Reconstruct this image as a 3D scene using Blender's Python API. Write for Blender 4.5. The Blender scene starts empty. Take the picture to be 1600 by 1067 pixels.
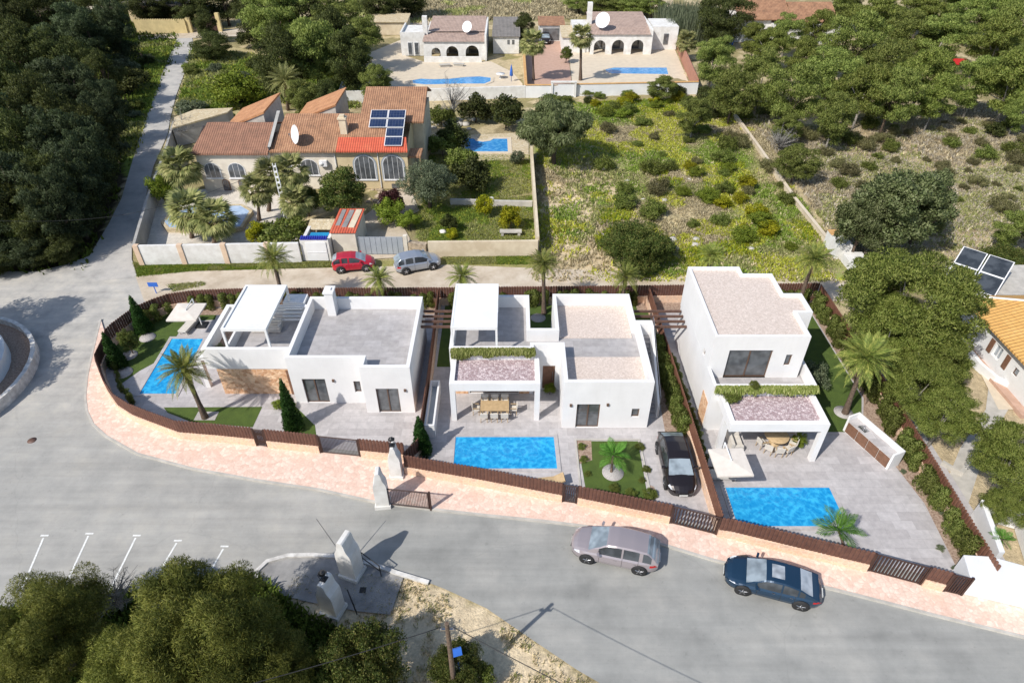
import bpy, math, random
import numpy as np
from mathutils import Vector, Matrix, noise
R = math.radians
rnd = random.Random(7)
S = bpy.context.scene
COL = S.collection
# ------------------------------------------------------------------ camera, world, sun
CH = 31.2; TH = R(38.5); FF = 1021.0
cam_d = bpy.data.cameras.new('camera'); cam = bpy.data.objects.new('camera', cam_d); COL.objects.link(cam)
cam.location = (0, 0, CH); cam.rotation_euler = (math.pi/2 - TH, 0, 0)
cam_d.sensor_width = 36; cam_d.lens = 36*FF/1600; cam_d.clip_end = 2000; cam_d.clip_start = .5
S.camera = cam
W = bpy.data.worlds.new('World'); S.world = W; W.use_nodes = True
wn = W.node_tree.nodes; wl = W.node_tree.links
sky = wn.new('ShaderNodeTexSky'); sky.sky_type = 'NISHITA'; sky.sun_disc = False
sky.sun_elevation = R(43.5); sky.sun_rotation = R(227)
wl.new(sky.outputs[0], wn['Background'].inputs[0]); wn['Background'].inputs[1].default_value = 0.15
sd = bpy.data.lights.new('sun', 'SUN'); sd.energy = 4.6; sd.angle = R(0.5); sd.color = (1, .955, .89)
sun = bpy.data.objects.new('sun', sd); COL.objects.link(sun)
sun.rotation_euler = Vector((.75, .70, -1.0)).to_track_quat('-Z', 'Y').to_euler(); sun.location = (-40, -40, 60)
S.view_settings.view_transform = 'Standard'; S.view_settings.look = 'None'
S.view_settings.exposure = 0.12; S.view_settings.gamma = 1
try:
    S.cycles.max_bounces = 6; S.cycles.transparent_max_bounces = 6
except Exception: pass

# ------------------------------------------------------------------ survey helper: where a sighted point stands on level z
def G(px, py, z=0.0):
    u = (px-800)/FF; v = (py-533.5)/FF
    dz = -(math.sin(TH)+v*math.cos(TH)); dy = math.cos(TH)-v*math.sin(TH)
    t = (z-CH)/dz
    return (u*t, dy*t)
def GP(pts, z=0.0): return [G(a, b, z) for a, b in pts]
def PXS(x, y, z=0.0):                     # metres per photo pixel at a point
    return (y*math.cos(TH)+(CH-z)*math.sin(TH))/FF

# ------------------------------------------------------------------ objects
def tag(o, label=None, cat=None, group=None, kind=None):
    if label: o['label'] = label
    if cat: o['category'] = cat
    if group: o['group'] = group
    if kind: o['kind'] = kind
    return o
def T(name, label, cat, loc=(0, 0, 0), rz=0, group=None):
    o = bpy.data.objects.new(name, None); COL.objects.link(o); o.empty_display_size = .3
    o.location = loc if len(loc) == 3 else (loc[0], loc[1], 0); o.rotation_euler = (0, 0, rz)
    return tag(o, label, cat, group)
def mworld(o):
    m = Matrix.LocRotScale(o.location, o.rotation_euler, o.scale)
    return mworld(o.parent) @ m if o.parent else m
class MB:
    def __init__(s): s.v = []; s.f = []; s.mi = []; s.sm = []
    def add(s, vs, fs, m=0, smooth=False):
        o = len(s.v); s.v += [tuple(p) for p in vs]
        for f in fs: s.f.append(tuple(i+o for i in f)); s.mi.append(m); s.sm.append(smooth)
        return s
    def quad(s, a, b, c, d, m=0): return s.add([a, b, c, d], [(0, 1, 2, 3)], m)
    def box(s, x0, x1, y0, y1, z0, z1, m=0):
        v = [(x0,y0,z0),(x1,y0,z0),(x1,y1,z0),(x0,y1,z0),(x0,y0,z1),(x1,y0,z1),(x1,y1,z1),(x0,y1,z1)]
        return s.add(v, [(0,3,2,1),(4,5,6,7),(0,1,5,4),(1,2,6,5),(2,3,7,6),(3,0,4,7)], m)
    def rbox(s, c, sz, rz=0, m=0, tilt=0, tx=0):
        M_ = Matrix.Translation(c) @ Matrix.Rotation(rz, 4, 'Z') @ Matrix.Rotation(tilt, 4, 'Y') @ Matrix.Rotation(tx, 4, 'X')
        a, b, h = sz[0]/2, sz[1]/2, sz[2]/2
        v = [M_ @ Vector(p) for p in [(-a,-b,-h),(a,-b,-h),(a,b,-h),(-a,b,-h),(-a,-b,h),(a,-b,h),(a,b,h),(-a,b,h)]]
        return s.add(v, [(0,3,2,1),(4,5,6,7),(0,1,5,4),(1,2,6,5),(2,3,7,6),(3,0,4,7)], m)
    def prism(s, poly, z0, z1, m=0, bottom=True):
        n = len(poly)
        if area(poly) < 0: poly = poly[::-1]
        v = [(p[0],p[1],z0) for p in poly]+[(p[0],p[1],z1) for p in poly]
        f = [tuple(range(n, 2*n))]+[(i,(i+1)%n,(i+1)%n+n,i+n) for i in range(n)]
        if bottom: f.append(tuple(range(n-1, -1, -1)))
        return s.add(v, f, m)
    def prism_xz(s, poly, y0, y1, m=0):
        n = len(poly)
        v = [(p[0],y0,p[1]) for p in poly]+[(p[0],y1,p[1]) for p in poly]
        return s.add(v, [tuple(range(n)), tuple(range(2*n-1, n-1, -1))]+[(i,i+n,(i+1)%n+n,(i+1)%n) for i in range(n)], m)
    def sheet(s, poly, z, m=0):
        if area(poly) < 0: poly = poly[::-1]
        return s.add([(p[0],p[1],z) for p in poly], [tuple(range(len(poly)))], m)
    def tube(s, p, q, r0, r1=None, n=8, m=0, caps=True):
        r1 = r0 if r1 is None else r1
        p = Vector(p); q = Vector(q); d = (q-p)
        if d.length < 1e-6: return s
        d.normalize(); a = d.orthogonal().normalized(); b = d.cross(a)
        v = []
        for c, r in ((p, r0), (q, r1)):
            for i in range(n):
                t = 2*math.pi*i/n; v.append(c+a*math.cos(t)*r+b*math.sin(t)*r)
        f = [(i,(i+1)%n,(i+1)%n+n,i+n) for i in range(n)]
        s.add(v, f, m, True)
        if caps: s.add(v, [tuple(range(n-1,-1,-1)), tuple(range(n, 2*n))], m)
        return s
    def path(s, pts, rs, n=7, m=0):
        ref = Vector((.3,.9,.2)); v = []; k = len(pts)
        P = [Vector(p) for p in pts]
        for i in range(k):
            d = (P[min(i+1,k-1)]-P[max(i-1,0)]).normalized(); a = d.cross(ref).normalized(); b = d.cross(a)
            for j in range(n):
                t = 2*math.pi*j/n; v.append(P[i]+(a*math.cos(t)+b*math.sin(t))*rs[i])
        f = [(i*n+j, i*n+(j+1)%n, (i+1)*n+(j+1)%n, (i+1)*n+j) for i in range(k-1) for j in range(n)]
        f += [tuple(range(n-1,-1,-1)), tuple(range((k-1)*n, k*n))]
        return s.add(v, f, m, True)
    def lathe(s, c, prof, n=16, m=0, axis='z'):
        v = []; k = len(prof)
        for r, z in prof:
            for i in range(n):
                t = 2*math.pi*i/n
                if axis == 'z': v.append((c[0]+r*math.cos(t), c[1]+r*math.sin(t), c[2]+z))
                else: v.append((c[0]+r*math.cos(t), c[1]+z, c[2]+r*math.sin(t)))
        f = [(i*n+j, i*n+(j+1)%n, (i+1)*n+(j+1)%n, (i+1)*n+j) for i in range(k-1) for j in range(n)]
        if prof[0][0] > 1e-3: f.append(tuple(range(n-1,-1,-1)))
        if prof[-1][0] > 1e-3: f.append(tuple(range((k-1)*n, k*n)))
        return s.add(v, f, m, True)
    def mesh(s, name, mats, inv=None, off=None):
        me = bpy.data.meshes.new(name)
        vs = s.v
        if inv is not None: vs = [tuple(inv @ Vector(p)) for p in vs]
        elif off is not None: vs = [(p[0]-off[0], p[1]-off[1], p[2]-off[2]) for p in vs]
        me.from_pydata(vs, [], s.f)
        for m_ in (mats if isinstance(mats, (list, tuple)) else [mats]): me.materials.append(m_)
        me.polygons.foreach_set('material_index', s.mi); me.polygons.foreach_set('use_smooth', s.sm)
        me.update(); return me
def area(p): return sum(p[i][0]*p[(i+1)%len(p)][1]-p[(i+1)%len(p)][0]*p[i][1] for i in range(len(p)))/2
def O(name, mb, mats, parent=None, local=False, **kw):
    """one mesh object; mesh data given in world metres unless local"""
    if parent is not None:
        me = mb.mesh(name, mats, None if local else mworld(parent).inverted())
        o = bpy.data.objects.new(name, me); COL.objects.link(o); o.parent = parent
    elif local:
        o = bpy.data.objects.new(name, mb.mesh(name, mats)); COL.objects.link(o)
    else:
        xs = [p[0] for p in mb.v]; ys = [p[1] for p in mb.v]; zs = [p[2] for p in mb.v]
        off = ((min(xs)+max(xs))/2, (min(ys)+max(ys))/2, min(zs))
        o = bpy.data.objects.new(name, mb.mesh(name, mats, off=off)); COL.objects.link(o); o.location = off
    if kw: tag(o, **kw)
    return o
def OM(name, me, parent=None, **kw):
    o = bpy.data.objects.new(name, me); COL.objects.link(o)
    if parent: o.parent = parent
    if kw: tag(o, **kw)
    return o
def STRUCT(name, mb, mat): return O(name, mb, mat, kind='structure')
def copy_tree(o, parent=None):
    c = o.copy(); COL.objects.link(c); c.parent = parent
    for ch in [x for x in CHILD.get(o.name, [])]: copy_tree(ch, c)
    return c
CHILD = {}
def index_children():
    CHILD.clear()
    for o in bpy.data.objects:
        if o.parent: CHILD.setdefault(o.parent.name, []).append(o)
def dup(o, loc, rz=0, label=None, group=None, scale=None):
    kids = [x for x in o.children]
    def rec(a, par):
        c = a.copy(); COL.objects.link(c); c.parent = par
        for ch in a.children: rec(ch, c)
        return c
    c = rec(o, None); c.location = loc if len(loc) == 3 else (loc[0], loc[1], 0); c.rotation_euler = (0, 0, rz)
    if scale: c.scale = scale if isinstance(scale, tuple) else (scale,)*3
    if label: c['label'] = label
    if group: c['group'] = group
    return c

# ------------------------------------------------------------------ materials
MT = {}
def new_mat(name):
    m = bpy.data.materials.new(name); m.use_nodes = True; MT[name] = m
    nt = m.node_tree; b = nt.nodes['Principled BSDF']
    return m, nt, nt.nodes, nt.links, b
def coords(nt, world=True, scale=1.0):
    if world:
        g = nt.nodes.new('ShaderNodeNewGeometry'); out = g.outputs['Position']
    else:
        g = nt.nodes.new('ShaderNodeTexCoord'); out = g.outputs['Object']
    return out
def nz(nt, vec, scale, detail=4, rough=.6):
    n = nt.nodes.new('ShaderNodeTexNoise'); n.inputs['Scale'].default_value = scale
    n.inputs['Detail'].default_value = detail; n.inputs['Roughness'].default_value = rough
    nt.links.new(vec, n.inputs['Vector']); return n.outputs['Fac']
def ramp(nt, fac, stops):
    r = nt.nodes.new('ShaderNodeValToRGB'); e = r.color_ramp.elements
    while len(e) < len(stops): e.new(.5)
    for i, (p, c) in enumerate(stops): e[i].position = p; e[i].color = (*c, 1)
    nt.links.new(fac, r.inputs[0]); return r.outputs[0]
def mix(nt, fac, a, b, mode='MIX'):
    n = nt.nodes.new('ShaderNodeMix'); n.data_type = 'RGBA'; n.blend_type = mode
    if isinstance(fac, (int, float)): n.inputs[0].default_value = fac
    else: nt.links.new(fac, n.inputs[0])
    for i, c in ((6, a), (7, b)):
        if isinstance(c, tuple): n.inputs[i].default_value = (*c, 1)
        else: nt.links.new(c, n.inputs[i])
    return n.outputs[2]
def bump(nt, b, h, strength=.3, dist=.02):
    n = nt.nodes.new('ShaderNodeBump'); n.inputs['Strength'].default_value = strength; n.inputs['Distance'].default_value = dist
    nt.links.new(h, n.inputs['Height']); nt.links.new(n.outputs[0], b.inputs['Normal'])
def mathn(nt, op, a, b=None):
    n = nt.nodes.new('ShaderNodeMath'); n.operation = op
    for i, x in ((0, a), (1, b)):
        if x is None: continue
        if isinstance(x, (int, float)): n.inputs[i].default_value = x
        else: nt.links.new(x, n.inputs[i])
    return n.outputs[0]
def M(name, c1, c2=None, scale=3.0, rough=.7, bmp=0.0, bscale=None, metal=0.0, world=True, lo=.35, hi=.65, spec=None, coat=0):
    if name in MT: return MT[name]
    m, nt, N, L, b = new_mat(name)
    b.inputs['Roughness'].default_value = rough; b.inputs['Metallic'].default_value = metal
    if spec is not None: b.inputs['Specular IOR Level'].default_value = spec
    if coat: b.inputs['Coat Weight'].default_value = coat; b.inputs['Coat Roughness'].default_value = .05
    vec = coords(nt, world)
    c2 = c2 or tuple(x*.88 for x in c1)
    f = nz(nt, vec, scale)
    L.new(ramp(nt, f, [(lo, c1), (hi, c2)]), b.inputs['Base Color'])
    if bmp: bump(nt, b, nz(nt, vec, bscale or scale*8), bmp)
    return m
M('white_paint', (.74,.74,.735), (.67,.67,.66), .7, .7)
M('old_white', (.72,.71,.68), (.58,.56,.52), 1.3, .85, .2, 12)
M('cream_render', (.66,.57,.42), (.52,.43,.30), .9, .85, .2, 10)
M('pale_render', (.72,.66,.55), (.58,.52,.43), .8, .85, .2, 10)
M('yellow_render', (.60,.49,.30), (.50,.40,.24), .9, .85, .2, 10)
M('yellow_wall', (.62,.50,.25), (.50,.40,.20), 1.2, .85, .2, 10)
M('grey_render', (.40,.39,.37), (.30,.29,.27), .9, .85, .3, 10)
M('brown_metal', (.035,.016,.012), (.05,.022,.016), 4, .5)
M('beam_brown', (.13,.07,.05), (.09,.05,.035), 3, .6)
M('lounge_fabric', (.60,.56,.50), (.53,.49,.43), 4, .9)
M('wood_light', (.50,.36,.20), (.40,.28,.15), 6, .6)
M('wood_brown', (.20,.10,.06), (.14,.07,.04), 5, .6)
M('bronze_frame', (.13,.075,.05), (.10,.06,.04), 4, .45)
M('alu_white', (.75,.75,.75), None, 4, .4)
M('dark_rubber', (.012,.012,.013), (.02,.02,.02), 8, .8)
M('steel', (.5,.5,.52), (.4,.4,.42), 5, .3, metal=1.0)
M('black_metal', (.012,.012,.014), (.02,.02,.02), 5, .5)
M('concrete', (.50,.47,.42), (.38,.36,.32), 1.5, .85, .3, 15)
M('patio_grey', (.20,.195,.19), (.31,.30,.285), 1.1, .85, .3, 20)
M('kerb_white', (.68,.66,.62), (.45,.43,.40), 2.5, .85, .2, 20)
M('grey_sheet', (.30,.33,.36), (.36,.39,.42), 1, .5)
M('blue_tarp', (.015,.28,.50), (.02,.20,.42), 1, .4)
M('blue_plastic', (.03,.14,.55), None, 3, .4)
M('orange_tile_edge', (.60,.36,.14), (.50,.28,.11), 2, .8)
M('mulch', (.20,.13,.09), (.40,.30,.23), 9, .95, .8, 30)
M('circle_gravel', (.50,.47,.45), (.28,.26,.25), 22, .95, .8, 50)
M('rubble', (.46,.37,.26), (.22,.17,.12), 3.0, .95, .8, 14)
M('terracotta_paving', (.50,.33,.25), (.42,.27,.20), 2, .85, .2, 8)
M('cream_paving', (.62,.53,.40), (.54,.46,.35), 1.2, .85, .2, 8)
M('bark', (.14,.10,.07), (.07,.05,.035), 5, .95, .8, 20, world=False)
M('pale_bark', (.36,.33,.29), (.22,.20,.17), 5, .95, .5, 20, world=False)
M('palm_bark', (.17,.12,.085), (.08,.055,.04), 9, .95, .9, 26, world=False)
M('road_line', (.78,.78,.76), (.60,.60,.57), 6, .8)
M('plate_white', (.75,.75,.72), None, 4, .4)
M('headlight', (.65,.68,.72), None, 4, .1, spec=.8)
M('taillight', (.45,.01,.01), None, 4, .2)
M('mirror_glass', (.5,.5,.52), None, 4, .1, metal=.9)

def render_mat():
    m, nt, N, L, b = new_mat('white_render'); b.inputs['Roughness'].default_value = .85
    vec = coords(nt); mp = N.new('ShaderNodeMapping'); mp.inputs['Scale'].default_value = (2.2,2.2,.18); L.new(vec, mp.inputs[0])
    st = ramp(nt, nz(nt, mp.outputs[0], 1.5, 6, .7), [(.30, (.95,.945,.935)), (.5, (1,1,1))])
    c = mix(nt, .55, ramp(nt, nz(nt, vec, .7, 5), [(.3, (.67,.66,.65)), (.7, (.735,.725,.715))]), st, 'MULTIPLY')
    L.new(c, b.inputs['Base Color']); bump(nt, b, nz(nt, vec, 40), .15, .01)
render_mat()
def glass(name, c, rough=.06):
    m, nt, N, L, b = new_mat(name); b.inputs['Base Color'].default_value = (*c, 1)
    b.inputs['Roughness'].default_value = rough; b.inputs['Specular IOR Level'].default_value = .9
    vec = coords(nt); f = nz(nt, vec, 1.2, 2)
    L.new(ramp(nt, f, [(.4, c), (.6, tuple(x*1.7+.01 for x in c))]), b.inputs['Base Color'])  # paler noise patches put reflections and curtains into the glass colour
    return m
glass('window_glass', (.07,.075,.08)); glass('car_glass', (.03,.035,.04), .04); glass('light_glass', (.22,.24,.26), .08)
glass('windshield_glass', (.16,.19,.21), .05)

def paint(name, c, metal=.3, rough=.3):
    m, nt, N, L, b = new_mat(name); b.inputs['Base Color'].default_value = (*c, 1)
    b.inputs['Metallic'].default_value = metal; b.inputs['Roughness'].default_value = rough
    b.inputs['Coat Weight'].default_value = .6; b.inputs['Coat Roughness'].default_value = .06
    return m
paint('paint_taupe', (.33,.29,.30)); paint('paint_navy', (.012,.038,.075)); paint('paint_black', (.018,.013,.013))
paint('paint_red', (.42,.012,.03), .1); paint('paint_silver', (.36,.39,.44), .5)

def tiles(name, c1, c2, mort, w=1.2, h=.6, msize=.006, noise_amt=.35, rough=.6, rot=0, nsc=2.5):
    m, nt, N, L, b = new_mat(name); b.inputs['Roughness'].default_value = rough
    vec = coords(nt); mp = N.new('ShaderNodeMapping'); L.new(vec, mp.inputs[0]); mp.inputs['Rotation'].default_value = (0,0,rot)
    br = N.new('ShaderNodeTexBrick'); L.new(mp.outputs[0], br.inputs['Vector'])
    br.inputs['Color1'].default_value = (*c1,1); br.inputs['Color2'].default_value = (*c2,1); br.inputs['Mortar'].default_value = (*mort,1)
    br.inputs['Scale'].default_value = 1; br.inputs['Brick Width'].default_value = w; br.inputs['Row Height'].default_value = h
    br.inputs['Mortar Size'].default_value = msize; br.inputs['Mortar Smooth'].default_value = .2
    f = nz(nt, vec, nsc, 6, .7)
    g = ramp(nt, f, [(.3, (.72,.72,.72)), (.7, (1.16,1.15,1.14))])
    L.new(mix(nt, noise_amt*2, br.outputs[0], g, 'MULTIPLY'), b.inputs['Base Color'])
    return m
tiles('terrace_tile', (.40,.375,.37), (.485,.46,.455), (.30,.285,.28))
tiles('roof_tile_grey', (.36,.34,.33), (.43,.41,.405), (.29,.275,.27), 1.2, .6)
tiles('sidewalk', (.66,.45,.36), (.76,.55,.45), (.52,.35,.28), .9, .45, .012, .4, .8, R(-10), 6)
tiles('pale_terrace', (.60,.55,.48), (.66,.61,.53), (.45,.41,.36), .5, .5, .01)

def stone(name, c1, c2, mort, scale=2.6, edge=.04, flat=1.0, bmp=.6):
    m, nt, N, L, b = new_mat(name); b.inputs['Roughness'].default_value = .85
    vec = coords(nt); ns = N.new('ShaderNodeTexNoise'); ns.inputs['Scale'].default_value = 2; L.new(vec, ns.inputs['Vector'])
    vv = mix(nt, .12, vec, ns.outputs['Color'])
    v1 = N.new('ShaderNodeTexVoronoi'); v1.inputs['Scale'].default_value = scale; L.new(vv, v1.inputs['Vector'])
    v2 = N.new('ShaderNodeTexVoronoi'); v2.feature = 'DISTANCE_TO_EDGE'; v2.inputs['Scale'].default_value = scale; L.new(vv, v2.inputs['Vector'])
    sep = N.new('ShaderNodeSeparateColor'); L.new(v1.outputs['Color'], sep.inputs[0])
    c = ramp(nt, sep.outputs[0], [(.1, c1), (.55, tuple((x+y)/2 for x, y in zip(c1, c2))), (.95, c2)])
    f = ramp(nt, nz(nt, vec, 7, 5), [(.3, (.75,.73,.7)), (.7, (1.1,1.08,1.06))])
    c = mix(nt, .7, c, f, 'MULTIPLY')
    e = ramp(nt, v2.outputs['Distance'], [(0, (1,1,1)), (edge, (0,0,0))])
    L.new(mix(nt, e, c, mort), b.inputs['Base Color'])
    bump(nt, b, v2.outputs['Distance'], bmp, .05)
    return m
stone('peach_stone', (.76,.52,.36), (.66,.47,.35), (.76,.62,.50), 4.6)
stone('wall_stone', (.55,.30,.16), (.80,.56,.36), (.70,.50,.36), 4.5)
stone('peach_walk', (.70,.50,.405), (.80,.64,.54), (.62,.44,.36), 4.2, .06, bmp=.25)
stone('lava_gravel', (.38,.28,.29), (.74,.64,.65), (.24,.17,.18), 8.5, .13, bmp=.8)
stone('beige_gravel', (.56,.47,.41), (.70,.61,.55), (.50,.42,.36), 15, .06, bmp=.3)
stone('mosaic_yellow', (.5,.40,.24), (.62,.54,.38), (.3,.25,.18), 5, .05)

def rooftiles(name, c1, c2, dark, axis='x', pitch=.24, rowp=.38):
    m, nt, N, L, b = new_mat(name); b.inputs['Roughness'].default_value = .85
    vec = coords(nt); sp = N.new('ShaderNodeSeparateXYZ'); L.new(vec, sp.inputs[0])
    a = sp.outputs[0 if axis == 'x' else 1]; r = sp.outputs[1 if axis == 'x' else 0]
    w = mathn(nt, 'ABSOLUTE', mathn(nt, 'SINE', mathn(nt, 'MULTIPLY', a, math.pi/pitch)))
    row = mathn(nt, 'FRACT', mathn(nt, 'DIVIDE', r, rowp))
    f = nz(nt, vec, 1.1, 6, .7); f2 = nz(nt, vec, 9, 3, .6)
    c = ramp(nt, mathn(nt, 'ADD', mathn(nt,'MULTIPLY', f, .6), mathn(nt,'MULTIPLY', f2, .4)), [(.34, dark), (.5, c1), (.66, c2)])
    sh = ramp(nt, w, [(0, (.55,.5,.48)), (.45, (1,1,1))])
    c = mix(nt, .8, c, sh, 'MULTIPLY')
    c = mix(nt, .5, c, ramp(nt, row, [(0, (.5,.48,.46)), (.15, (1,1,1))]), 'MULTIPLY')
    L.new(c, b.inputs['Base Color']); bump(nt, b, w, .8, .06)
    return m
rooftiles('roof_terracotta', (.34,.175,.095), (.47,.27,.155), (.17,.10,.06))
rooftiles('roof_brown', (.27,.135,.085), (.36,.19,.12), (.15,.09,.06))
rooftiles('roof_orange_y', (.50,.24,.11), (.60,.32,.16), (.30,.14,.07), 'y')
rooftiles('roof_yellow', (.60,.34,.10), (.68,.40,.14), (.50,.26,.08), 'y', .3)
rooftiles('roof_faded', (.42,.30,.24), (.50,.38,.31), (.25,.19,.16))
rooftiles('roof_grey', (.22,.20,.18), (.28,.26,.24), (.14,.13,.12))
rooftiles('roof_red', (.55,.10,.05), (.58,.16,.08), (.42,.09,.05))

def slats_mat(name, c1, c2, axis, pitch):
    m, nt, N, L, b = new_mat(name); b.inputs['Roughness'].default_value = .7
    vec = coords(nt); f = nz(nt, vec, 3)
    L.new(ramp(nt, f, [(.35, c1), (.65, c2)]), b.inputs['Base Color']); return m
slats_mat('fence_brown', (.125,.055,.036), (.085,.036,.025), 0, .2)
slats_mat('fence_brown_warm', (.17,.075,.045), (.12,.05,.03), 0, .2)

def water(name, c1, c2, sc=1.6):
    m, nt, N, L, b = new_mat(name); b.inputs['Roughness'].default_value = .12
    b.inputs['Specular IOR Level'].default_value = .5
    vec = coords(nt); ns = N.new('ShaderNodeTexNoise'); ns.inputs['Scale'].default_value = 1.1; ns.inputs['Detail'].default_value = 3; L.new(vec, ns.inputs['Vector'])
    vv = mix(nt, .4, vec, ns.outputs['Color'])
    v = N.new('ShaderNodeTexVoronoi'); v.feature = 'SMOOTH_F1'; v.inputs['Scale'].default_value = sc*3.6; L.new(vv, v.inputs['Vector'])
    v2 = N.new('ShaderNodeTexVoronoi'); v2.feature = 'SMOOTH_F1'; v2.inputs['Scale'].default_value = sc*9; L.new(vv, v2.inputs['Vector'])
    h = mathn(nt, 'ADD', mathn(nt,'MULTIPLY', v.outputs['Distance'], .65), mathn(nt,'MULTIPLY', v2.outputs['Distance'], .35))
    L.new(ramp(nt, h, [(.15, c1), (.40, tuple(x*.7+y*.3 for x, y in zip(c1, c2))), (.62, c2)]), b.inputs['Base Color'])  # bright ripple crests, like caustic light, are painted into the water colour
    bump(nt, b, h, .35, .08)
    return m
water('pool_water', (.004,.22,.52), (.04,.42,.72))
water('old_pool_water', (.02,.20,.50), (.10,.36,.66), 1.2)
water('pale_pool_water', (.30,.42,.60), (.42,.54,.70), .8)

def leaf(name, c1, c2, c3, trans=.35, hv=.05):
    m, nt, N, L, b = new_mat(name)
    g = N.new('ShaderNodeNewGeometry'); oi = N.new('ShaderNodeObjectInfo'); tc = N.new('ShaderNodeTexCoord')
    f = nz(nt, tc.outputs['Object'], .9, 3)
    k = mathn(nt, 'ADD', mathn(nt,'MULTIPLY', g.outputs['Random Per Island'], .55), mathn(nt,'MULTIPLY', f, .6))
    c = ramp(nt, k, [(.25, c1), (.55, c2), (.9, c3)])
    hs = N.new('ShaderNodeHueSaturation'); L.new(c, hs.inputs['Color'])
    L.new(mathn(nt, 'ADD', mathn(nt,'MULTIPLY', oi.outputs['Random'], hv*.35), .5-hv*.18), hs.inputs['Hue'])
    L.new(mathn(nt, 'ADD', mathn(nt,'MULTIPLY', oi.outputs['Random'], .45), .78), hs.inputs['Value'])
    b.inputs['Roughness'].default_value = .6; b.inputs['Specular IOR Level'].default_value = .25
    L.new(hs.outputs[0], b.inputs['Base Color'])
    tr = N.new('ShaderNodeBsdfTranslucent'); L.new(hs.outputs[0], tr.inputs[0])
    ms = N.new('ShaderNodeMixShader'); ms.inputs[0].default_value = trans
    L.new(b.outputs[0], ms.inputs[1]); L.new(tr.outputs[0], ms.inputs[2]); L.new(ms.outputs[0], N['Material Output'].inputs[0])
    return m
leaf('leaf_pine', (.095,.135,.026), (.20,.25,.055), (.35,.38,.11))
leaf('leaf_pine_bright', (.085,.12,.020), (.19,.235,.045), (.34,.36,.10))
leaf('leaf_dark', (.030,.042,.012), (.068,.084,.022), (.14,.155,.042))
leaf('leaf_darkblue', (.025,.042,.018), (.055,.078,.032), (.11,.14,.06))
leaf('leaf_olive', (.07,.095,.05), (.15,.18,.10), (.26,.29,.18))
leaf('leaf_greygreen', (.07,.095,.032), (.145,.175,.065), (.26,.28,.14))
leaf('leaf_feather', (.06,.08,.014), (.155,.18,.032), (.34,.34,.08))
leaf('leaf_bush', (.05,.08,.016), (.105,.15,.03), (.26,.24,.07))
leaf('leaf_yellow', (.16,.19,.01), (.32,.32,.015), (.50,.42,.02))
leaf('leaf_lime', (.12,.17,.015), (.20,.26,.03), (.30,.33,.05))
leaf('leaf_thuja', (.09,.12,.022), (.18,.22,.05), (.30,.31,.10))
leaf('leaf_cypress', (.02,.06,.012), (.04,.11,.02), (.07,.16,.035))
leaf('leaf_palm', (.07,.105,.02), (.19,.23,.045), (.42,.40,.11))
leaf('leaf_scrub', (.11,.11,.045), (.20,.19,.08), (.33,.30,.15))
leaf('leaf_palm_grey', (.11,.13,.04), (.24,.25,.085), (.44,.41,.18))
leaf('leaf_dry', (.20,.14,.07), (.30,.22,.12), (.40,.30,.17), .2)
leaf('leaf_cycad', (.04,.12,.01), (.09,.22,.025), (.18,.33,.06))
leaf('twig_grey', (.16,.15,.14), (.25,.24,.22), (.36,.34,.31), .0, 0)
leaf('leaf_plum', (.05,.02,.02), (.09,.03,.03), (.13,.05,.04))
leaf('leaf_trail', (.10,.13,.02), (.22,.26,.06), (.44,.44,.18))
leaf('leaf_shrub', (.08,.12,.018), (.17,.21,.04), (.28,.30,.09))

# lawn
def lawn_mat():
    m, nt, N, L, b = new_mat('lawn'); b.inputs['Roughness'].default_value = .95
    vec = coords(nt)
    k = mathn(nt,'ADD', mathn(nt,'MULTIPLY', nz(nt, vec, 60, 3), .6), mathn(nt,'MULTIPLY', nz(nt, vec, 1.5, 3), .4))
    L.new(ramp(nt, k, [(.35, (.04,.07,.010)), (.6, (.08,.125,.018)), (.75, (.12,.16,.028))]), b.inputs['Base Color'])
    bump(nt, b, nz(nt, vec, 80), .8, .03)
lawn_mat()
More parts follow.
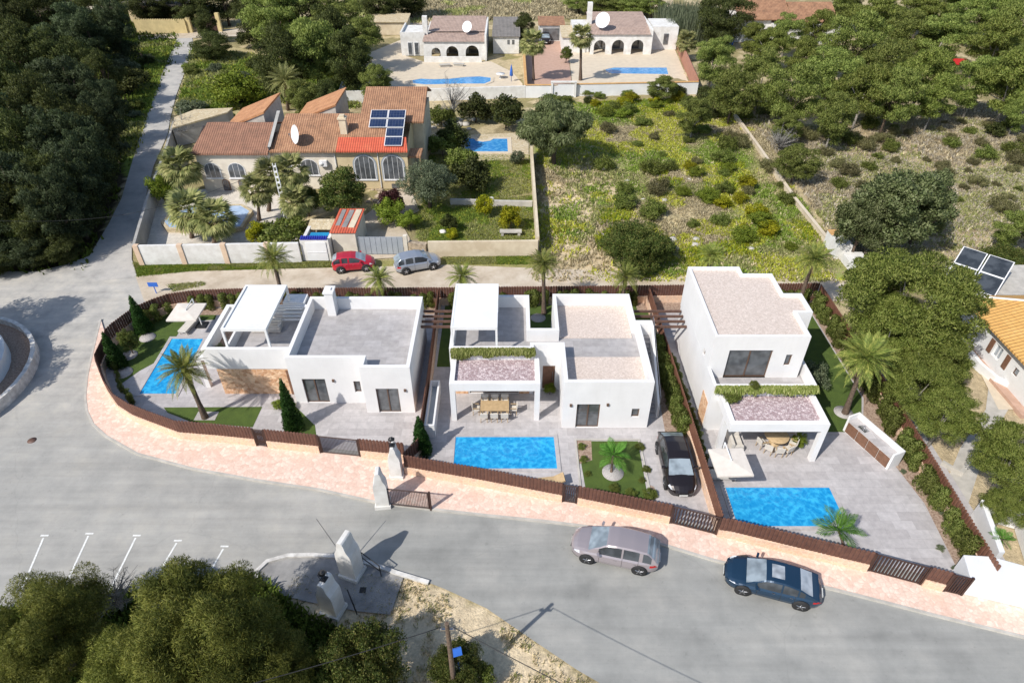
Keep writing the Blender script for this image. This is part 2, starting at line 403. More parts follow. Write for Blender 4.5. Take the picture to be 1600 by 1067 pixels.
# road: grey asphalt that turns to pale dusty concrete towards the lane
def road_mat():
    m, nt, N, L, b = new_mat('road'); b.inputs['Roughness'].default_value = .9
    vec = coords(nt); sp = N.new('ShaderNodeSeparateXYZ'); L.new(vec, sp.inputs[0])
    grey = ramp(nt, nz(nt, vec, .35, 7, .65), [(.3, (.225,.225,.21)), (.5, (.29,.288,.268)), (.7, (.36,.35,.32))])
    dust = ramp(nt, nz(nt, vec, .5, 8, .7), [(.3, (.30,.29,.27)), (.5, (.42,.40,.365)), (.7, (.54,.50,.43))])
    # worn centre stretch in front of the villas is a darker, newer surface
    y = mathn(nt, 'ADD', sp.outputs[1], mathn(nt,'MULTIPLY', nz(nt, vec, .15, 3), 8))
    k = N.new('ShaderNodeMapRange'); k.inputs[1].default_value = 27; k.inputs[2].default_value = 40; L.new(y, k.inputs[0])
    x = N.new('ShaderNodeMapRange'); x.inputs[1].default_value = -6; x.inputs[2].default_value = -10; L.new(mathn(nt,'ADD', sp.outputs[0], mathn(nt,'MULTIPLY', nz(nt, vec, .4, 3), 2)), x.inputs[0])
    k2 = mathn(nt, 'MAXIMUM', k.outputs[0], mathn(nt,'MULTIPLY', x.outputs[0], .45))
    c = mix(nt, k2, grey, dust)
    st = N.new('ShaderNodeMapping'); st.inputs['Rotation'].default_value = (0,0,R(17)); st.inputs['Scale'].default_value = (.07,1.4,1); L.new(vec, st.inputs[0])
    c = mix(nt, .6, c, ramp(nt, nz(nt, st.outputs[0], 1, 5, .6), [(.35, (.82,.82,.82)), (.65, (1.1,1.1,1.1))]), 'MULTIPLY')
    fine = ramp(nt, nz(nt, vec, 45, 3, .7), [(.25, (.8,.8,.8)), (.75, (1.15,1.15,1.15))])
    c = mix(nt, .5, c, fine, 'MULTIPLY')
    c = mix(nt, .7, c, ramp(nt, nz(nt, vec, 2.6, 4, .75), [(.26, (.72,.72,.72)), (.40, (1,1,1)), (.70, (1,1,1)), (.80, (1.12,1.12,1.1))]), 'MULTIPLY')
    # cracks
    ns = N.new('ShaderNodeTexNoise'); ns.inputs['Scale'].default_value = .8; ns.inputs['Detail'].default_value = 5; L.new(vec, ns.inputs['Vector'])
    v = N.new('ShaderNodeTexVoronoi'); v.feature = 'DISTANCE_TO_EDGE'; v.inputs['Scale'].default_value = .16; L.new(mix(nt, .5, vec, ns.outputs['Color']), v.inputs['Vector'])
    c = mix(nt, mathn(nt,'MULTIPLY', ramp(nt, v.outputs['Distance'], [(0,(1,1,1)),(.004,(0,0,0))]), .12), c, (.12,.12,.12))
    L.new(c, b.inputs['Base Color']); bump(nt, b, nz(nt, vec, 60, 3), .4, .01)
road_mat()
def lane_mat():
    m, nt, N, L, b = new_mat('lane'); b.inputs['Roughness'].default_value = .95
    vec = coords(nt)
    c = ramp(nt, nz(nt, vec, .45, 8, .7), [(.3, (.36,.29,.21)), (.5, (.50,.42,.32)), (.68, (.60,.53,.43))])
    c = mix(nt, .5, c, ramp(nt, nz(nt, vec, 20, 4, .7), [(.25, (.75,.75,.75)), (.75, (1.15,1.15,1.15))]), 'MULTIPLY')
    L.new(c, b.inputs['Base Color']); bump(nt, b, nz(nt, vec, 12, 6), .5, .05)
lane_mat()
def track_mat():
    m, nt, N, L, b = new_mat('track'); b.inputs['Roughness'].default_value = .95
    vec = coords(nt)
    c = ramp(nt, nz(nt, vec, .5, 8, .7), [(.3, (.30,.29,.27)), (.5, (.42,.40,.37)), (.68, (.50,.47,.42))])
    L.new(c, b.inputs['Base Color']); bump(nt, b, nz(nt, vec, 12, 6), .5, .05)
track_mat()
def ground_mat():
    m, nt, N, L, b = new_mat('ground'); b.inputs['Roughness'].default_value = .97; b.inputs['Specular IOR Level'].default_value = .1
    a = N.new('ShaderNodeAttribute'); a.attribute_name = 'Col'; vec = coords(nt)
    c = mix(nt, .8, a.outputs['Color'], ramp(nt, nz(nt, vec, 1.4, 8, .75), [(.3, (.62,.60,.58)), (.7, (1.3,1.28,1.24))]), 'MULTIPLY')
    c = mix(nt, .6, c, ramp(nt, nz(nt, vec, 9, 5, .7), [(.3, (.6,.6,.6)), (.7, (1.3,1.3,1.3))]), 'MULTIPLY')
    L.new(c, b.inputs['Base Color']); bump(nt, b, nz(nt, vec, 6, 8, .7), .9, .12)
ground_mat()
def tuft_mat():
    m, nt, N, L, b = new_mat('tufts'); b.inputs['Roughness'].default_value = .8; b.inputs['Specular IOR Level'].default_value = .15
    a = N.new('ShaderNodeAttribute'); a.attribute_name = 'Col'; g = N.new('ShaderNodeNewGeometry')
    c = mix(nt, .8, a.outputs['Color'], ramp(nt, g.outputs['Random Per Island'], [(0, (.6,.6,.6)), (1, (1.35,1.35,1.3))]), 'MULTIPLY')
    L.new(c, b.inputs['Base Color'])
    tr = N.new('ShaderNodeBsdfTranslucent'); L.new(c, tr.inputs[0])
    ms = N.new('ShaderNodeMixShader'); ms.inputs[0].default_value = .3
    L.new(b.outputs[0], ms.inputs[1]); L.new(tr.outputs[0], ms.inputs[2]); L.new(ms.outputs[0], N['Material Output'].inputs[0])
tuft_mat()
# ================================================================== TERRAIN
def in_poly(px, py, poly):
    c = np.zeros(px.shape, bool); n = len(poly); j = n-1
    for i in range(n):
        xi, yi = poly[i]; xj, yj = poly[j]
        if yi != yj:
            c ^= ((yi > py) != (yj > py)) & (px < (xj-xi)*(py-yi)/(yj-yi)+xi)
        j = i
    return c
def to_photo(x, y):
    dz = y*math.cos(TH)+CH*math.sin(TH); up = y*math.sin(TH)-CH*math.cos(TH)
    return 800+FF*x/dz, 533.5-FF*up/dz
prng = np.random.RandomState(3)
def vnoise(x, y, seed=0, octs=4, f0=.1, pers=.55):
    """smooth value noise on arrays"""
    out = np.zeros_like(x); amp = 1; tot = 0
    for o in range(octs):
        rs = np.random.RandomState(seed*17+o); tab = rs.rand(256, 256)
        u = x*f0*2**o+o*13.7; v = y*f0*2**o+o*7.3
        i = np.floor(u).astype(int); j = np.floor(v).astype(int); fu = u-i; fv = v-j
        fu = fu*fu*(3-2*fu); fv = fv*fv*(3-2*fv)
        g = lambda a, b: tab[a % 256, b % 256]
        out += amp*((g(i,j)*(1-fu)+g(i+1,j)*fu)*(1-fv)+(g(i,j+1)*(1-fu)+g(i+1,j+1)*fu)*fv); tot += amp; amp *= pers
    return out/tot
A_ = np.array
TAN = A_([.56,.46,.30]); SAND = A_([.70,.58,.40]); OLIVE = A_([.27,.255,.10]); GREEN = A_([.17,.22,.045]); DARK = A_([.06,.05,.03]); SCRUB = A_([.34,.27,.18]); LIME = A_([.22,.25,.02])
FIELD = [(842,165),(1150,150),(1330,440),(835,440)]
SANDY = [(848,258),(940,255),(985,300),(930,330),(915,365),(945,400),(1060,440),(835,440)]
GARDEN_R = [(640,322),(836,305),(838,376),(655,376)]
GARDEN_M = [(655,232),(832,232),(834,300),(660,330)]
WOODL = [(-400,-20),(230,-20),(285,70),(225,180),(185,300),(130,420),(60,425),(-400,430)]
SCRUBP = [(1150,150),(1260,200),(1400,175),(1800,180),(1800,400),(1340,420)]
ISLE = [(395,890),(640,900),(680,912),(760,950),(830,1000),(900,1050),(960,1090),(980,1300),(400,1300)]
TOPF = [(560,-20),(900,-20),(905,30),(560,38)]
VERGE = [(212,412),(860,395),(860,418),(500,420),(300,428),(215,436)]
def smooth_in(px, py, poly, soft, nse):
    jit = (nse-.5)*soft*2
    return in_poly(px+jit, py+jit*.7, poly)
def paint_ground(x, y):
    px, py = to_photo(x, y)
    n1 = vnoise(x, y, 1, 5, .12)[:, None]; n2 = vnoise(x, y, 2, 5, .3)[:, None]; n3 = vnoise(x, y, 5, 4, .07); nn = vnoise(x, y, 9, 4, .35)
    base = OLIVE*(1-n1)+SCRUB*n1
    c = np.where(n2 > .56, TAN*.8+OLIVE*.2, base)
    def setc(poly, col, soft=12):
        nonlocal c
        m = smooth_in(px, py, poly, soft, nn)[:, None]; c = np.where(m, col, c)
    setc(TOPF, GREEN*.5+TAN*.35)
    k = np.clip((n2-.42)*5, 0, 1)
    setc(SCRUBP, (SCRUB*.9)*(1-k)+TAN*.85*k)
    k = np.clip((n1-.40)*5, 0, 1); setc(FIELD, (GREEN*1.25)*(1-k)+(TAN*.8+OLIVE*.2)*k)
    k = np.clip((n2-.35)*4, 0, 1); setc(SANDY, TAN*(1-k)+SAND*k, 25)
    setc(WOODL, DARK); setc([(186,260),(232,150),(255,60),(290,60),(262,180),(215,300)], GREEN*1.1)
    setc([(280,170),(300,60),(420,80),(420,200),(300,190)], TAN*.5+OLIVE*.6)
    setc(GARDEN_R, GREEN*1.0, 4); setc(GARDEN_M, OLIVE*.7+TAN*.35, 4)
    setc(VERGE, OLIVE*1.1, 6); setc([(205,415),(400,412),(400,428),(230,434)], GREEN*1.2, 6)
    setc(ISLE, SAND*.95+.0, 10)
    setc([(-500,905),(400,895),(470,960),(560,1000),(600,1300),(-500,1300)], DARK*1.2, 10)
    setc([(1400,620),(1600,560),(1700,900),(1560,900)], TAN*.9, 8)
    return c, px, py
def build_ground():
    xs = np.concatenate([np.arange(-420,-125,20), np.arange(-125,125.1,.5), np.arange(130,430,20)])
    ys = np.concatenate([np.arange(-60,8,8), np.arange(8,175.1,.5), np.arange(180,600,20)])
    X, Y = np.meshgrid(xs, ys); x = X.ravel(); y = Y.ravel()
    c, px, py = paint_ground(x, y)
    wild = smooth_in(px, py, [(842,150),(1800,0),(1800,440),(835,438)], 0, np.full(x.shape, .5)) | in_poly(px, py, WOODL)
    wild &= (y > 50) | (x > 28)
    z = -.06+np.where(wild, (vnoise(x, y, 4, 4, .25)-.5)*.5, 0)
    z = np.where(wild, np.maximum(z, -.3), z)
    co = np.stack([x, y, z], 1).astype(np.float32)
    nx, ny = len(xs), len(ys); idx = np.arange(nx*ny).reshape(ny, nx)
    f = np.stack([idx[:-1,:-1], idx[:-1,1:], idx[1:,1:], idx[1:,:-1]], -1).reshape(-1, 4)
    me = fast_mesh('ground', co, f, MT['ground'], True)
    a = me.color_attributes.new('Col', 'FLOAT_COLOR', 'POINT')
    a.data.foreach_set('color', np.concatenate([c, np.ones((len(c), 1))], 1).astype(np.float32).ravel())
    OM('ground', me, kind='structure')
def fast_mesh(name, co, f, mat, smooth=False):
    me = bpy.data.meshes.new(name); k = f.shape[1]
    me.vertices.add(len(co)); me.vertices.foreach_set('co', co.astype(np.float32).ravel())
    me.loops.add(f.size); me.loops.foreach_set('vertex_index', f.astype(np.int32).ravel())
    me.polygons.add(len(f)); me.polygons.foreach_set('loop_start', np.arange(0, f.size, k, dtype=np.int32))
    me.polygons.foreach_set('use_smooth', np.full(len(f), smooth))
    me.materials.append(mat); me.update(calc_edges=True); me.validate(); return me
build_ground()
def sheet(name, pts, z, mat, px=True, kind='structure'):
    mb = MB(); mb.sheet(GP(pts) if px else pts, z); return O(name, mb, MT[mat], kind=kind)
# roads
sheet('road', [(-700,420),(-100,425),(60,424),(100,414),(140,418),(215,432),(260,445),(300,600),(700,700),(1000,780),(1300,850),(1750,960),(2300,1140),(2300,1600),(1400,1500),(1010,1110),(960,1080),(900,1045),(830,998),(760,950),(700,922),(670,910),(560,880),(420,872),(396,896),(330,905),(140,935),(0,955),(-300,985),(-700,1000)], .004, 'road')
sheet('lane', [(212,432),(300,424),(500,419),(700,414),(860,420),(1060,428),(1330,436),(1330,470),(1000,478),(700,482),(400,485),(250,480),(225,470)], .012, 'lane')
sheet('track', [(96,416),(140,400),(170,350),(190,310),(206,255),(228,185),(255,110),(276,62),(283,56),(300,56),(302,72),(290,110),(275,150),(266,185),(262,210),(240,260),(222,330),(206,380),(206,405),(214,432),(150,440)], .018, 'track')
sheet('far_path', [(215,57),(300,50),(420,42),(560,38),(700,30),(700,36),(560,46),(400,56),(300,60),(216,62)], .022, 'lane')
# pavement round the villas, kerb is a real step
EDGE = [(158,500),(147,545),(137,590),(134,622),(137,645),(146,664),(167,683),(215,710),(300,733),(400,751),(500,766),(590,786),(680,797),(760,806),(850,815),(915,823),(1040,853),(1115,876),(1280,916),(1340,931),(1460,962),(1600,996),(1800,1044)]
INNER = [(36,14.5),(24,18.0),(22.2,18.5),(18.78,19.65),(12.0,21.7),(8.9,22.65),(3.8,23.95),(-2.0,25.3),(-6.5,26.3),(-6.6,27.2),(-9.4,27.6),(-12.1,27.95),(-16.2,28.55),(-18.5,28.85),(-21.3,29.2),(-23.8,30.25),(-26.3,31.6),(-27.6,32.95),(-29.1,34.95),(-29.5,35.6),(-29.9,37.6)]
mb = MB(); mb.prism(GP(EDGE)+INNER, -.2, .11); STRUCT('pavement', mb, MT['peach_walk'])
# its pale kerb line
def ribbon(pts, w, z0, z1, closed=False):
    mb = MB(); n = len(pts); L_ = []; R_ = []
    for i in range(n):
        a = Vector(pts[i-1] if (i or closed) else pts[i]); b = Vector(pts[(i+1) % n] if (i < n-1 or closed) else pts[i])
        d = (b-a).normalized(); nn = Vector((-d.y, d.x)); p = Vector(pts[i]); L_.append(p+nn*w/2); R_.append(p-nn*w/2)
    v = [(p.x,p.y,z) for z in (z0, z1) for s in (L_, R_) for p in s]
    f = []
    for i in range(n if closed else n-1):
        j = (i+1) % n
        f += [(2*n+i, 3*n+i, 3*n+j, 2*n+j), (i, 2*n+i, 2*n+j, j), (n+j, 3*n+j, 3*n+i, n+i)]
    if not closed: f += [(0, n, 3*n, 2*n), (n-1, 3*n-1, 4*n-1, 2*n-1)]
    return mb.add(v, f)
STRUCT('kerb', ribbon(GP(EDGE), .14, -.05, .125), MT['concrete'])
# painted parking bays
mb = MB()
for (tx, ty), (bx, by) in (((68,840),(30,930)), ((138,837),(95,930)), ((212,840),(165,935)), ((276,848),(245,900)), ((349,857),(330,890)), ((-10,850),(-60,940))):
    p = Vector(G(tx, ty)); q = Vector(G(bx, by)); d = (q-p).normalized(); n = Vector((-d.y, d.x))*.05
    mb.sheet([tuple(p-n), tuple(q-n), tuple(q+n), tuple(p+n)], .012)
    a = p-d*.1; e = Vector((1, 0)); mb.sheet([(a.x-.22, a.y-.0), (a.x+.22, a.y), (a.x+.22, a.y+.1), (a.x-.22, a.y+.1)], .0125)
STRUCT('parking_bay_lines', mb, MT['road_line'])

# plots
sheet('villa_terrace', [(150,560),(160,520),(200,486),(240,470),(300,458),(480,455),(1060,450),(1282,452),(1340,530),(1420,640),(1580,890),(1480,905),(1130,830),(905,775),(630,715),(560,705),(400,690),(270,675),(180,632)], .025, 'terrace_tile')
def pl(name, poly, z, mat, kind='structure'):
    mb = MB(); mb.sheet(poly, z); return O(name, mb, MT[mat], kind=kind)

# ================================================================== WALL HELPERS
def inset(poly, t):
    n = len(poly); out = []
    for i in range(n):
        a = Vector(poly[i-1]); b = Vector(poly[i]); c = Vector(poly[(i+1) % n])
        d1 = (b-a).normalized(); d2 = (c-b).normalized(); n1 = Vector((-d1.y, d1.x)); n2 = Vector((-d2.y, d2.x))
        k = 1+n1.dot(n2); v = (n1+n2)/k*t if k > .05 else n1*t
        out.append((b.x+v.x, b.y+v.y))
    return out
def panel(mb, p0, p1, z0, z1, ops=(), depth=.2, m=0):
    """a vertical wall face from p0 to p1 (outside on its right) with real openings and reveals"""
    p0 = Vector(p0); p1 = Vector(p1); L_ = (p1-p0).length; d = (p1-p0)/L_; inn = Vector((-d.y, d.x))*depth
    P = lambda s, z, k=0: (p0.x+d.x*s+inn.x*k, p0.y+d.y*s+inn.y*k, z)
    ss = sorted({0, L_, *[s for o in ops for s in o[:2]]}); zz = sorted({z0, z1, *[z for o in ops for z in o[2:4]]})
    for i in range(len(ss)-1):
        for j in range(len(zz)-1):
            a, b, c, e = ss[i], ss[i+1], zz[j], zz[j+1]
            if any(o[0]-1e-4 <= a and b <= o[1]+1e-4 and o[2]-1e-4 <= c and e <= o[3]+1e-4 for o in ops): continue
            mb.quad(P(a,c), P(b,c), P(b,e), P(a,e), m)
    for a, b, c, e in [o[:4] for o in ops]:
        mb.quad(P(a,c), P(a,e), P(a,e,1), P(a,c,1), m); mb.quad(P(b,e), P(b,c), P(b,c,1), P(b,e,1), m)
        mb.quad(P(a,e), P(b,e), P(b,e,1), P(a,e,1), m); mb.quad(P(a,c,1), P(b,c,1), P(b,c), P(a,c), m)
def shell(poly, z0, z1, t, deck, ops={}, depth=.2, low=None):
    """outer wall faces, parapet top ring and inner parapet faces (poly counter-clockwise)"""
    if area(poly) < 0: raise ValueError('cw')
    mb = MB(); q = inset(poly, t); n = len(poly)
    for i in range(n):
        j = (i+1) % n
        panel(mb, poly[i], poly[j], z0, z1, ops.get(i, ()), depth)
        mb.quad((*poly[i], z1), (*poly[j], z1), (*q[j], z1), (*q[i], z1))
        mb.quad((*q[j], deck-.02), (*q[i], deck-.02), (*q[i], z1), (*q[j], z1))
    return mb, q
def window(parent, p0, p1, op, depth=.14, mull=1, frame='bronze_frame', gl='window_glass', name='window', bars=0, sill=False, label=None):
    """frame with its pane in an opening op=(s0,s1,z0,z1) of the wall face p0-p1"""
    p0 = Vector(p0); p1 = Vector(p1); d = (p1-p0).normalized(); inn = Vector((-d.y, d.x))
    a, b, c, e = op; w = .06; mb = MB(); rz = math.atan2(d.y, d.x)
    def bar(s0, s1, za, zb, th=.07, off=0):
        cc = p0+d*(s0+s1)/2+inn*(depth+off); mb.rbox((cc.x, cc.y, (za+zb)/2), (s1-s0, th, zb-za), rz)
    bar(a, b, e-w, e); bar(a, b, c, c+w); bar(a, a+w, c+w, e-w); bar(b-w, b, c+w, e-w)
    for i in range(mull):
        s = a+(b-a)*(i+1)/(mull+1); bar(s-w*.6, s+w*.6, c+w, e-w, .072)
    for i in range(bars):
        z = c+(e-c)*(i+1)/(bars+1); bar(a+w, b-w, z-.02, z+.02, .05)
    if sill:
        cc = p0+d*(a+b)/2-inn*.03; mb.rbox((cc.x, cc.y, c-.04), (b-a+.12, .14, .06), rz)
    f = O(name, mb, MT[frame], parent); 
    if label: f['label'] = label
    g = MB(); P = lambda s, z: (p0.x+d.x*s+inn.x*(depth+.01), p0.y+d.y*s+inn.y*(depth+.01), z)
    g.quad(P(a+.01,c+.01), P(b-.01,c+.01), P(b-.01,e-.01), P(a+.01,e-.01))
    O('pane', g, MT[gl], f); return f
def wall_lamp(parent, x, y, z):
    mb = MB(); mb.box(x-.07, x+.07, y-.1, y-.003, z-.09, z+.09); mb.box(x-.05, x+.05, y-.09, y-.02, z-.12, z-.091)
    O('wall_lamp', mb, MT['bronze_frame'], parent)

# ================================================================== VILLA 1 (left, single storey)
DK = 3.1; PT = 4.05
v1 = T('villa', 'white single-storey villa with slatted roof pergola and peach stone wall beside the leaning palm', 'villa', (-12.5, 36, 0))
polyA = [(-14.75,32.45),(-9.75,32.45),(-9.75,31.5),(-6.52,31.5),(-6.52,39.4),(-14.75,39.4)]
opsA = {0: [(.75,2.3,.03,2.2),(4.15,4.6,1.0,2.0)], 2: [(.82,2.3,.03,2.2)]}
mb, q = shell(polyA, 0, PT, .25, DK, opsA); O('wall', mb, MT['white_render'], v1)
mb = MB(); mb.sheet(q, DK); O('roof_deck', mb, MT['roof_tile_grey'], v1)
window(v1, polyA[0], polyA[1], opsA[0][0]); window(v1, polyA[0], polyA[1], opsA[0][1], mull=0); window(v1, polyA[2], polyA[3], opsA[2][0])
wall_lamp(v1, -11.9, 32.45, 2.1); wall_lamp(v1, -7.0, 31.5, 2.1)
# terrace wing over the stone porch
x0, x1, y0, y1 = -20.5, -14.752, 33.3, 38.4
mb = MB()
mb.box(x0, x1, y0, y0+.25, 2.35, PT)                       # front fascia / parapet
mb.box(x0, x0+.3, y0+.25, y1, 2.6, PT)                     # left frame beam
mb.box(x0+.3, x1, y1-.25, y1, 2.6, PT)                     # rear parapet
mb.box(-19.15, -19.0, y0+.25, y1-.25, 2.9, 3.75)           # planter side
O('terrace_parapet', mb, MT['white_render'], v1)
mb = MB(); mb.box(x0+.3, x1, y0+.25, y1-.25, 2.6, DK-.15); O('terrace_slab', mb, MT['white_render'], v1)
mb = MB(); mb.sheet([(-18.99,y0+.25),(x1,y0+.25),(x1,y1-.25),(-18.99,y1-.25)], DK-.1); O('terrace_floor', mb, MT['roof_tile_grey'], v1)
mb = MB(); mb.sheet([(x0+.3,y0+.25),(-19.15,y0+.25),(-19.15,y1-.25),(x0+.3,y1-.25)], DK-.05); O('planter_bed', mb, MT['mulch'], v1)
mb = MB(); mb.box(-19.95, x1, y0+.05, y0+.4, 0, 2.349); mb.box(-19.95, -19.6, y0+.4, y1, 0, 2.6); O('stone_wall', mb, MT['wall_stone'], v1)
mb = MB(); mb.box(-15.3, -14.78, y0-.01, y0+.04, .03, 2.2); O('entrance_door', mb, MT['wood_brown'], v1)
mb = MB(); mb.box(-21.5, -21.2, 34.0, 34.35, 0, 2.6); mb.box(-21.5, -20.502, 33.9, 34.3, 2.601, 2.9); O('porch_column', mb, MT['white_render'], v1)
mb = MB(); mb.box(-16.45, -14.9, 38.41, 39.5, 0, 4.2); O('stair_head', mb, MT['white_render'], v1)
mb = MB(); mb.box(-13.35, -12.75, 38.3, 39.13, DK, 5.0); mb.box(-13.42, -12.68, 38.25, 39.2, 5.0, 5.12); mb.box(-13.2, -12.9, 38.6, 38.9, 5.12, 5.2); O('chimney', mb, MT['white_render'], v1)
# pergola (stands on the roof, fixed to it)
def roof_pergola(par, x0, x1, y0, y1, z0, z1, solid):
    mb = MB(); w = .14
    for x in (x0, x1-w):
        for y in (y0, y1-w): mb.box(x, x+w, y, y+w, z0, z1-.2)
    mb.box(x0, x1, y0, y0+w, z1-.2, z1); mb.box(x0, x1, y1-w, y1, z1-.2, z1)
    mb.box(x0, x0+w, y0+w, y1-w, z1-.2, z1); mb.box(x1-w, x1, y0+w, y1-w, z1-.2, z1)
    p = O('pergola_frame', mb, MT['white_paint'], par)
    mb = MB()
    if solid: mb.box(x0+w, x1-w, y0+w, y1-w, z1-.08, z1-.02)
    else:
        n = int((y1-y0-2*w)/.2)
        for i in range(n):
            y = y0+w+(i+.5)*(y1-y0-2*w)/n; mb.rbox(((x0+x1)/2, y, z1-.09), (x1-x0-2*w, .172, .02), 0, 0, 0, R(2))
    O('pergola_roof', mb, MT['white_paint'], p)
roof_pergola(v1, -18.9, -15.95, 33.6, 38.75, DK-.1, 5.5, False)
# white slatted rail beside the pergola, low bench
mb = MB()
for k in range(4): mb.box(-16.3, -14.95, 37.2+.28*k, 37.28+.28*k, 3.5+.12*k, 3.58+.12*k)
mb.box(-15.05, -14.95, 37.15, 38.15, 3.0, 3.46); O('slatted_rail', mb, MT['white_paint'], v1)
# sofa on the roof under the slats
def sofa(name, lab, x, y, z, w, rz, grp=None):
    t = T(name, lab, 'sofa', (x, y, z), rz, grp)
    mb = MB(); mb.rbox((0,0,.2),(w,.8,.26)); O('base', mb, MT['lounge_fabric'], t, True)
    mb = MB(); mb.rbox((0,.32,.52),(w,.18,.4)); O('backrest', mb, MT['lounge_fabric'], t, True)
    for s in (-1,1):
        mb = MB(); mb.rbox((s*(w/2-.09),-.05,.42),(.18,.6,.2)); O('armrest', mb, MT['lounge_fabric'], t, True)
    return t
sofa('sofa', 'pale sofa under the slatted white roof pergola', -17.3, 36.8, DK-.1, 2.0, R(0))

# ================================================================== VILLA 2 (middle)
v2 = T('villa', 'white villa in the middle with solid white roof canopy and two beige gravel roof areas', 'villa', (2.5, 35, 0))
polyB = [(-4.15,33.4),(1.45,33.4),(1.45,33.8),(3.25,33.8),(3.25,30.1),(8.85,30.1),(8.85,36.5),(8.6,36.5),(8.6,39.75),(2.98,39.75),(2.98,35.6),(1.25,35.6),(1.25,39.6),(-4.15,39.6)]
opsB = {0: [(1.2,4.6,.03,2.3)], 2: [(.65,1.5,.03,2.2)], 4: [(.9,2.4,.03,2.15),(4.45,4.95,1.0,1.75)]}
mb, q = shell(polyB, 0, PT, .25, DK, opsB); O('wall', mb, MT['white_render'], v2)
mb = MB(); mb.sheet(q, DK); O('roof_deck', mb, MT['roof_tile_grey'], v2)
for a, b, c, d in ((3.52,8.6,30.36,33.6),(3.25,8.34,35.7,39.48)):
    mb = MB(); mb.box(a, b, c, d, DK+.001, DK+.05); O('gravel_roof', mb, MT['beige_gravel'], v2)
window(v2, polyB[0], polyB[1], opsB[0][0], mull=2); window(v2, polyB[4], polyB[5], opsB[4][0]); window(v2, polyB[4], polyB[5], opsB[4][1], mull=0)
mb = MB(); mb.box(2.12, 2.93, 33.93, 33.99, .03, 2.2); dd = O('entrance_door', mb, MT['wood_brown'], v2)
mb = MB(); mb.tube((2.8,33.88,.8),(2.8,33.88,1.6),.02); O('handle', mb, MT['steel'], dd)
for xa_, xb_ in ((-3.9,-3.05),(.5,1.2)):
    mb = MB(); mb.box(xa_, xb_, 33.36, 33.397, .03, 2.3); O('stone_cladding', mb, MT['wall_stone'], v2)
wall_lamp(v2, 3.75, 30.1, 2.1); wall_lamp(v2, 6.1, 30.1, 2.15)
def portico(par, x0, x1, y0, y1, posts, pw=.34, top=3.3, bot=2.68, t=.32):
    mb = MB(); mb.box(x0, x1, y0, y0+t, bot, top); mb.box(x0, x0+t, y0+t, y1, bot, top); mb.box(x1-t, x1, y0+t, y1, bot, top)
    mb.box(x0+t, x1-t, y0+t, y1, bot, top-.4); O('portico_frame', mb, MT['white_render'], par)
    mb = MB(); mb.box(x0+t, x1-t, y0+t, y1-.02, top-.399, top-.22); O('lava_gravel_bed', mb, MT['lava_gravel'], par)
    for px_, py_ in posts:
        mb = MB(); mb.box(px_, px_+pw, py_, py_+pw, 0, bot); O('portico_post', mb, MT['white_render'], par)
portico(v2, -4.0, 1.8, 30.76, 33.398, [(-4.0,30.76),(1.46,30.76)])
roof_pergola(v2, -4.0, -.95, 33.75, 38.9, DK, 5.5, True)
# outside stair on the right flank, climbing to the rear
mb = MB()
for k in range(17):
    y = 31.0+k*.3; mb.box(8.855, 9.6, y, y+.3, 0, .18*(k+1))
O('stair', mb, MT['roof_tile_grey'], v2)
mb = MB(); mb.box(8.851, 9.75, 36.101, 36.5, 0, PT)
v = [(x, y, z) for x in (9.601, 9.75) for y, z in ((31.0,0),(36.1,0),(36.1,4.05),(35.9,4.05),(31.0,1.1))]
mb.add(v, [(0,1,2,3,4),(9,8,7,6,5),(0,5,6,1),(1,6,7,2),(2,7,8,3),(3,8,9,4),(4,9,5,0)]); O('stair_wall', mb, MT['white_render'], v2)
mb = MB(); mb.tube((9.68,30.95,0),(9.68,30.95,1.9),.02); mb.tube((9.68,30.95,1.9),(9.68,36,4.7),.02); O('stair_rail', mb, MT['steel'], v2)

# ================================================================== VILLA 3 (right, two storeys)
v3 = T('villa', 'tall two-storey white villa with balcony at the right end of the row', 'villa', (15.5, 35, 0))
low = [(12.5,29.9),(18.9,29.9),(18.9,39.5),(12.5,39.5)]
ol = {0: [(1.3,5.3,.03,2.3)], 3: [(9.0,9.4,1.0,1.6)]}
polyL = [(12.5,29.9),(18.9,29.9),(18.9,33.9),(18.9,36.5),(18.35,39.5),(12.5,39.5)]
polyL = [(12.5,29.9),(18.9,29.9),(18.9,39.5),(12.5,39.5)]
mb, q = shell(polyL, 0, 3.9, .2, DK, {0: [(1.3,5.3,.03,2.3)]})
O('lower_wall', mb, MT['white_render'], v3)
window(v3, polyL[0], polyL[1], (1.3,5.3,.03,2.3), mull=2)
mb = MB(); mb.sheet(q, DK); O('balcony_floor', mb, MT['roof_tile_grey'], v3)
UT = 6.45
polyU = [(12.503,31.6),(18.4,31.6),(18.4,34.15),(19.42,34.15),(19.42,36.3),(18.2,36.3),(18.2,38.75),(16.15,38.75),(16.15,39.65),(12.503,39.65)]
ou = {0: [(1.1,3.85,DK,5.35),(4.75,5.15,4.1,5.0)], 9: [(6.6,7.0,3.7,4.4)]}
mb, q = shell(polyU, DK, UT, .2, UT-.32, ou); O('upper_wall', mb, MT['white_render'], v3)
mb = MB(); mb.sheet(q, UT-.2); O('gravel_roof', mb, MT['beige_gravel'], v3)
window(v3, polyU[0], polyU[1], ou[0][0]); window(v3, polyU[0], polyU[1], ou[0][1], mull=0); window(v3, polyU[9], polyU[0], ou[9][0], mull=0)
mb = MB(); mb.box(18.901, 19.4, 34.17, 36.28, 0, DK-.002); O('side_bay', mb, MT['white_render'], v3)
portico(v3, 12.95, 18.85, 27.2, 29.898, [(12.95,28.2),(18.5,27.2)])
mb = MB(); mb.box(12.46, 12.497, 30.2, 31.4, .03, 2.2); O('stone_cladding', mb, MT['wall_stone'], v3)

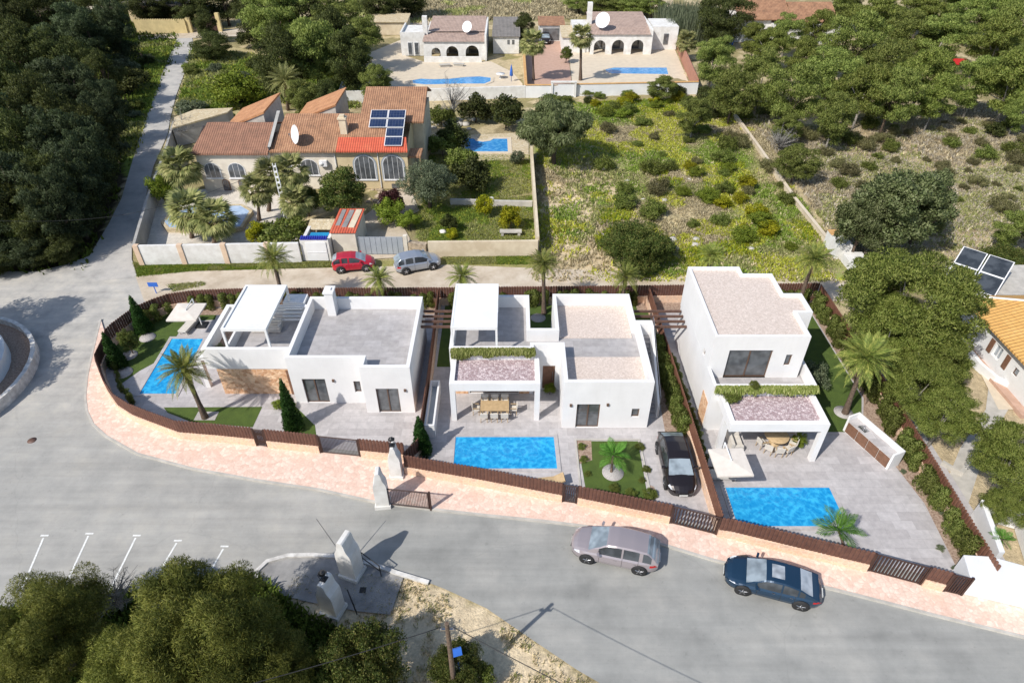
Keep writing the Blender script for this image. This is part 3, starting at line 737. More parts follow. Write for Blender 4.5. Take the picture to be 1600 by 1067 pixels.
# roof planters: trailing grass along the terrace edges (filled later by the foliage section)
# ================================================================== POOLS
def pool(label, poly, mat='pool_water', rim=None, rimmat='terrace_tile', z=.03, rw=.25, group=None, depth=.08):
    cx = sum(p[0] for p in poly)/len(poly); cy = sum(p[1] for p in poly)/len(poly)
    if area(poly) < 0: poly = poly[::-1]
    t = T('swimming_pool', label, 'pool', (cx, cy, 0), 0, group)
    outer = inset(poly, -rw); mb = MB(); n = len(poly)
    for i in range(n):
        j = (i+1) % n
        mb.quad((*outer[i], z+.045), (*outer[j], z+.045), (*poly[j], z+.045), (*poly[i], z+.045))
        mb.quad((*outer[j], z+.045), (*outer[i], z+.045), (*outer[i], 0), (*outer[j], 0))
        mb.quad((*poly[i], z+.045), (*poly[j], z+.045), (*poly[j], z-.02), (*poly[i], z-.02))
    O('coping', mb, MT[rimmat], t)
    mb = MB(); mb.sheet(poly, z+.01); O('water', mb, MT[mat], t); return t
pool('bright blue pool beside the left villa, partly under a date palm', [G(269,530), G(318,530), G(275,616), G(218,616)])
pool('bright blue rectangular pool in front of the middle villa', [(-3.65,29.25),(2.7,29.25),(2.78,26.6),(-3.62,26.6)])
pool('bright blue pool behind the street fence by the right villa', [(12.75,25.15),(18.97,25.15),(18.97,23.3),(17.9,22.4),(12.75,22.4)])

# lawns and beds inside the plots
pl('lawn', GP([(256,637),(410,636),(395,668),(300,660),(262,645)]), .036, 'lawn')
pl('lawn', [(-14.75,32.1),(-13.0,30.3),(-12.3,28.2),(-14.9,28.6)], .036, 'lawn')
pl('lawn', GP([(300,487),(340,487),(336,500),(290,503),(255,560),(218,580),(190,600),(170,560),(178,528),(215,488),(260,468)]), .035, 'lawn')
pl('lawn', [(-5.5,36.2),(-4.25,36.2),(-4.25,43.9),(-5.5,43.9)], .036, 'lawn')
pl('lawn', [(-4.25,39.65),(11.2,39.85),(11.2,44.0),(-4.25,44.0)], .037, 'lawn')
pl('lawn', [(9.7,38.0),(11.1,38.0),(11.1,39.84),(9.7,39.84)], .036, 'lawn')
pl('lawn', [(4.2,28.9),(8.1,28.9),(8.0,24.0),(4.4,24.9)], .036, 'lawn')
pl('lawn', [(18.95,29.7),(22.8,29.7),(24.2,33.0),(24.2,43.9),(18.95,43.9)], .036, 'lawn')
mb = ribbon([(4.1,25.1),(4.1,29.0),(8.2,29.0),(8.2,24.0)], .12, .03, .09); O('bed_edging', mb, MT['concrete'], label='grey edging round the palm lawn of the middle villa', cat='edging')
for nm, pts in (('soil_bed', [(4.16,28.94),(5.1,28.94),(5.0,27.3),(4.2,27.0)]), ('soil_bed', [(22.85,29.6),(24.3,32.9),(24.3,43.9),(25.1,44.3),(25.1,18.9),(23.7,19.3),(24.1,24.0),(23.6,27.5)]),
                ('soil_bed', [(9.9,28.0),(11.0,28.0),(11.0,37.5),(10.4,37.5)]), ('soil_bed', [(-25.4,43.5),(-25.2,42.6),(-6.3,42.7),(-6.3,43.8)]), ('soil_bed', [(10.2,43.1),(24.8,43.1),(24.8,44.3),(10.2,44.3)]),
                ('soil_bed', [(8.2,24.0),(8.6,24.6),(8.5,25.2),(8.2,25.4)])):
    pl(nm, pts, .044, 'mulch')
for x, y, r in ((6.17,26.3,.66),(22.34,31.5,.62),(-18.5+.0,29.9,.01),(2.1,42.2,.6),(20.3,33.6,.6)):
    mb = MB(); mb.lathe((x, y, .03), [(r, 0), (r, .04), (0, .045)], 28); O('gravel_ring', mb, MT['circle_gravel'], kind='structure')
for px_, py_, r in ((202,556,.6),(193,583,.65),(231,528,.6)):
    c_ = G(px_, py_); mb = MB(); mb.lathe((*c_, .03), [(r, 0), (r, .04), (0, .045)], 24); O('gravel_ring', mb, MT['circle_gravel'], kind='structure')
mb = MB(); c_ = G(322,652); mb.box(c_[0]-.7, c_[0]+.7, c_[1]-.3, c_[1]+.5, .03, .05); O('gravel_patch', mb, MT['circle_gravel'], kind='structure')

# ================================================================== FENCES AND GATES
def fence(label, pts, base=.7, top=1.72, zb=0, group='brown board fences of the new villas', mat='fence_brown', bmat='peach_stone'):
    pts = [Vector(p) for p in pts]
    t = T('board_fence', label, 'fence', (pts[0].x, pts[0].y, zb), 0, group)
    t.location = (pts[0].x, pts[0].y, 0)
    mb = ribbon([tuple(p) for p in pts], .24, zb, base); O('stone_base', mb, MT[bmat], t)
    mb = MB(); k = 0
    for a, b in zip(pts[:-1], pts[1:]):
        L_ = (b-a).length; d = (b-a)/L_; nrm = Vector((-d.y, d.x)); n = max(1, round(L_/.21)); w = L_/n
        for i in range(n):
            off = .0
            c = a+d*(i+.5)*w+nrm*off; hw = w*.49; jt = rnd.uniform(-.012, .012)
            pr = [(-hw, -.03), (-hw*.5, -.055), (hw*.5, -.055), (hw, -.03), (hw*.45, .03), (-hw*.45, .03)]
            pp = [(c.x+d.x*u+nrm.x*v, c.y+d.y*u+nrm.y*v) for u, v in pr]
            mb.prism(pp, base-.12+.1201, top+jt-.05)
            pp2 = [(c.x+d.x*u*.7+nrm.x*(v*.7), c.y+d.y*u*.7+nrm.y*(v*.7)) for u, v in pr]
            o = len(mb.v); nn_ = 6
            mb.add([(p[0],p[1],top+jt-.05) for p in pp]+[(p[0],p[1],top+jt) for p in pp2], [tuple(range(6,12))]+[(m_,(m_+1)%6,(m_+1)%6+6,m_+6) for m_ in range(6)])
    O('boards', mb, MT[mat], t)
    return t
F1 = [(-29.95,37.7),(-29.55,35.6),(-29.1,34.9),(-27.6,32.9),(-26.3,31.55),(-24.9,30.65),(-23.83,30.18),(-21.27,29.1),(-18.5,28.8),(-16.25,28.5)]
fence('low brown board fence on peach stone curving round the left villa pool', F1)
fence('short brown board fence between the small gate and driveway gate of the left villa', [(-15.45,28.35),(-12.07,27.9)])
fence('short piece of brown board fence right of the left villa driveway gate', [(-9.4,27.55),(-6.6,27.2)])
fence('long brown board fence in front of the middle villa pool', [(-6.5,26.25),(-2.0,25.28),(2.92,24.1)])
fence('brown board fence in front of the round lawn palm of the middle villa', [(3.81,23.93),(8.9,22.62)])
fence('brown board fence along the street before the right villa pool', [(11.4,21.75),(12.03,21.65),(17.91,19.85),(18.78,19.6)])
fence('stub of brown board fence between the two black gates of the right villa', [(21.3,18.75),(22.2,18.45)])
fence('curved rear brown board fence along the dirt lane behind the left villa', [(-29.95,37.75),(-30.25,38.5),(-30.1,39.4),(-29.45,41.3),(-28.4,42.5),(-27.5,43.2),(-25.7,43.7),(-22.3,43.95),(-15.4,44.05),(-6.0,44.1)])
fence('straight rear brown board fence along the dirt lane behind the middle and right villas', [(-6.0,44.1),(13,44.45),(25.2,44.75)])
fence('brown board fence between the left and middle villas', [(-5.95,43.9),(-5.75,33.5),(-5.75,27.5),(-6.5,26.4)], mat='fence_brown_warm')
fence('brown board fence with hedge between the middle and right villas', [(11.15,44.2),(11.25,38),(11.45,27),(11.5,21.9)], mat='fence_brown_warm')
fence('tall brown board fence on the far right side of the right villa', [(25.2,44.6),(25.2,31),(24.75,18.75)], mat='fence_brown_warm')

def bar_gate(label, p, q, z0=.12, h=1.45, n=10, lean=0.0, tube=.022, mat='brown_metal', solid=False, name='gate', diag=0):
    p = Vector(p); q = Vector(q); d = (q-p); L_ = d.length; d /= L_
    t = T(name, label, 'gate', (p.x, p.y, 0))
    mb = MB()
    P = lambda s, z: (p.x+d.x*s, p.y+d.y*s, z)
    for a, b in ((P(0,z0+.05),P(L_,z0+.05)),(P(0,z0+h),P(L_,z0+h)),(P(.03,z0),P(.03,z0+h)),(P(L_-.03,z0),P(L_-.03,z0+h))): mb.tube(a, b, .04)
    O('gate_frame', mb, MT[mat], t)
    mb = MB()
    for i in range(n):
        s = .06+(L_-.12)*(i+.5)/n
        mb.tube(P(max(.03,s-diag/2), z0+.05), P(min(L_-.03,s+diag/2), z0+h), tube, n=4, caps=False)
        if diag: mb.tube(P(min(L_-.03,s+diag/2), z0+.05), P(max(.03,s-diag/2), z0+h), tube, n=4, caps=False)
    O('gate_bars', mb, MT[mat], t)
    for e_ in (p-d*.07, q+d*.07):
        mb = MB(); mb.rbox((*e_, .8), (.1,.1,1.7), math.atan2(d.y,d.x)); O('gate_post', mb, MT[mat], t)
    return t
bar_gate('narrow brown gate in the fence of the left villa', (-16.15,28.45), (-15.55,28.36), n=5, diag=.1)
bar_gate('wide brown driveway gate with thin vertical bars of the left villa', (-11.95,27.87), (-9.5,27.55), n=26, tube=.014)
bar_gate('narrow brown gate in the fence of the middle villa', (3.0,24.08), (3.73,23.95), n=5, diag=.12)
bar_gate('black barred driveway gate behind the taupe car', (9.0,22.58), (11.3,21.85), n=13, tube=.045)
bar_gate('wide black barred gate at the right end of the street fence', (18.9,19.57), (21.2,18.8), n=14, tube=.045)
bar_gate('small black barred gate beside the white wall', (22.3,18.4), (23.0,18.2), n=5, tube=.045)
# timber beams bridging the gaps between villas
for i, (xa, xb, lab) in enumerate(((-6.5,-4.18,'four brown timber beams bridging the gap between left and middle villas'),(8.7,12.45,'brown timber beams bridging the gap between middle and right villas'))):
    t = T('timber_beams', lab, 'pergola', (xa, 38, 0))
    for k in range(4):
        mb = MB(); y = 37.1+k*.62; mb.box(xa+.003, xb-.003, y, y+.14, 2.9, 3.06); O('beam', mb, MT['beam_brown'], t)
# ================================================================== OLD HOUSE BEHIND THE LANE
def gable_roof(par, x0, x1, ye, ze, yr, zr, yb, zb, mat, th=.18, xr0=None, xr1=None, name='roof'):
    """eave at ye/ze, ridge at yr/zr, back edge yb/zb"""
    xr0 = x0 if xr0 is None else xr0; xr1 = x1 if xr1 is None else xr1
    mb = MB()
    v = [(x0,ye,ze),(x1,ye,ze),(xr1,yr,zr),(xr0,yr,zr),(x1,yb,zb),(x0,yb,zb)]
    w = [(a,b,c-th) for a,b,c in v]
    mb.add(v+w, [(0,1,2,3),(3,2,4,5),(7,6,9,8),(8,9,11,10),(0,6,7,1),(4,10,11,5),(1,7,8,2),(2,8,10,4),(5,11,9,3),(3,9,6,0)])
    return O(name, mb, MT[mat], par)
def arch_win(par, xc, y, zc, hw, h, frame='alu_white', gl='window_glass', mull=3, surround=None):
    """arched window standing 3 cm proud of a wall that faces -y"""
    def arc(hw_, top0, rr, n=12): return [(xc-hw_, zc)]+[(xc-hw_, top0)]*0+[(xc+hw_, zc)]+[(xc+rr*math.cos(math.pi*i/n), top0+rr*math.sin(math.pi*i/n)*.9) for i in range(n+1)]
    spring = zc+h-hw*.9
    if surround:
        mb = MB(); mb.prism_xz(arc(hw+.16, spring, hw+.16), y-.04, y+.01); O('arch_surround', mb, MT[surround], par)
    mb = MB(); mb.prism_xz(arc(hw, spring, hw), y-.055, y-.02)
    f = O('window', mb, MT[frame], par)
    mb = MB(); 
    for i in range(mull):
        a = xc-hw+.06+(2*hw-.12)*i/mull; b = a+(2*hw-.12)/mull-.05
        zt = lambda x: spring+math.sqrt(max(0, 1-((x-xc)/(hw-.05))**2))*(hw-.05)*.9
        pts = [(a, zc+.08), (b, zc+.08)]+[(b+(a-b)*k/5, max(zc+.1, zt(b+(a-b)*k/5)-.02)) for k in range(6)]
        mb.prism_xz(pts, y-.07, y-.056)
    O('pane', mb, MT[gl], f)
    mb = MB(); mb.box(xc-hw-.1, xc+hw+.1, y-.12, y-.001, zc-.1, zc-.01); O('sill', mb, MT['alu_white'], f)
oh = T('old_house', 'long old cream house with terracotta tiled roofs and arched windows behind the palms', 'house', (-22, 69, 0))
mb = MB(); mb.box(-33.0, -25.2, 65.3, 71, 0, 4.3); mb.box(-25.199, -18.6, 65.8, 71, 0, 4.35)
mb.add([(-33.0,65.3,4.3),(-33.0,71,4.3),(-33.0,69,5.9)], [(0,2,1)]); O('wall', mb, MT['pale_render'], oh)
mb = MB(); mb.box(-18.599, -11.0, 65.8, 71.5, 0, 4.35); mb.add([(-11.0,65.8,4.35),(-11.0,71.5,4.35),(-11.0,71.5,6.0)], [(0,1,2)]); O('wall', mb, MT['yellow_render'], oh, label='yellow ochre right wall')
gable_roof(oh, -33.3, -25.25, 64.9, 4.35, 69.3, 6.0, 72.5, 4.9, 'roof_brown', xr0=-32.6, name='left_roof')
gable_roof(oh, -25.2, -10.8, 65.3, 4.45, 70.6, 6.5, 74.5, 5.1, 'roof_terracotta', xr0=-24.4, xr1=-12.5, name='main_roof')
mb = MB(); mb.add([(-18.3,65.29,4.46),(-10.85,65.29,4.46),(-11.15,67.2,5.2),(-18.3,67.2,5.2),(-18.3,65.29,4.3),(-10.85,65.29,4.3)], [(0,1,2,3),(4,5,1,0)]); O('red_roof_strip', mb, MT['roof_red'], oh)
mb = MB(); mb.add([(-25.2,65.3,4.4),(-25.2,70.4,6.3),(-25.2,70.4,4.8),(-24.95,65.3,4.9),(-24.9,70.3,6.9),(-25.25,65.3,4.9),(-25.25,70.3,6.9)], [(0,1,6,5),(5,6,4,3)]); O('parapet', mb, MT['grey_render'], oh)
# rear wings
for (xl, xr, yf, yb, zl, zh) in ((-31.6,-26.8,70.5,77.0,4.9,6.7),(-24.2,-19.3,72.0,78.0,5.2,7.0)):
    mb = MB(); v = [(xl,yf,zl),(xr,yf,zh),(xr,yb,zh),(xl,yb,zl)]; w = [(a,b,c-.2) for a,b,c in v]
    mb.add(v+w, [(0,1,2,3),(0,4,5,1),(1,5,6,2),(2,6,7,3),(3,7,4,0)]); O('rear_roof', mb, MT['roof_orange_y'], oh)
    mb = MB(); mb.add([(xl+.1,yf+.1,0),(xr-.1,yf+.1,0),(xr-.1,yb-.1,0),(xl+.1,yb-.1,0),(xl+.1,yf+.1,zl-.2),(xr-.1,yf+.1,zh-.22),(xr-.1,yb-.1,zh-.22),(xl+.1,yb-.1,zl-.2)], [(0,1,5,4),(1,2,6,5),(2,3,7,6),(3,0,4,7)]); O('rear_wall', mb, MT['concrete'], oh)
gable_roof(oh, -16.6, -9.6, 70.3, 5.7, 76.2, 7.6, 79.5, 6.2, 'roof_terracotta', name='rear_roof')
mb = MB(); mb.box(-16.3, -9.9, 71.6, 79, 0, 5.5); O('rear_wall', mb, MT['cream_render'], oh)
mb = MB(); mb.box(-10.99, -9.6, 66.0, 68.2, 3.4, 3.6); mb.box(-9.8, -9.65, 66.05, 66.2, 0, 3.399); O('porch_roof', mb, MT['roof_terracotta'], oh)
Y = 65.3
arch_win(oh, -32.0+.35, Y, 1.5, .85, 1.7); arch_win(oh, -29.1, Y, 1.5, .9, 1.7)
arch_win(oh, -26.6, Y, 1.8, .4, 1.3); arch_win(oh, -30.6, Y, .05, .4, 1.3, 'wood_brown'); arch_win(oh, -28.9, Y, .05, .4, 1.3, 'wood_brown')
Y = 65.8
arch_win(oh, -24.2, Y, 1.6, .85, 1.8); arch_win(oh, -21.5, Y, 1.6, .95, 1.8)
arch_win(oh, -15.6, Y, 1.1, 1.1, 2.7, mull=4, surround='grey_sheet'); arch_win(oh, -12.6, Y, 1.1, 1.1, 2.7, mull=4, surround='grey_sheet')
mb = MB(); mb.box(-13.0,-12.2,Y-.06,Y-.002,.1,.6); O('window', mb, MT['window_glass'], oh)
mb = MB(); mb.tube((-18.6,Y-.08,.2),(-18.6,Y-.08,4.2),.05); mb.tube((-14.1,Y-.08,.2),(-14.1,Y-.08,4.2),.05); O('drainpipe', mb, MT['alu_white'], oh)
mb = MB(); mb.box(-20.3,-19.5,Y-.4,Y-.005,2.7,3.3); mb.lathe((-20.05,Y-.43,3.0),[(0,0),(.22,0),(.22,.02)],14,axis='y'); O('air_conditioner', mb, MT['alu_white'], oh)
mb = MB(); mb.box(-18.1,-17.4,67.6,68.3,4.9,6.9); mb.box(-18.2,-17.3,67.5,68.4,6.9,7.05); mb.box(-18.0,-17.5,67.7,68.2,7.05,7.3); O('chimney', mb, MT['cream_render'], oh)
def dish(label, x, y, z, r, aim=(-.35,-.75,.5), group=None, mat='alu_white'):
    t = T('satellite_dish', label, 'satellite dish', (x, y, z), 0, group)
    a = Vector(aim).normalized(); ql = a.to_track_quat('Z', 'Y').to_matrix().to_4x4(); c = Vector((0,0,r*1.15))
    mb = MB(); n = 24; ring = [(r*k/5, (k/5)**2*r*.22) for k in range(6)]
    vs = []
    for rr, zz in ring:
        for i in range(n): vs.append(c+ql @ Vector((rr*math.cos(6.2832*i/n), rr*math.sin(6.2832*i/n), zz)))
    fs = [(i*n+j, i*n+(j+1)%n, (i+1)*n+(j+1)%n, (i+1)*n+j) for i in range(5) for j in range(n)]
    mb.add(vs, fs, 0, True); O('reflector', mb, MT[mat], t, True)
    mb = MB(); mb.tube((0,0,0), c, .04); tip = c+a*r*.9; mb.tube(c-ql@Vector((0,r,-.2*r)), tip, .02); mb.tube(tip-a*.12, tip+a*.05, .06); O('mount', mb, MT['steel'], t, True)
    return t
dish('large white satellite dish on the terracotta roof of the old cream house', -22.3, 66.3, 4.75, .95, (-.75,-.6,.25))
t = T('solar_array', 'blue solar panels on the terracotta roof of the old cream house', 'solar panels', (-13.2, 69, 5.6))
m, nt, N, L, b = new_mat('solar_cell'); b.inputs['Roughness'].default_value = .15
br = N.new('ShaderNodeTexBrick'); L.new(coords(nt), br.inputs['Vector']); br.offset = 0
br.inputs['Color1'].default_value = (.010,.022,.060,1); br.inputs['Color2'].default_value = (.016,.03,.08,1); br.inputs['Mortar'].default_value = (.12,.14,.18,1)
br.inputs['Scale'].default_value = 1; br.inputs['Brick Width'].default_value = .31; br.inputs['Row Height'].default_value = .31; br.inputs['Mortar Size'].default_value = .008
L.new(br.outputs[0], b.inputs['Base Color'])
zr_ = lambda y: 4.45+(y-65.3)*(2.05/5.3)
for (xa, ya) in ((-15.2,69.6),(-13.3,69.6),(-15.2,68.3),(-13.3,68.3),(-13.3,67.0),(-13.3,65.75)):
    sl = math.atan2(2.05,5.3); c = (xa+.93, ya+.6, zr_(ya+.6)+.22)
    mb = MB(); mb.rbox(c, (1.86, 1.29, .05), 0, 0, 0, sl); p_ = O('solar_panel', mb, MT['alu_white'], t)
    mb = MB(); mb.rbox((c[0], c[1]-.012, c[2]+.028), (1.72, 1.18, .012), 0, 0, 0, sl); O('cells', mb, MT['solar_cell'], p_)
# yard, walls
sheet('yard_paving', [(222,404),(247,300),(320,296),(420,296),(470,330),(470,380),(440,398)], .03, 'pale_terrace')
def wall(label, pts, z, th=.22, mat='old_white', cap=None, zt=0, name='garden_wall', group=None, pil=None):
    t = T(name, label, 'wall', (pts[0][0], pts[0][1], 0), 0, group)
    O('wall_body', ribbon(pts, th, -.15, z), MT[mat], t)
    if cap: O('coping', ribbon(pts, th+.12, z, z+.07), MT[cap], t)
    if pil:
        mb = MB()
        for (x, y) in pil: mb.box(x-.22, x+.22, y-.19, y+.19, 0, z+.06)
        O('pilasters', mb, MT[pil_mat(pil)], t)
    return t
def pil_mat(p): return 'orange_tile_edge'
M('pilaster_cream', (.66,.50,.36), (.58,.42,.30), 2, .85)
def pil_mat(p): return 'pilaster_cream'
wall('long white wall with cream pilasters along the lane in front of the fan palms', [(-33.4,50.35),(-19.0,50.85)], 1.95, .25, 'old_white', None, 0, 'garden_wall', None, [(-33.2,50.35),(-29.4,50.48),(-25.6,50.6),(-21.8,50.74)])
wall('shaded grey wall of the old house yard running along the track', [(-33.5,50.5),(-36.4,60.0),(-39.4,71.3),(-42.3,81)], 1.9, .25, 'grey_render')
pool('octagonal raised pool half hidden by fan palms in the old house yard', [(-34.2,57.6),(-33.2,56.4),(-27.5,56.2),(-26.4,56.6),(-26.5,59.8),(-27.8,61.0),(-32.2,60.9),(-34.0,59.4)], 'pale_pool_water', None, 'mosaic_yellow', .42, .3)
# garage front, blue tank, hut with striped roof, grey gate
t = T('garage', 'white garage front with blue tiled ridge between white wall and striped hut', 'garage', (-17.4, 51.2, 0))
mb = MB(); mb.box(-18.9, -16.35, 51.0, 51.3, 0, 2.1); mb.box(-18.9,-18.6,51.3,54.5,0,1.9); mb.box(-16.6,-16.352,51.3,54.5,0,1.9); O('wall', mb, MT['old_white'], t)
mb = MB(); mb.box(-18.45, -16.6, 50.93, 50.99, .05, 1.9); mb.box(-18.35,-16.7,50.9,50.93,.9,.93); O('garage_door', mb, MT['white_paint'], t)
M('blue_ridge', (.02,.03,.28), (.03,.04,.35), 4, .4)
mb = MB()
for k in range(12): mb.tube((-18.75+k*.2, 51.0, 2.17), (-18.75+k*.2, 51.45, 2.25), .1, .1, 6)
O('blue_tile_ridge', mb, MT['blue_ridge'], t)
t = T('water_tank', 'small tank covered by a blue sheet behind the white garage front', 'tank', (-17.6, 52.6, 0))
mb = MB(); mb.box(-18.5,-16.7,51.6,53.2,0,1.6); O('tank_body', mb, MT['concrete'], t)
mb = MB(); mb.box(-18.45,-16.75,51.65,53.15,1.6,1.7); O('cover', mb, MT['blue_tarp'], t)
t = T('shade_roof', 'beige corrugated lean-to behind the blue covered tank', 'shed', (-17.6, 54.5, 0))
mb = MB(); mb.rbox((-17.6,54.3,1.9),(2.6,1.6,.08),0,0,0,R(8)); O('roof', mb, MT['mosaic_yellow'], t)
mb = MB(); mb.box(-18.8,-16.4,54.9,55.1,0,1.9); mb.box(-18.75,-18.6,53.5,53.65,0,1.75); O('wall', mb, MT['cream_render'], t)
t = T('striped_hut', 'small hut with red and grey striped flat roof beside the red car', 'hut', (-15.1, 53.5, 0))
mb = MB(); mb.box(-16.25,-14.1,51.9,56.3,0,2.35); O('wall', mb, MT['pale_render'], t)
mb = MB(); mb.box(-16.35,-14.0,51.8,56.4,2.35,2.45); O('roof', mb, MT['roof_red'], t)
mb = MB(); mb.rbox((-15.85,54.6,2.47),(.38,3.1,.04)); mb.rbox((-15.15,54.4,2.47),(.45,3.3,.04),R(-2)); O('grey_roof_sheet', mb, MT['patio_grey'], t)
mb = MB(); mb.rbox((-14.5,54.4,2.48),(.55,3.5,.05),R(-2)); O('beige_roof_sheet', mb, MT['cream_render'], t)
t = T('sliding_gate', 'wide plain grey metal gate behind the silver car', 'gate', (-12, 52.05, 0))
mb = MB(); mb.box(-13.9,-9.9,52.0,52.06,.1,1.85); 
for k in range(9): mb.box(-13.9+k*.495-.02,-13.9+k*.495+.02,51.97,51.999,.1,1.85)
O('gate_leaf', mb, MT['grey_sheet'], t)
mb = MB(); mb.box(-9.85,-9.5,51.9,52.25,0,2.0); O('gate_post', mb, MT['pale_render'], t)
wall('cream front wall of the green garden beside the rubble stones', [(-7.6,51.75),(2.35,51.95)], 1.55, .25, 'cream_render')
wall('low dry rubble stone wall between grey gate and cream wall', [(-9.4,52.2),(-7.75,51.8)], 1.3, .5, 'rubble')
wall('tall pale garden wall casting a long dark shadow on the open field', [(2.35,52.1),(2.3,62),(2.25,75)], 1.85, .25, 'cream_render')
wall('low pale wall dividing the green garden from the pool garden', [(-6.4,62.2),(-1,61.8),(2.1,61.7)], .6, .3, 'concrete')
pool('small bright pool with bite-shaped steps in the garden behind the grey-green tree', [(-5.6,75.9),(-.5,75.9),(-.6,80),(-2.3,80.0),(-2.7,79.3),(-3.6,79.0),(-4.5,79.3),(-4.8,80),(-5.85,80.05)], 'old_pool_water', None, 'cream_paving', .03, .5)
sheet('pool_surround', [(700,228),(720,212),(805,208),(826,212),(826,250),(740,252)], .03, 'mosaic_yellow')
sheet('old_drive', [(535,400),(535,360),(580,330),(600,300),(640,290),(655,330),(625,345),(640,372),(640,402),(585,405)], .028, 'lane')
t = T('ramp_roof', 'slanting beige lean-to roof at the left end of the old cream house', 'roof', (-38, 80, 0))
mb = MB(); v = [(-41,77.6,2.3),(-42,81,2.4),(-40.3,83.2,2.6),(-35.3,83,2.9),(-35.4,81.4,2.9)]
mb.add(v+[(a,b,c-.15) for a,b,c in v], [(4,3,2,1,0)]+[(i,(i+1)%5,(i+1)%5+5,i+5) for i in range(5)]); O('roof_slab', mb, MT['mosaic_yellow'], t)
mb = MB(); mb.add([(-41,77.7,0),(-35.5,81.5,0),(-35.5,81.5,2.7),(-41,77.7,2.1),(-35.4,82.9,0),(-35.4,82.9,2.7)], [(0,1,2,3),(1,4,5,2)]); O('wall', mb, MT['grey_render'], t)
# lattice concrete pole
t = T('lattice_pole', 'tilted white concrete ladder-like pylon rising between the fan palms', 'pole', (-21.9, 57.2, 0))
mb = MB(); h = 6.6
for s in (-1,1): mb.tube((s*.22,0,0),(s*.13-.0,0,h),.07,.05,6)
for k in range(12): z = .4+k*.53; w_ = .22-.09*z/h; mb.box(-w_,w_,-.06,.06,z,z+.16)
O('pole_body', mb, MT['white_paint'], t, True)

# ================================================================== TOP ROW HOUSES
def arcade(mb, x0, x1, y0, y1, zt, arches, z0=0):
    """front wall with real arched openings"""
    xs = x0
    for xc, hw, sp in arches:
        m_ = .12; a = xc-hw-m_; b = xc+hw+m_
        if a > xs+.01: mb.box(xs, a, y0, y1, z0, zt)
        n = 8; arc = [(xc-hw*math.cos(math.pi*i/n), sp+hw*math.sin(math.pi*i/n)) for i in range(n+1)]
        h = n//2
        mb.prism_xz([(a,z0),(xc-hw,z0)]+arc[:h+1]+[(xc,zt),(a,zt)], y0, y1)
        mb.prism_xz([(xc,zt)]+arc[h:]+[(xc+hw,z0),(b,z0),(b,zt)], y0, y1)
        xs = b
    mb.box(xs, x1, y0, y1, z0, zt)
ta = T('white_house', 'white single-storey house with three arches behind the curved pool, top left of the pair', 'house', (-10, 118, 0))
mb = MB(); mb.box(-18.7,-14.6,117.2,124,0,3.3); mb.box(-14.599,-4.3,118.6,127,0,3.2); mb.box(-4.5,-4.2,114.2,127.2,0,3.9); mb.box(-18.7,-14.6,117.2,117.45,3.3,3.7); mb.box(-18.7,-18.45,117.45,124,3.3,3.7)
mb.box(-14.9,-14.1,117.6,118.55,3.2,6.0)
arcade(mb, -14.6, -4.501, 114.6, 114.95, 2.9, [(-13.0+.4,.75,1.2),(-9.9,1.0,1.2),(-6.6,1.1,1.2)]); O('wall', mb, MT['old_white'], ta)
mb = MB(); mb.add([(-14.7,114.3,2.95),(-4.51,114.3,2.95),(-4.51,118.6,3.35),(-14.7,118.6,3.35)], [(0,1,2,3)]); mb.add([(-14.1,118.6,3.5),(-4.51,118.6,3.5),(-4.51,127.2,4.1),(-14.1,127.2,4.1)], [(0,1,2,3)]); O('roof', mb, MT['roof_faded'], ta)
for x in (-17.2,-16.1):
    mb = MB(); mb.box(x-.4,x+.4,117.12,117.19,.1,2.2); f=O('window', mb, MT['alu_white'], ta); mb = MB(); mb.box(x-.3,x+.3,117.09,117.12,.2,2.1); O('pane', mb, MT['window_glass'], f)
for x in (-12.4,-10,-6.6):
    mb = MB(); mb.box(x-.8,x+.8,118.5,118.59,.1,2.1); O('window', mb, MT['window_glass'], ta)
mb = MB(); mb.box(-14.5,-5,113.2,113.5,0,.9); O('terrace_wall', mb, MT['old_white'], ta)
tb = T('white_house', 'white house with three arches and cream terrace, top right of the pair', 'house', (18, 120, 0))
mb = MB(); mb.box(10.5,24.2,121.5,127.5,0,3.4); mb.box(24.201,28.6,121,127,0,3.7); arcade(mb, 13.3, 23.3, 117.9, 118.3, 3.2, [(14.9,1.0,1.3),(18.0,1.05,1.3),(21.3,1.05,1.3)]); mb.box(23.301,23.7,117.9,127.6,0,4.0); mb.box(12.9,13.7,122,122.9,3.4,7.2); mb.box(10.5,13.2,119.2,121.49,0,3.0); O('wall', mb, MT['old_white'], tb)
mb = MB(); mb.add([(13.2,117.6,3.25),(23.35,117.6,3.25),(23.35,120.4,3.75),(13.2,120.4,3.75)], [(0,1,2,3)]); mb.add([(13.3,120.4,3.75),(23.4,120.4,3.75),(23.4,129,4.4),(13.3,129,4.4)], [(0,1,2,3)]); O('roof', mb, MT['roof_faded'], tb)
for x in (14.9,18,21.3):
    mb = MB(); mb.box(x-.85,x+.85,121.4,121.49,.1,2.3); O('window', mb, MT['window_glass'], tb)
mb = MB(); mb.box(26.2,27.0,120.9,120.99,.9,2.6); O('window', mb, MT['window_glass'], tb)
dish('white satellite dish on the roof of the top left white house', -7.4, 117.6, 3.4, .9, (-.4,-.75,.4))
dish('big white satellite dish on the roof of the top right white house', 15.3, 119.4, 3.6, 1.25, (-.4,-.75,.4))
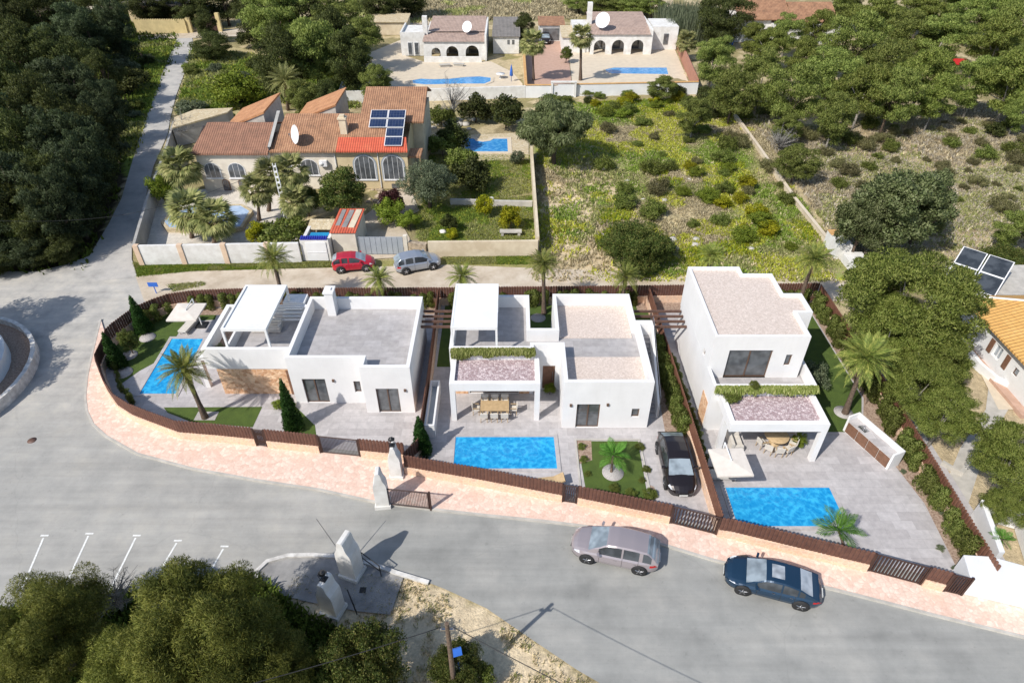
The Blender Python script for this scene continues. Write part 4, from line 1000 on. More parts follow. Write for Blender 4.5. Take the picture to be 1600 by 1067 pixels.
def shed(label, x0, x1, y0, y1, h, hr, wm, rm, cat='shed', name='shed', winx=()):
    t = T(name, label, cat, ((x0+x1)/2, (y0+y1)/2, 0))
    mb = MB(); mb.box(x0,x1,y0,y1,0,h); O('wall', mb, MT[wm], t)
    mb = MB(); v = [(x0-.2,y0-.3,h+.02),(x1+.2,y0-.3,h+.02),(x1+.2,y1+.2,hr),(x0-.2,y1+.2,hr)]; mb.add(v+[(a,b,c-.12) for a,b,c in v], [(0,1,2,3),(0,4,5,1),(1,5,6,2),(3,7,4,0),(2,6,7,3)]); O('roof', mb, MT[rm], t)
    for (wx, wz, ww, wh) in winx:
        mb = MB(); mb.box(wx-ww/2,wx+ww/2,y0-.05,y0-.002,wz,wz+wh); O('window', mb, MT['window_glass'], t)
    return t
shed('white outbuilding with dark grey roof between the two top houses', -3.2, 1.2, 118.5, 130, 2.8, 3.3, 'old_white', 'roof_grey', winx=((-.6,1.5,.4,.7),(.2,1.5,.4,.7)))
shed('open garage with terracotta roof above the red driveway', 4.9, 9.3, 126.5, 131, 2.8, 3.2, 'old_white', 'roof_terracotta', 'garage', 'garage', ((7.0,.2,3.0,2.0),))
shed('beige-roofed low annex left of the top right house', 8.6, 12.6, 119, 124.5, 2.6, 3.1, 'old_white', 'mosaic_yellow', 'annex', 'annex')
shed('cream-walled low building with beige roof behind the top left yard', -27, -19.5, 131, 136, 2.3, 2.6, 'cream_render', 'mosaic_yellow')
wall('long white plastered wall below the curved pool of the top left house', [(-24.8,93.4),(-8,94.9),(1.9,95.9)], 1.6, .3, 'old_white')
wall('white wall with orange coping below the top right house', [(1.95,95.9),(5.6,95.9),(9.2,96.3),(27.0,97.4)], 1.7, .3, 'white_paint', 'orange_tile_edge')
wall('narrow wall with orange coping between the two top gardens', [(2.0,96.2),(1.9,120)], 1.6, .3, 'cream_render', 'orange_tile_edge')
wall('slanting white wall at the left side of the top left yard', [(-24.5,94),(-26,110),(-26.5,130)], 1.2, .3, 'old_white')
M('brick_red', (.42,.20,.13), (.34,.16,.11), 2, .9)
wall('reddish brick wall along the right side of the cream terrace', [(26.9,97.6),(28.2,113),(30,133)], 2.0, .3, 'brick_red')
mb = MB(); t = T('garden_gate', 'white metal garden gate in the white wall below the red driveway', 'gate', (7.3,96.0,0)); mb.box(5.9,8.9,95.8,95.84,.1,1.9); O('gate_leaf', mb, MT['white_paint'], t); mb = MB(); mb.box(5.6,5.88,95.65,96,0,2.1); mb.box(8.92,9.2,95.65,96,0,2.1); mb.box(5.55,9.25,95.6,96.05,2.1,2.25); O('gate_frame', mb, MT['old_white'], t)
pl('terrace_paving', [(-22,96),(-22,101),(-25,118),(-19,130),(-18,117),(-14.5,113.5),(-3.5,113.8),(0,108),(1.6,102),(1.6,96.3),(-10,95.4)], .03, 'cream_paving')
pl('red_drive', [(2.2,97),(8.9,97),(9.7,120),(8.9,127),(4.9,127),(2.2,118)], .032, 'terracotta_paving')
pl('terrace_paving', [(9.0,97),(26.6,98),(28.2,118),(28.4,121),(9.8,121)], .034, 'cream_paving')
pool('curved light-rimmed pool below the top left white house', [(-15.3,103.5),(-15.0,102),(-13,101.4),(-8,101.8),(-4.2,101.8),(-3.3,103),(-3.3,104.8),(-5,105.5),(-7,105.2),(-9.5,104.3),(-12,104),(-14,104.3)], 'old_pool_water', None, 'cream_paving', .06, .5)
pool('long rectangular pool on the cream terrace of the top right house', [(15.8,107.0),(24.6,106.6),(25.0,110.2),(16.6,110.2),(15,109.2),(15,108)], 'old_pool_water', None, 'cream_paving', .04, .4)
# far house top right among the pines
tc = T('far_house', 'white house with faded terracotta roof half hidden by pines, top right', 'house', (48, 130, 0))
mb = MB(); mb.box(39.5,46,126,134,0,3.6); mb.box(46.001,58,124.5,134,0,3.2); O('wall', mb, MT['old_white'], tc)
gable_roof(tc, 40, 49.4, 125.5, 3.9, 131, 6, 136, 4.2, 'roof_terracotta'); gable_roof(tc, 49.5, 57.5, 125, 3.6, 130, 5.8, 135, 4.1, 'roof_terracotta')
for x in (48,52,54):
    mb = MB(); mb.box(x-.7,x+.7,124.4,124.49,.2,2.3); O('window', mb, MT['window_glass'], tc)
mb = MB(); mb.box(38.5,39.4,124,126,.0,1.6); O('blue_shutter', mb, MT['blue_plastic'], tc)
tc = T('far_house', 'small cream house at the top edge behind the hedge hill', 'house', (31, 150, 0))
mb = MB(); mb.box(27,33,148,154,0,4); O('wall', mb, MT['cream_render'], tc); gable_roof(tc, 26.8, 33.2, 147.6, 4.1, 151, 5.6, 154.5, 4.1, 'roof_terracotta')
M('red_awning', (.5,.02,.02), None, 3, .7)
t = T('awning', 'tiny red awning among the pines on the right', 'awning', (G(1503,100)[0], G(1503,100)[1], 0)); p = G(1503,97,2.5)
mb = MB(); mb.rbox((p[0],p[1],2.5),(2.2,1.6,.12),0,0,0,R(15)); O('canopy', mb, MT['red_awning'], t); mb = MB(); mb.box(p[0]-.9,p[0]-.8,p[1]-.5,p[1]-.4,0,2.2); mb.box(p[0]+.8,p[0]+.9,p[1]-.5,p[1]-.4,0,2.2); O('posts', mb, MT['brown_metal'], t)
# top-left yellow wall with scalloped top, gate, house behind
t = T('yellow_wall', 'long yellow garden wall with scalloped top at the upper left', 'wall', (-65,132,0))
mb = MB()
n = 22; x0, x1 = -70.5, -61.0
for i in range(n):
    a = x0+(x1-x0)*i/n; b = x0+(x1-x0)*(i+1)/n; mb.prism_xz([(a,-.1),(b,-.1),(b,2.2)]+[((a+b)/2+(b-a)/2*math.cos(math.pi*k/6), 2.2+.25*math.sin(math.pi*k/6)) for k in range(1,6)]+[(a,2.2)], 132.3, 132.6)
O('wall_body', mb, MT['yellow_wall'], t)
t = T('yellow_gateway', 'yellow pillars with dark gate at the upper left end of the track', 'gate', (-57.5,133.5,0))
for q4 in ((-61,-60.2,132.6,133.2,0,2.6),(-59.3,-58.6,133.2,133.8,0,3.0),(-55.6,-54.9,133.4,134,0,3.2)):
    mb = MB(); mb.box(*q4); O('gate_pillar', mb, MT['yellow_wall'], t)
mb = MB(); mb.box(-58.6,-55.6,133.5,133.6,.1,2.6); O('gate_leaf', mb, MT['brown_metal'], t)
t = T('far_house', 'yellow house with dark porch behind the scalloped wall, upper left', 'house', (-68, 142, 0))
mb = MB(); mb.box(-75,-70,140,148,0,3.6); mb.box(-69.9,-63,143,148,0,3.4); mb.box(-63.8,-63.2,137.5,138.1,0,3.2); mb.box(-69.9,-69.3,137.5,138.1,0,3.2); O('wall', mb, MT['yellow_render'], t)
mb = MB(); mb.box(-75.3,-62.8,137.2,148.3,3.61,3.9); O('roof', mb, MT['roof_grey'], t)
t = T('porch', 'low cream-roofed porch between trees at the top left corner', 'porch', (-84,140,0))
mb = MB(); mb.box(-87,-80,138,142,2.4,2.6); mb.box(-87,-86.7,138,138.3,0,2.4); mb.box(-80.3,-80,138,138.3,0,2.4); O('roof', mb, MT['cream_render'], t)

# ================================================================== RIGHT NEIGHBOUR
tn = T('neighbour_house', 'white house with yellow tiled hip roof at the right edge', 'house', (40, 36, 0))
poly = [(34.6,31.0),(46,31.0),(46,40.6),(34.6,40.6)]
mb, q = shell(poly, 0, 3.0, .2, 2.9, {3: [(4.2,5.0,1.1,2.1),(6.5,7.0,1.3,1.9)]}); O('wall', mb, MT['white_paint'], tn)
window(tn, poly[3], poly[0], (4.2,5.0,1.1,2.1), mull=1, frame='alu_white', gl='light_glass'); window(tn, poly[3], poly[0], (6.5,7.0,1.3,1.9), mull=0, gl='light_glass')
for ya in (36.95,35.1):
    mb = MB(); mb.box(34.54,34.597,ya-.42,ya,1.05,2.15); O('shutter', mb, MT['wood_brown'], tn)
ap = (41, 35.6, 5.6); cs = [(34.1,30.4,3.0),(47,30.4,3.0),(47,41.1,3.0),(34.1,41.1,3.0)]
mb = MB(); mb.add(cs+[ap]+[(a,b,c-.15) for a,b,c in cs], [(0,1,4),(1,2,4),(2,3,4),(3,0,4),(0,5,6,1),(1,6,7,2),(2,7,8,3),(3,8,5,0),(8,7,6,5)]); O('roof', mb, MT['roof_yellow'], tn)
mb = MB(); mb.tube((34.1,41.1,3.03),(ap[0],ap[1],ap[2]+.03),.09,.09,6); mb.tube((34.1,30.4,3.03),(ap[0],ap[1],ap[2]+.03),.09,.09,6); O('ridge_tiles', mb, MT['old_white'], tn)
mb = MB(); mb.box(34.0,34.6,31,40.6,-.1,.25); O('tile_plinth', mb, MT['terracotta_paving'], tn)
mb = MB(); mb.box(35.0,50,41.3,45.6,0,2.9); O('flat_annex', mb, MT['concrete'], tn)
wall('low curved white garden wall with tile edge beside the right neighbour house', [(34.0,39.5),(33.9,36),(34.2,34.5),(34.9,33.6),(36,33.2)], .6, .3, 'white_paint')
t = T('solar_collector', 'four dark solar collector plates on a tilted white frame beside the yellow roof', 'solar panels', (36.3,43.4,2.95))
ctr = Vector((36.4,43.3,3.75)); rz = R(-43)
for i in (-1,1):
    for j in (-1,1):
        off = Matrix.Rotation(rz,3,'Z') @ Vector((i*.93, j*.93*.9, 0)); off.z += j*.93*.42
        c = ctr+off; mb = MB(); mb.rbox(c, (1.75,1.85,.07), rz, 0, 0, R(25)); pn = O('collector_frame', mb, MT['alu_white'], t)
        mb = MB(); mb.rbox(c+Vector((0,0,.045)), (1.6,1.7,.02), rz, 0, 0, R(25)); O('glass_plate', mb, MT['car_glass'], pn)
mb = MB(); mb.box(35.6,35.7,42.4,42.5,2.9,3.3); mb.box(37.6,37.7,43.4,43.5,2.9,3.9); mb.box(36.8,36.9,44.6,44.7,2.9,4.2); O('stand', mb, MT['alu_white'], t)
sheet('garden_path', [(1482,745),(1500,700),(1540,640),(1545,600),(1565,600),(1575,640),(1540,700),(1512,790),(1498,770)], .02, 'concrete')
sheet('house_path', [(1520,560),(1560,640),(1590,640),(1600,660),(1570,600),(1540,560)], .024, 'cream_paving')
wall('low stone garden edge beside the path on the right', [G(1470,725),G(1500,742),G(1530,700),G(1545,670)], .3, .25, 'concrete')
# white wall block and garden walls at the lower right corner
t = T('white_corner_wall', 'thick white rendered wall block at the lower right corner beside the small gate', 'wall', (25, 18.5, 0))
mb = MB(); mb.prism([(23.1,18.3),(31,16.0),(31,17.6),(26.6,18.6),(26.2,19.1),(24.9,19.6),(23.5,19.7)], 0, 1.35); O('wall_body', mb, MT['white_paint'], t)
t = T('white_planter_walls', 'white walled planter strip behind the corner wall at the right edge', 'planter', (27, 21, 0))
mb = MB(); mb.prism([(25.5,19.9),(25.8,19.9),(26.6,23.0),(26.4,23.2)], 0, 1.3); mb.prism([(26.4,23.21),(26.6,23.01),(29.0,22.0),(29.0,22.4)], 0, 1.4); mb.prism([(27.3,19.2),(27.6,19.2),(28.6,22.1),(28.3,22.2)], 0, 1.2); O('planter_wall', mb, MT['white_paint'], t)
mb = MB(); mb.sheet([(27.65,19.0),(30,18.6),(30.5,21.4),(28.65,22.0)], 1.1); O('planter_floor', mb, MT['pale_terrace'], t)
# thin wall between the open field and the scrub, with a white end block
wall('thin crumbling pale wall running through the wild field', [(29.8,87.5),(29.7,75.8),(29.4,62.2),(29.6,54.2)], .6, .2, 'cream_render', 'cream_paving')
t = T('white_end_block', 'small white rendered block at the near end of the thin field wall', 'wall', (30,52.6,0)); mb = MB(); mb.box(29.3,30.6,51.2,53.9,0,1.5); mb.box(29.8,31.6,48.5,51.19,0,.8); O('wall_body', mb, MT['old_white'], t); mb = MB(); mb.box(29.3,30.6,53.0,53.9,1.5,1.58); O('coping', mb, MT['orange_tile_edge'], t)
# round white wall on the left with plant bed
cx, cy = -42.2, 33.6
t = T('round_white_wall', 'low round white wall with inner white plinth at the left edge of the road', 'wall', (cx, cy, 0))
def ringp(r0, r1, z0, z1, n=40):
    mb = MB(); v = []
    for r, z in ((r1,z0),(r1,z1),(r0,z1),(r0,z0)):
        for i in range(n): a = 6.28318*i/n; v.append((cx+r*math.cos(a), cy+r*math.sin(a), z))
    return mb.add(v, [(k*n+i, k*n+(i+1)%n, (k+1)%4*n+(i+1)%n, (k+1)%4*n+i) for k in range(3) for i in range(n)])
O('outer_ring', ringp(7.7,8.0,0,.85), MT['kerb_white'], t); O('inner_plinth', ringp(0.01,6.3,0,1.4), MT['white_paint'], t)
mb = ringp(6.3,7.7,0,.35); O('soil_bed', mb, MT['mulch'], t)

# ================================================================== ENTRANCE PILLARS
def pillar(label, x, y, h, w=.75, d=.6, rz=0, lantern=True, group='white entrance pillars'):
    t = T('entrance_pillar', label, 'pillar', (x, y, .0), rz, group)
    mb = MB(); prof = [(0,1.0),(h*.60,1.0),(h*.68,.92),(h*.75,.70),(h*.80,.56),(h*.87,.48),(h*.94,.42),(h*.98,.34),(h,.2)]
    # bell-shaped front silhouette, constant depth
    left = [(-w/2*k, z) for z, k in prof]; right = [(w/2*k, z) for z, k in prof][::-1]
    left2 = [(-w/2*min(1,k*1.15)-.0, z) for z, k in prof]
    mb.prism_xz([(p[0],p[1]) for p in right[::-1]]+[(p[0],p[1]) for p in left[::-1]], -d/2, d/2)
    O('pillar_body', mb, MT['old_white'], t, True)
    if lantern:
        mb = MB(); mb.box(-.16,.16,-.16,.16,h,h+.04); mb.box(-.03,.03,-.03,.03,h+.04,h+.16)
        for a in (-.12,.12):
            for b in (-.12,.12): mb.tube((a,b,h+.16),(a*1.3,b*1.3,h+.5),.015,n=4)
        mb.lathe((0,0,h+.5),[(.2,0),(.12,.1),(0,.18)],8); O('lantern', mb, MT['black_metal'], t, True)
    mb = MB(); mb.box(-w/2-.08,w/2+.08,-d/2-.08,d/2+.08,0,.25); O('plinth', mb, MT['old_white'], t, True)
    return t
pillar('white entrance pillar at the road edge next to the low brown gate', -7.5, 23.95, 3.0, .75, .6, R(5), False)
pillar('white entrance pillar with black lantern on the pavement before the left villa fence', -7.0, 26.1, 2.7, .7, .6)
pillar('tall white entrance pillar on the paved island casting a dark shadow on the road', -8.45, 19.5, 3.2, .95, .85, R(-20), False)
pillar('white entrance pillar with black lantern nearest the tree', -9.0, 17.4, 2.85, .9, .8, R(-20))
bar_gate('low open brown railing gate standing across the pavement beside the entrance pillar', (-7.15,23.85), (-4.75,23.55), .13, 1.4, 24, tube=.016)
sheet('island_paving', [(400,897),(412,880),(450,870),(520,869),(575,878),(632,898),(610,960),(560,955),(480,940),(420,925)], .03, 'patio_grey')
STRUCT('kerb', ribbon(GP([(400,905),(402,893),(418,878),(450,869),(490,868),(535,871),(575,880),(620,896),(670,911)]), .22, -.02, .14), MT['kerb_white'])
mb = MB(); c_ = G(567,922); mb.box(c_[0]-.16,c_[0]+.16,c_[1]-.16,c_[1]+.16,.031,.05); O('drain_cover', mb, MT['black_metal'], label='small dark square drain cover in the island paving', cat='drain')
mb = MB(); c_ = G(50,688); mb.lathe((*c_,.005),[(.27,0),(.27,.008),(0,.009)],20); O('manhole', mb, MT['beam_brown'], label='brown round manhole cover in the left part of the road', cat='manhole')
mb = MB(); a = Vector((-9.6,18.6,0)); mb.tube((-8.75,20.0,0),(-9.9,20.3,3.6),.03,.015,6); O('thin_pole', mb, MT['steel'], label='thin leaning metal pole beside the island pillar', cat='pole')
t = T('barrier', 'black metal barrier frame beside the island pillar', 'barrier', (-7.6,19.9,0))
mb = MB()
for a, b in (((-8.0,20.1,0),(-8.0,20.1,1.0)),((-6.9,19.3,0),(-6.9,19.3,1.0)),((-8.0,20.1,1.0),(-6.9,19.3,1.0)),((-8.0,20.1,.5),(-6.9,19.3,.5))): mb.tube(a,b,.03)
O('frame', mb, MT['black_metal'], t)
t = T('board_sign', 'small black angled board frame at the foot of the lantern pillar', 'sign', (-8.1,17.6,0))
mb = MB()
for a, b in (((-8.2,17.9,0),(-8.3,18.0,.9)),((-7.8,17.2,0),(-7.9,17.3,.9)),((-8.3,18.0,.9),(-7.9,17.3,.9)),((-8.25,17.95,.45),(-7.85,17.25,.45))): mb.tube(a,b,.035)
O('frame', mb, MT['black_metal'], t)
t = T('utility_pole', 'wooden utility pole with small blue box in the bushes at the bottom', 'pole', (-2.6,13.4,0))
mb = MB(); mb.tube((-2.6,13.4,0),(-2.6,13.4,6.2),.13,.09,10); O('pole_body', mb, MT['palm_bark'], t)
mb = MB(); mb.box(-2.9,-2.3,13.35,13.43,5.7,5.78); mb.tube((-2.85,13.39,5.78),(-2.85,13.39,5.92),.03); mb.tube((-2.35,13.39,5.78),(-2.35,13.39,5.92),.03); O('crossarm', mb, MT['steel'], t)
mb = MB(); bp = G(714,1018,2.3); mb.rbox((bp[0],bp[1],2.3),(.42,.1,.36),.3,0,0,R(-35)); mb.box(bp[0]-.03,bp[0]+.03,bp[1]+.08,bp[1]+.14,0,2.3); O('notice_box', mb, MT['blue_plastic'], label='small blue box on a post behind the bottom utility pole', cat='box')
def cable(label, pts, sag, r=.018):
    mb = MB()
    for (a, b) in zip(pts[:-1], pts[1:]):
        a = Vector(a); b = Vector(b); P = []
        for i in range(17):
            s = i/16; p = a.lerp(b, s); p.z -= sag*4*s*(1-s); P.append(p)
        mb.path(P, [r]*17, 4)
    return O('overhead_cable', mb, MT['black_metal'], label=label, cat='cable')
cable('thin overhead cable leaving the bottom utility pole to the right', [(-2.35,13.39,5.92),(18,3.5,6)], .5)
cable('thin overhead cable from the bottom utility pole over the big tree to the left', [(-2.85,13.39,5.92),(-14,9.5,7)], .3)
cable('thin overhead cable crossing the dark wood at the left', [(-45,47,6.5),(-33.6,51,4.6),(-21.9,57.2,6.4)], .5)
t = T('street_pole', 'slim pale lamp pole in the wood at the top left', 'pole', (-78,150,0)); p = G(118,40,0)
t.location = (p[0],p[1],0); mb = MB(); mb.tube((0,0,0),(-.3,0,7),.16,.09); mb.tube((-.3,0,7),(-1.2,-.3,7.2),.08); O('pole_body', mb, MT['alu_white'], t, True)
mb = MB(); c_ = G(244,459); mb.box(c_[0]-.4,c_[0]+.4,c_[1],c_[1]+.05,.7,1.1); mb.box(c_[0]-.03,c_[0]+.03,c_[1]+.05,c_[1]+.1,0,1.0); O('road_sign', mb, MT['blue_plastic'], label='tiny blue sign on the curved rear fence by the lane', cat='sign')
def telegraph(label, x, y, h, lean=(0,0)):
    t = T('telegraph_pole', label, 'pole', (x,y,0)); mb = MB(); mb.tube((0,0,0),(lean[0],lean[1],h),.1,.07,8); O('pole_body', mb, MT['pale_bark'], t, True)

# ================================================================== CARS
def interp(x, pts):
    if x <= pts[0][0]: return pts[0][1]
    for (a, u), (b, v) in zip(pts[:-1], pts[1:]):
        if x <= b:
            s = (x-a)/(b-a); s = s*s*(3-2*s)*.5+s*.5; return u+(v-u)*s
    return pts[-1][1]
def make_car(label, paintname, L_, W_, top, roof, win, group=None, belt=.95, sunroof=False, rimc='steel', plate=True):
    """top: body upper edge profile, roof: cabin profile (front to back in x), win: x of windscreen top, B post, C post, rear glass top"""
    t = T('parked_car', label, 'car', (0,0,0), 0, group); pm = MT[paintname]
    n = 44; xs = [-L_/2+L_*i/n for i in range(n+1)]
    def sec(x):
        s = 2*x/L_; e = max(0, (abs(s)-.84)/.16); f = math.sqrt(max(0, 1-(e*.80)**2.4)); w = W_/2*(1-.08*abs(s)**3-.17*abs(s)**8)
        zt = interp(x, top)
        P = [(w*.88,.20),(w*.965,.33),(w,.52),(w*.985,.70),(w*.955,max(.72,zt-.14)),(w*.88,zt-.04),(w*.70,zt+.005),(w*.35,zt+.03),(0,zt+.035)]
        cz = .50; return [(y*(f*.35+.65) if True else y, cz+(z-cz)*f) for y, z in P], f
    S_ = [sec(x) for x in xs]; K = 9
    def bowx(x, y):
        s = 2*x/L_; e = max(0, (abs(s)-.45)/.55); k = min(1, abs(y)/(W_/2))**2.4
        return x-(1 if s > 0 else -1)*e*e*k*(.34 if s > 0 else .22)
    parts = {}
    def put(key, pts, off=0.0):
        mb = parts.setdefault(key, MB())
        if off:
            a, b, c = (Vector(p) for p in pts[:3]); nn = (b-a).cross(c-a)
            if nn.length > 0: nn.normalize(); pts = [tuple(Vector(p)+nn*off) for p in pts]
        mb.add(pts, [tuple(range(len(pts)))], 0, True)
    for sd in (1,-1):
        for i in range(n):
            for k in range(K-1):
                q_ = []
                for (ii, kk) in ((i,k),(i+1,k),(i+1,k+1),(i,k+1)):
                    y, z = S_[ii][0][kk]; q_.append((bowx(xs[ii], y), sd*-y, z))
                if sd < 0: q_ = q_[::-1]
                sm = (xs[i]+xs[i+1])/L_
                key = 'body'
                if k == 0: key = 'sill'
                if .80 < sm < .95 and k in (3,4): key = 'headlight%d' % sd
                if -1.0 < sm < -.84 and k in (3,): key = 'taillight%d' % sd
                if -.97 < sm < -.90 and k == 4: key = 'taillight%d' % sd
                put(key, q_)
    for i, key in ((0,'body'),(n,'body')):
        P = S_[i][0]; ring = [(bowx(xs[i], y), -y, z) for y, z in P]+[(bowx(xs[i], y), y, z) for y, z in P[::-1][1:]]
        put(key, ring if i == n else ring[::-1])
    # cabin
    xf, xr = roof[-1][0], roof[0][0]; m_ = 40; cx_ = [xr+(xf-xr)*i/m_ for i in range(m_+1)]
    wtF, wtB = win[0], win[3]
    def csec(x):
        zt = interp(x, top)-.03; zr = max(zt+.001, interp(x, roof)); h = zr-zt; hh = min(1, h/.35)
        s = 2*x/L_; wb = W_/2*(.90-.05*abs(s)); wr = W_/2*(.70-.04*abs(s)); wr = wb+(wr-wb)*min(1, h/.5)
        return [(wb,zt),(wb+(wr-wb)*.45,zt+h*.5),(wb+(wr-wb)*.86,zt+h*.86),(wr*.93,zt+h*.965),(wr*.6,zt+h*.995),(wr*.25,zt+h*1.0+.012*hh),(0,zt+h+.015*hh)]
    C_ = [csec(x) for x in cx_]
    for sd in (1,-1):
        for i in range(m_):
            xm = (cx_[i]+cx_[i+1])/2
            for k in range(6):
                q_ = [(cx_[a], sd*-C_[a][b][0], C_[a][b][1]) for a, b in ((i,k),(i+1,k),(i+1,k+1),(i,k+1))]
                if sd < 0: q_ = q_[::-1]
                key = 'body'
                hgt = C_[i][6][1]-C_[i][0][1]
                if xm > wtF+.04 and k >= 3: key = 'windshield'
                elif wtB-.62 < xm < wtB-.04 and k >= 3: key = 'rear_window'
                elif k in (0,1) and hgt > .2 and abs(xm-win[1]) > .05 and abs(xm-win[2]) > .07 and wtB-.30 < xm < wtF+.42: key = 'side_window%d_%d' % (sd, (xm < win[1])+(xm < win[2]))
                elif k >= 4 and sunroof and wtF-.85 < xm < wtF-.2: key = 'sunroof'
                put(key, q_)
    for xg in (win[0]+.36, win[1], win[2]+.12):
        P = sec(xg)[0]
        for sd in (1,-1):
            mb = MB()
            for k in range(1,5):
                (y0_,z0_),(y1_,z1_) = P[k],P[k+1]; mb.add([(bowx(xg,y0_)-.009,sd*(y0_+.004),z0_),(bowx(xg,y0_)+.009,sd*(y0_+.004),z0_),(bowx(xg,y1_)+.009,sd*(y1_+.004),z1_),(bowx(xg,y1_)-.009,sd*(y1_+.004),z1_)], [(0,1,2,3)])
            O('door_gap', mb, MT['dark_rubber'], t, True)
    for key, mb in parts.items():
        kk = key.rstrip('-1').rstrip('_'); 
        if key == 'body': O('body', mb, pm, t, True)
        elif key == 'sill': O('sill', mb, MT['dark_rubber'], t, True)
        elif kk == 'headlight': O('headlight', mb, MT['headlight'], t, True)
        elif kk == 'taillight': O('taillight', mb, MT['taillight'], t, True)
        elif key == 'windshield': O('windshield', mb, MT['windshield_glass'], t, True)
        elif key == 'sunroof': O('sunroof', mb, MT['light_glass'], t, True)
        elif key == 'rear_window': O('rear_window', mb, MT['light_glass' if sunroof else 'windshield_glass'], t, True)
        else: O('side_window', mb, MT['car_glass'], t, True)
    wr_ = .36; wb_ = L_*.292
    for sx in (1,-1):
        for sy in (1,-1):
            c = (sx*wb_, sy*(W_/2-.085), wr_); sgn = sy
            mb = MB(); mb.lathe((c[0],c[1]+sgn*.035,c[2]+.01), [(0,sgn*.0),(wr_*1.17,sgn*0.0),(wr_*1.17,sgn*.052),(0,sgn*.052)], 26, axis='y'); O('wheel_arch', mb, MT['dark_rubber'], t, True)
            wv = O('wheel', (lambda m2: m2.lathe((c[0],c[1],c[2]), [(wr_*.62,-.12),(wr_,-.10),(wr_,.09),(wr_*.9,.11),(wr_*.68,.115)] if sgn > 0 else [(wr_*.62,.12),(wr_,.10),(wr_,-.09),(wr_*.9,-.11),(wr_*.68,-.115)], 24, axis='y'))(MB()), MT['dark_rubber'], t, True)
            mb = MB(); o_ = c[1]+sgn*.10
            for s5 in range(5):
                a = 6.2832*s5/5+.3; p = (c[0]+.06*math.cos(a), o_, c[2]+.06*math.sin(a)); q2 = (c[0]+wr_*.64*math.cos(a), o_, c[2]+wr_*.64*math.sin(a))
                mb.tube(p, q2, .045, .03, 5)
            k2 = 20; v_ = [(c[0]+r_*math.cos(6.2832*i/k2), o_+sgn*.012, c[2]+r_*math.sin(6.2832*i/k2)) for r_ in (wr_*.60, wr_*.72) for i in range(k2)]
            mb.add(v_, [(i,(i+1)%k2,(i+1)%k2+k2,i+k2) for i in range(k2)])
            if sunroof: mb.lathe((c[0],o_-sgn*.01,c[2]),[(wr_*.66,0),(0,sgn*.004)] if sgn > 0 else [(wr_*.66,0),(0,-.004)],20,axis='y')
            mb.lathe((c[0],o_-.02,c[2]),[(.09,0),(.09,.05),(0,.055)],10,axis='y'); O('rim', mb, MT[rimc], wv, True)
    mxx = win[0]+.42
    for sy in (1,-1):
        mb = MB(); mb.rbox((mxx, sy*(W_/2+.06), interp(mxx, top)+.10), (.12,.22,.13), sy*.2); mb.rbox((mxx, sy*(W_/2-.09), interp(mxx, top)+.05), (.06,.2,.04)); O('side_mirror', mb, pm, t, True)
    mb = MB(); mb.box(L_/2-.06,L_/2+.006,-W_*.17,W_*.17,.36,.55); O('grille', mb, MT['dark_rubber'], t, True)
    if plate:
        mb = MB(); mb.box(L_/2+.007,L_/2+.02,-.25,.25,.38,.49); O('number_plate', mb, MT['plate_white'], t, True)
        mb = MB(); mb.box(-L_/2-.02,-L_/2+.03,-.25,.25,.55,.66); O('number_plate', mb, MT['plate_white'], t, True)
    for sy in (1,-1):
        for xx in (win[1]+.35, win[2]+.3):
            mb = MB(); mb.box(xx-.08,xx+.08,sy*W_/2*.955-.02,sy*W_/2*.955+.02,.78,.81); O('door_handle', mb, MT['steel'] if rimc == 'steel' else pm, t, True)
    return t
def place_car(t, pf, pr, W_, side=1):
    """pf/pr: sighted ground points under the near-side front and rear wheels"""
    a = Vector(G(*pf)); b = Vector(G(*pr)); d = (a-b).normalized(); n = Vector((-d.y, d.x)) 
    if n.y < 0: n = -n
    c = (a+b)/2+n*W_/2; t.location = (c.x, c.y, .006); t.rotation_euler = (0,0,math.atan2(d.y, d.x))
SUVT = lambda L: [(-L/2,.72),(-L/2+.15,.98),(-L*.35,1.04),(0,1.02),(L*.16,1.0),(L*.30,.95),(L*.42,.86),(L/2-.12,.74),(L/2,.60)]
SEDT = lambda L: [(-L/2,.70),(-L/2+.15,.92),(-L*.38,.97),(-L*.2,.95),(0,.92),(L*.14,.91),(L*.30,.84),(L*.42,.75),(L/2-.12,.65),(L/2,.52)]
L0 = 4.75
c1 = make_car('taupe metallic estate SUV parked facing left by the pavement', 'paint_taupe', L0, 1.92, SUVT(L0), [(-2.28,1.02),(-2.0,1.30),(-1.65,1.58),(-.9,1.66),(-.1,1.67),(.35,1.60),(.95,1.25),(1.4,1.0)], (.42,-.42,-1.38,-1.62), rimc='steel')
place_car(c1, (914,880), (999.5,899), 1.92)
c2 = make_car('dark blue sedan with open-looking sunroof parked right of the taupe car', 'paint_navy', 4.8, 1.9, SEDT(4.8), [(-2.15,.95),(-1.7,1.12),(-1.15,1.32),(-.5,1.43),(.1,1.43),(.45,1.36),(.9,1.12),(1.35,.90)], (.42,-.35,-1.15,-1.15), sunroof=True)
place_car(c2, (1160,930), (1246,953), 1.9)
c3 = make_car('black car parked nose to the street in the driveway of the middle villa', 'paint_black', 4.75, 1.85, SUVT(4.75), [(-2.2,1.0),(-1.9,1.2),(-1.4,1.45),(-.8,1.54),(-.1,1.55),(.3,1.48),(.85,1.2),(1.3,.98)], (.38,-.42,-1.3,-1.35), rimc='steel')
c3.location = (10.0, 26.6, .03); c3.rotation_euler = (0,0,R(-90))
c4 = make_car('small red hatchback parked on the dirt lane', 'paint_red', 3.75, 1.66, SUVT(3.75), [(-1.8,1.0),(-1.7,1.2),(-1.35,1.42),(-.8,1.50),(-.1,1.50),(.2,1.44),(.7,1.2),(1.1,.98)], (.25,-.35,-1.0,-1.35))
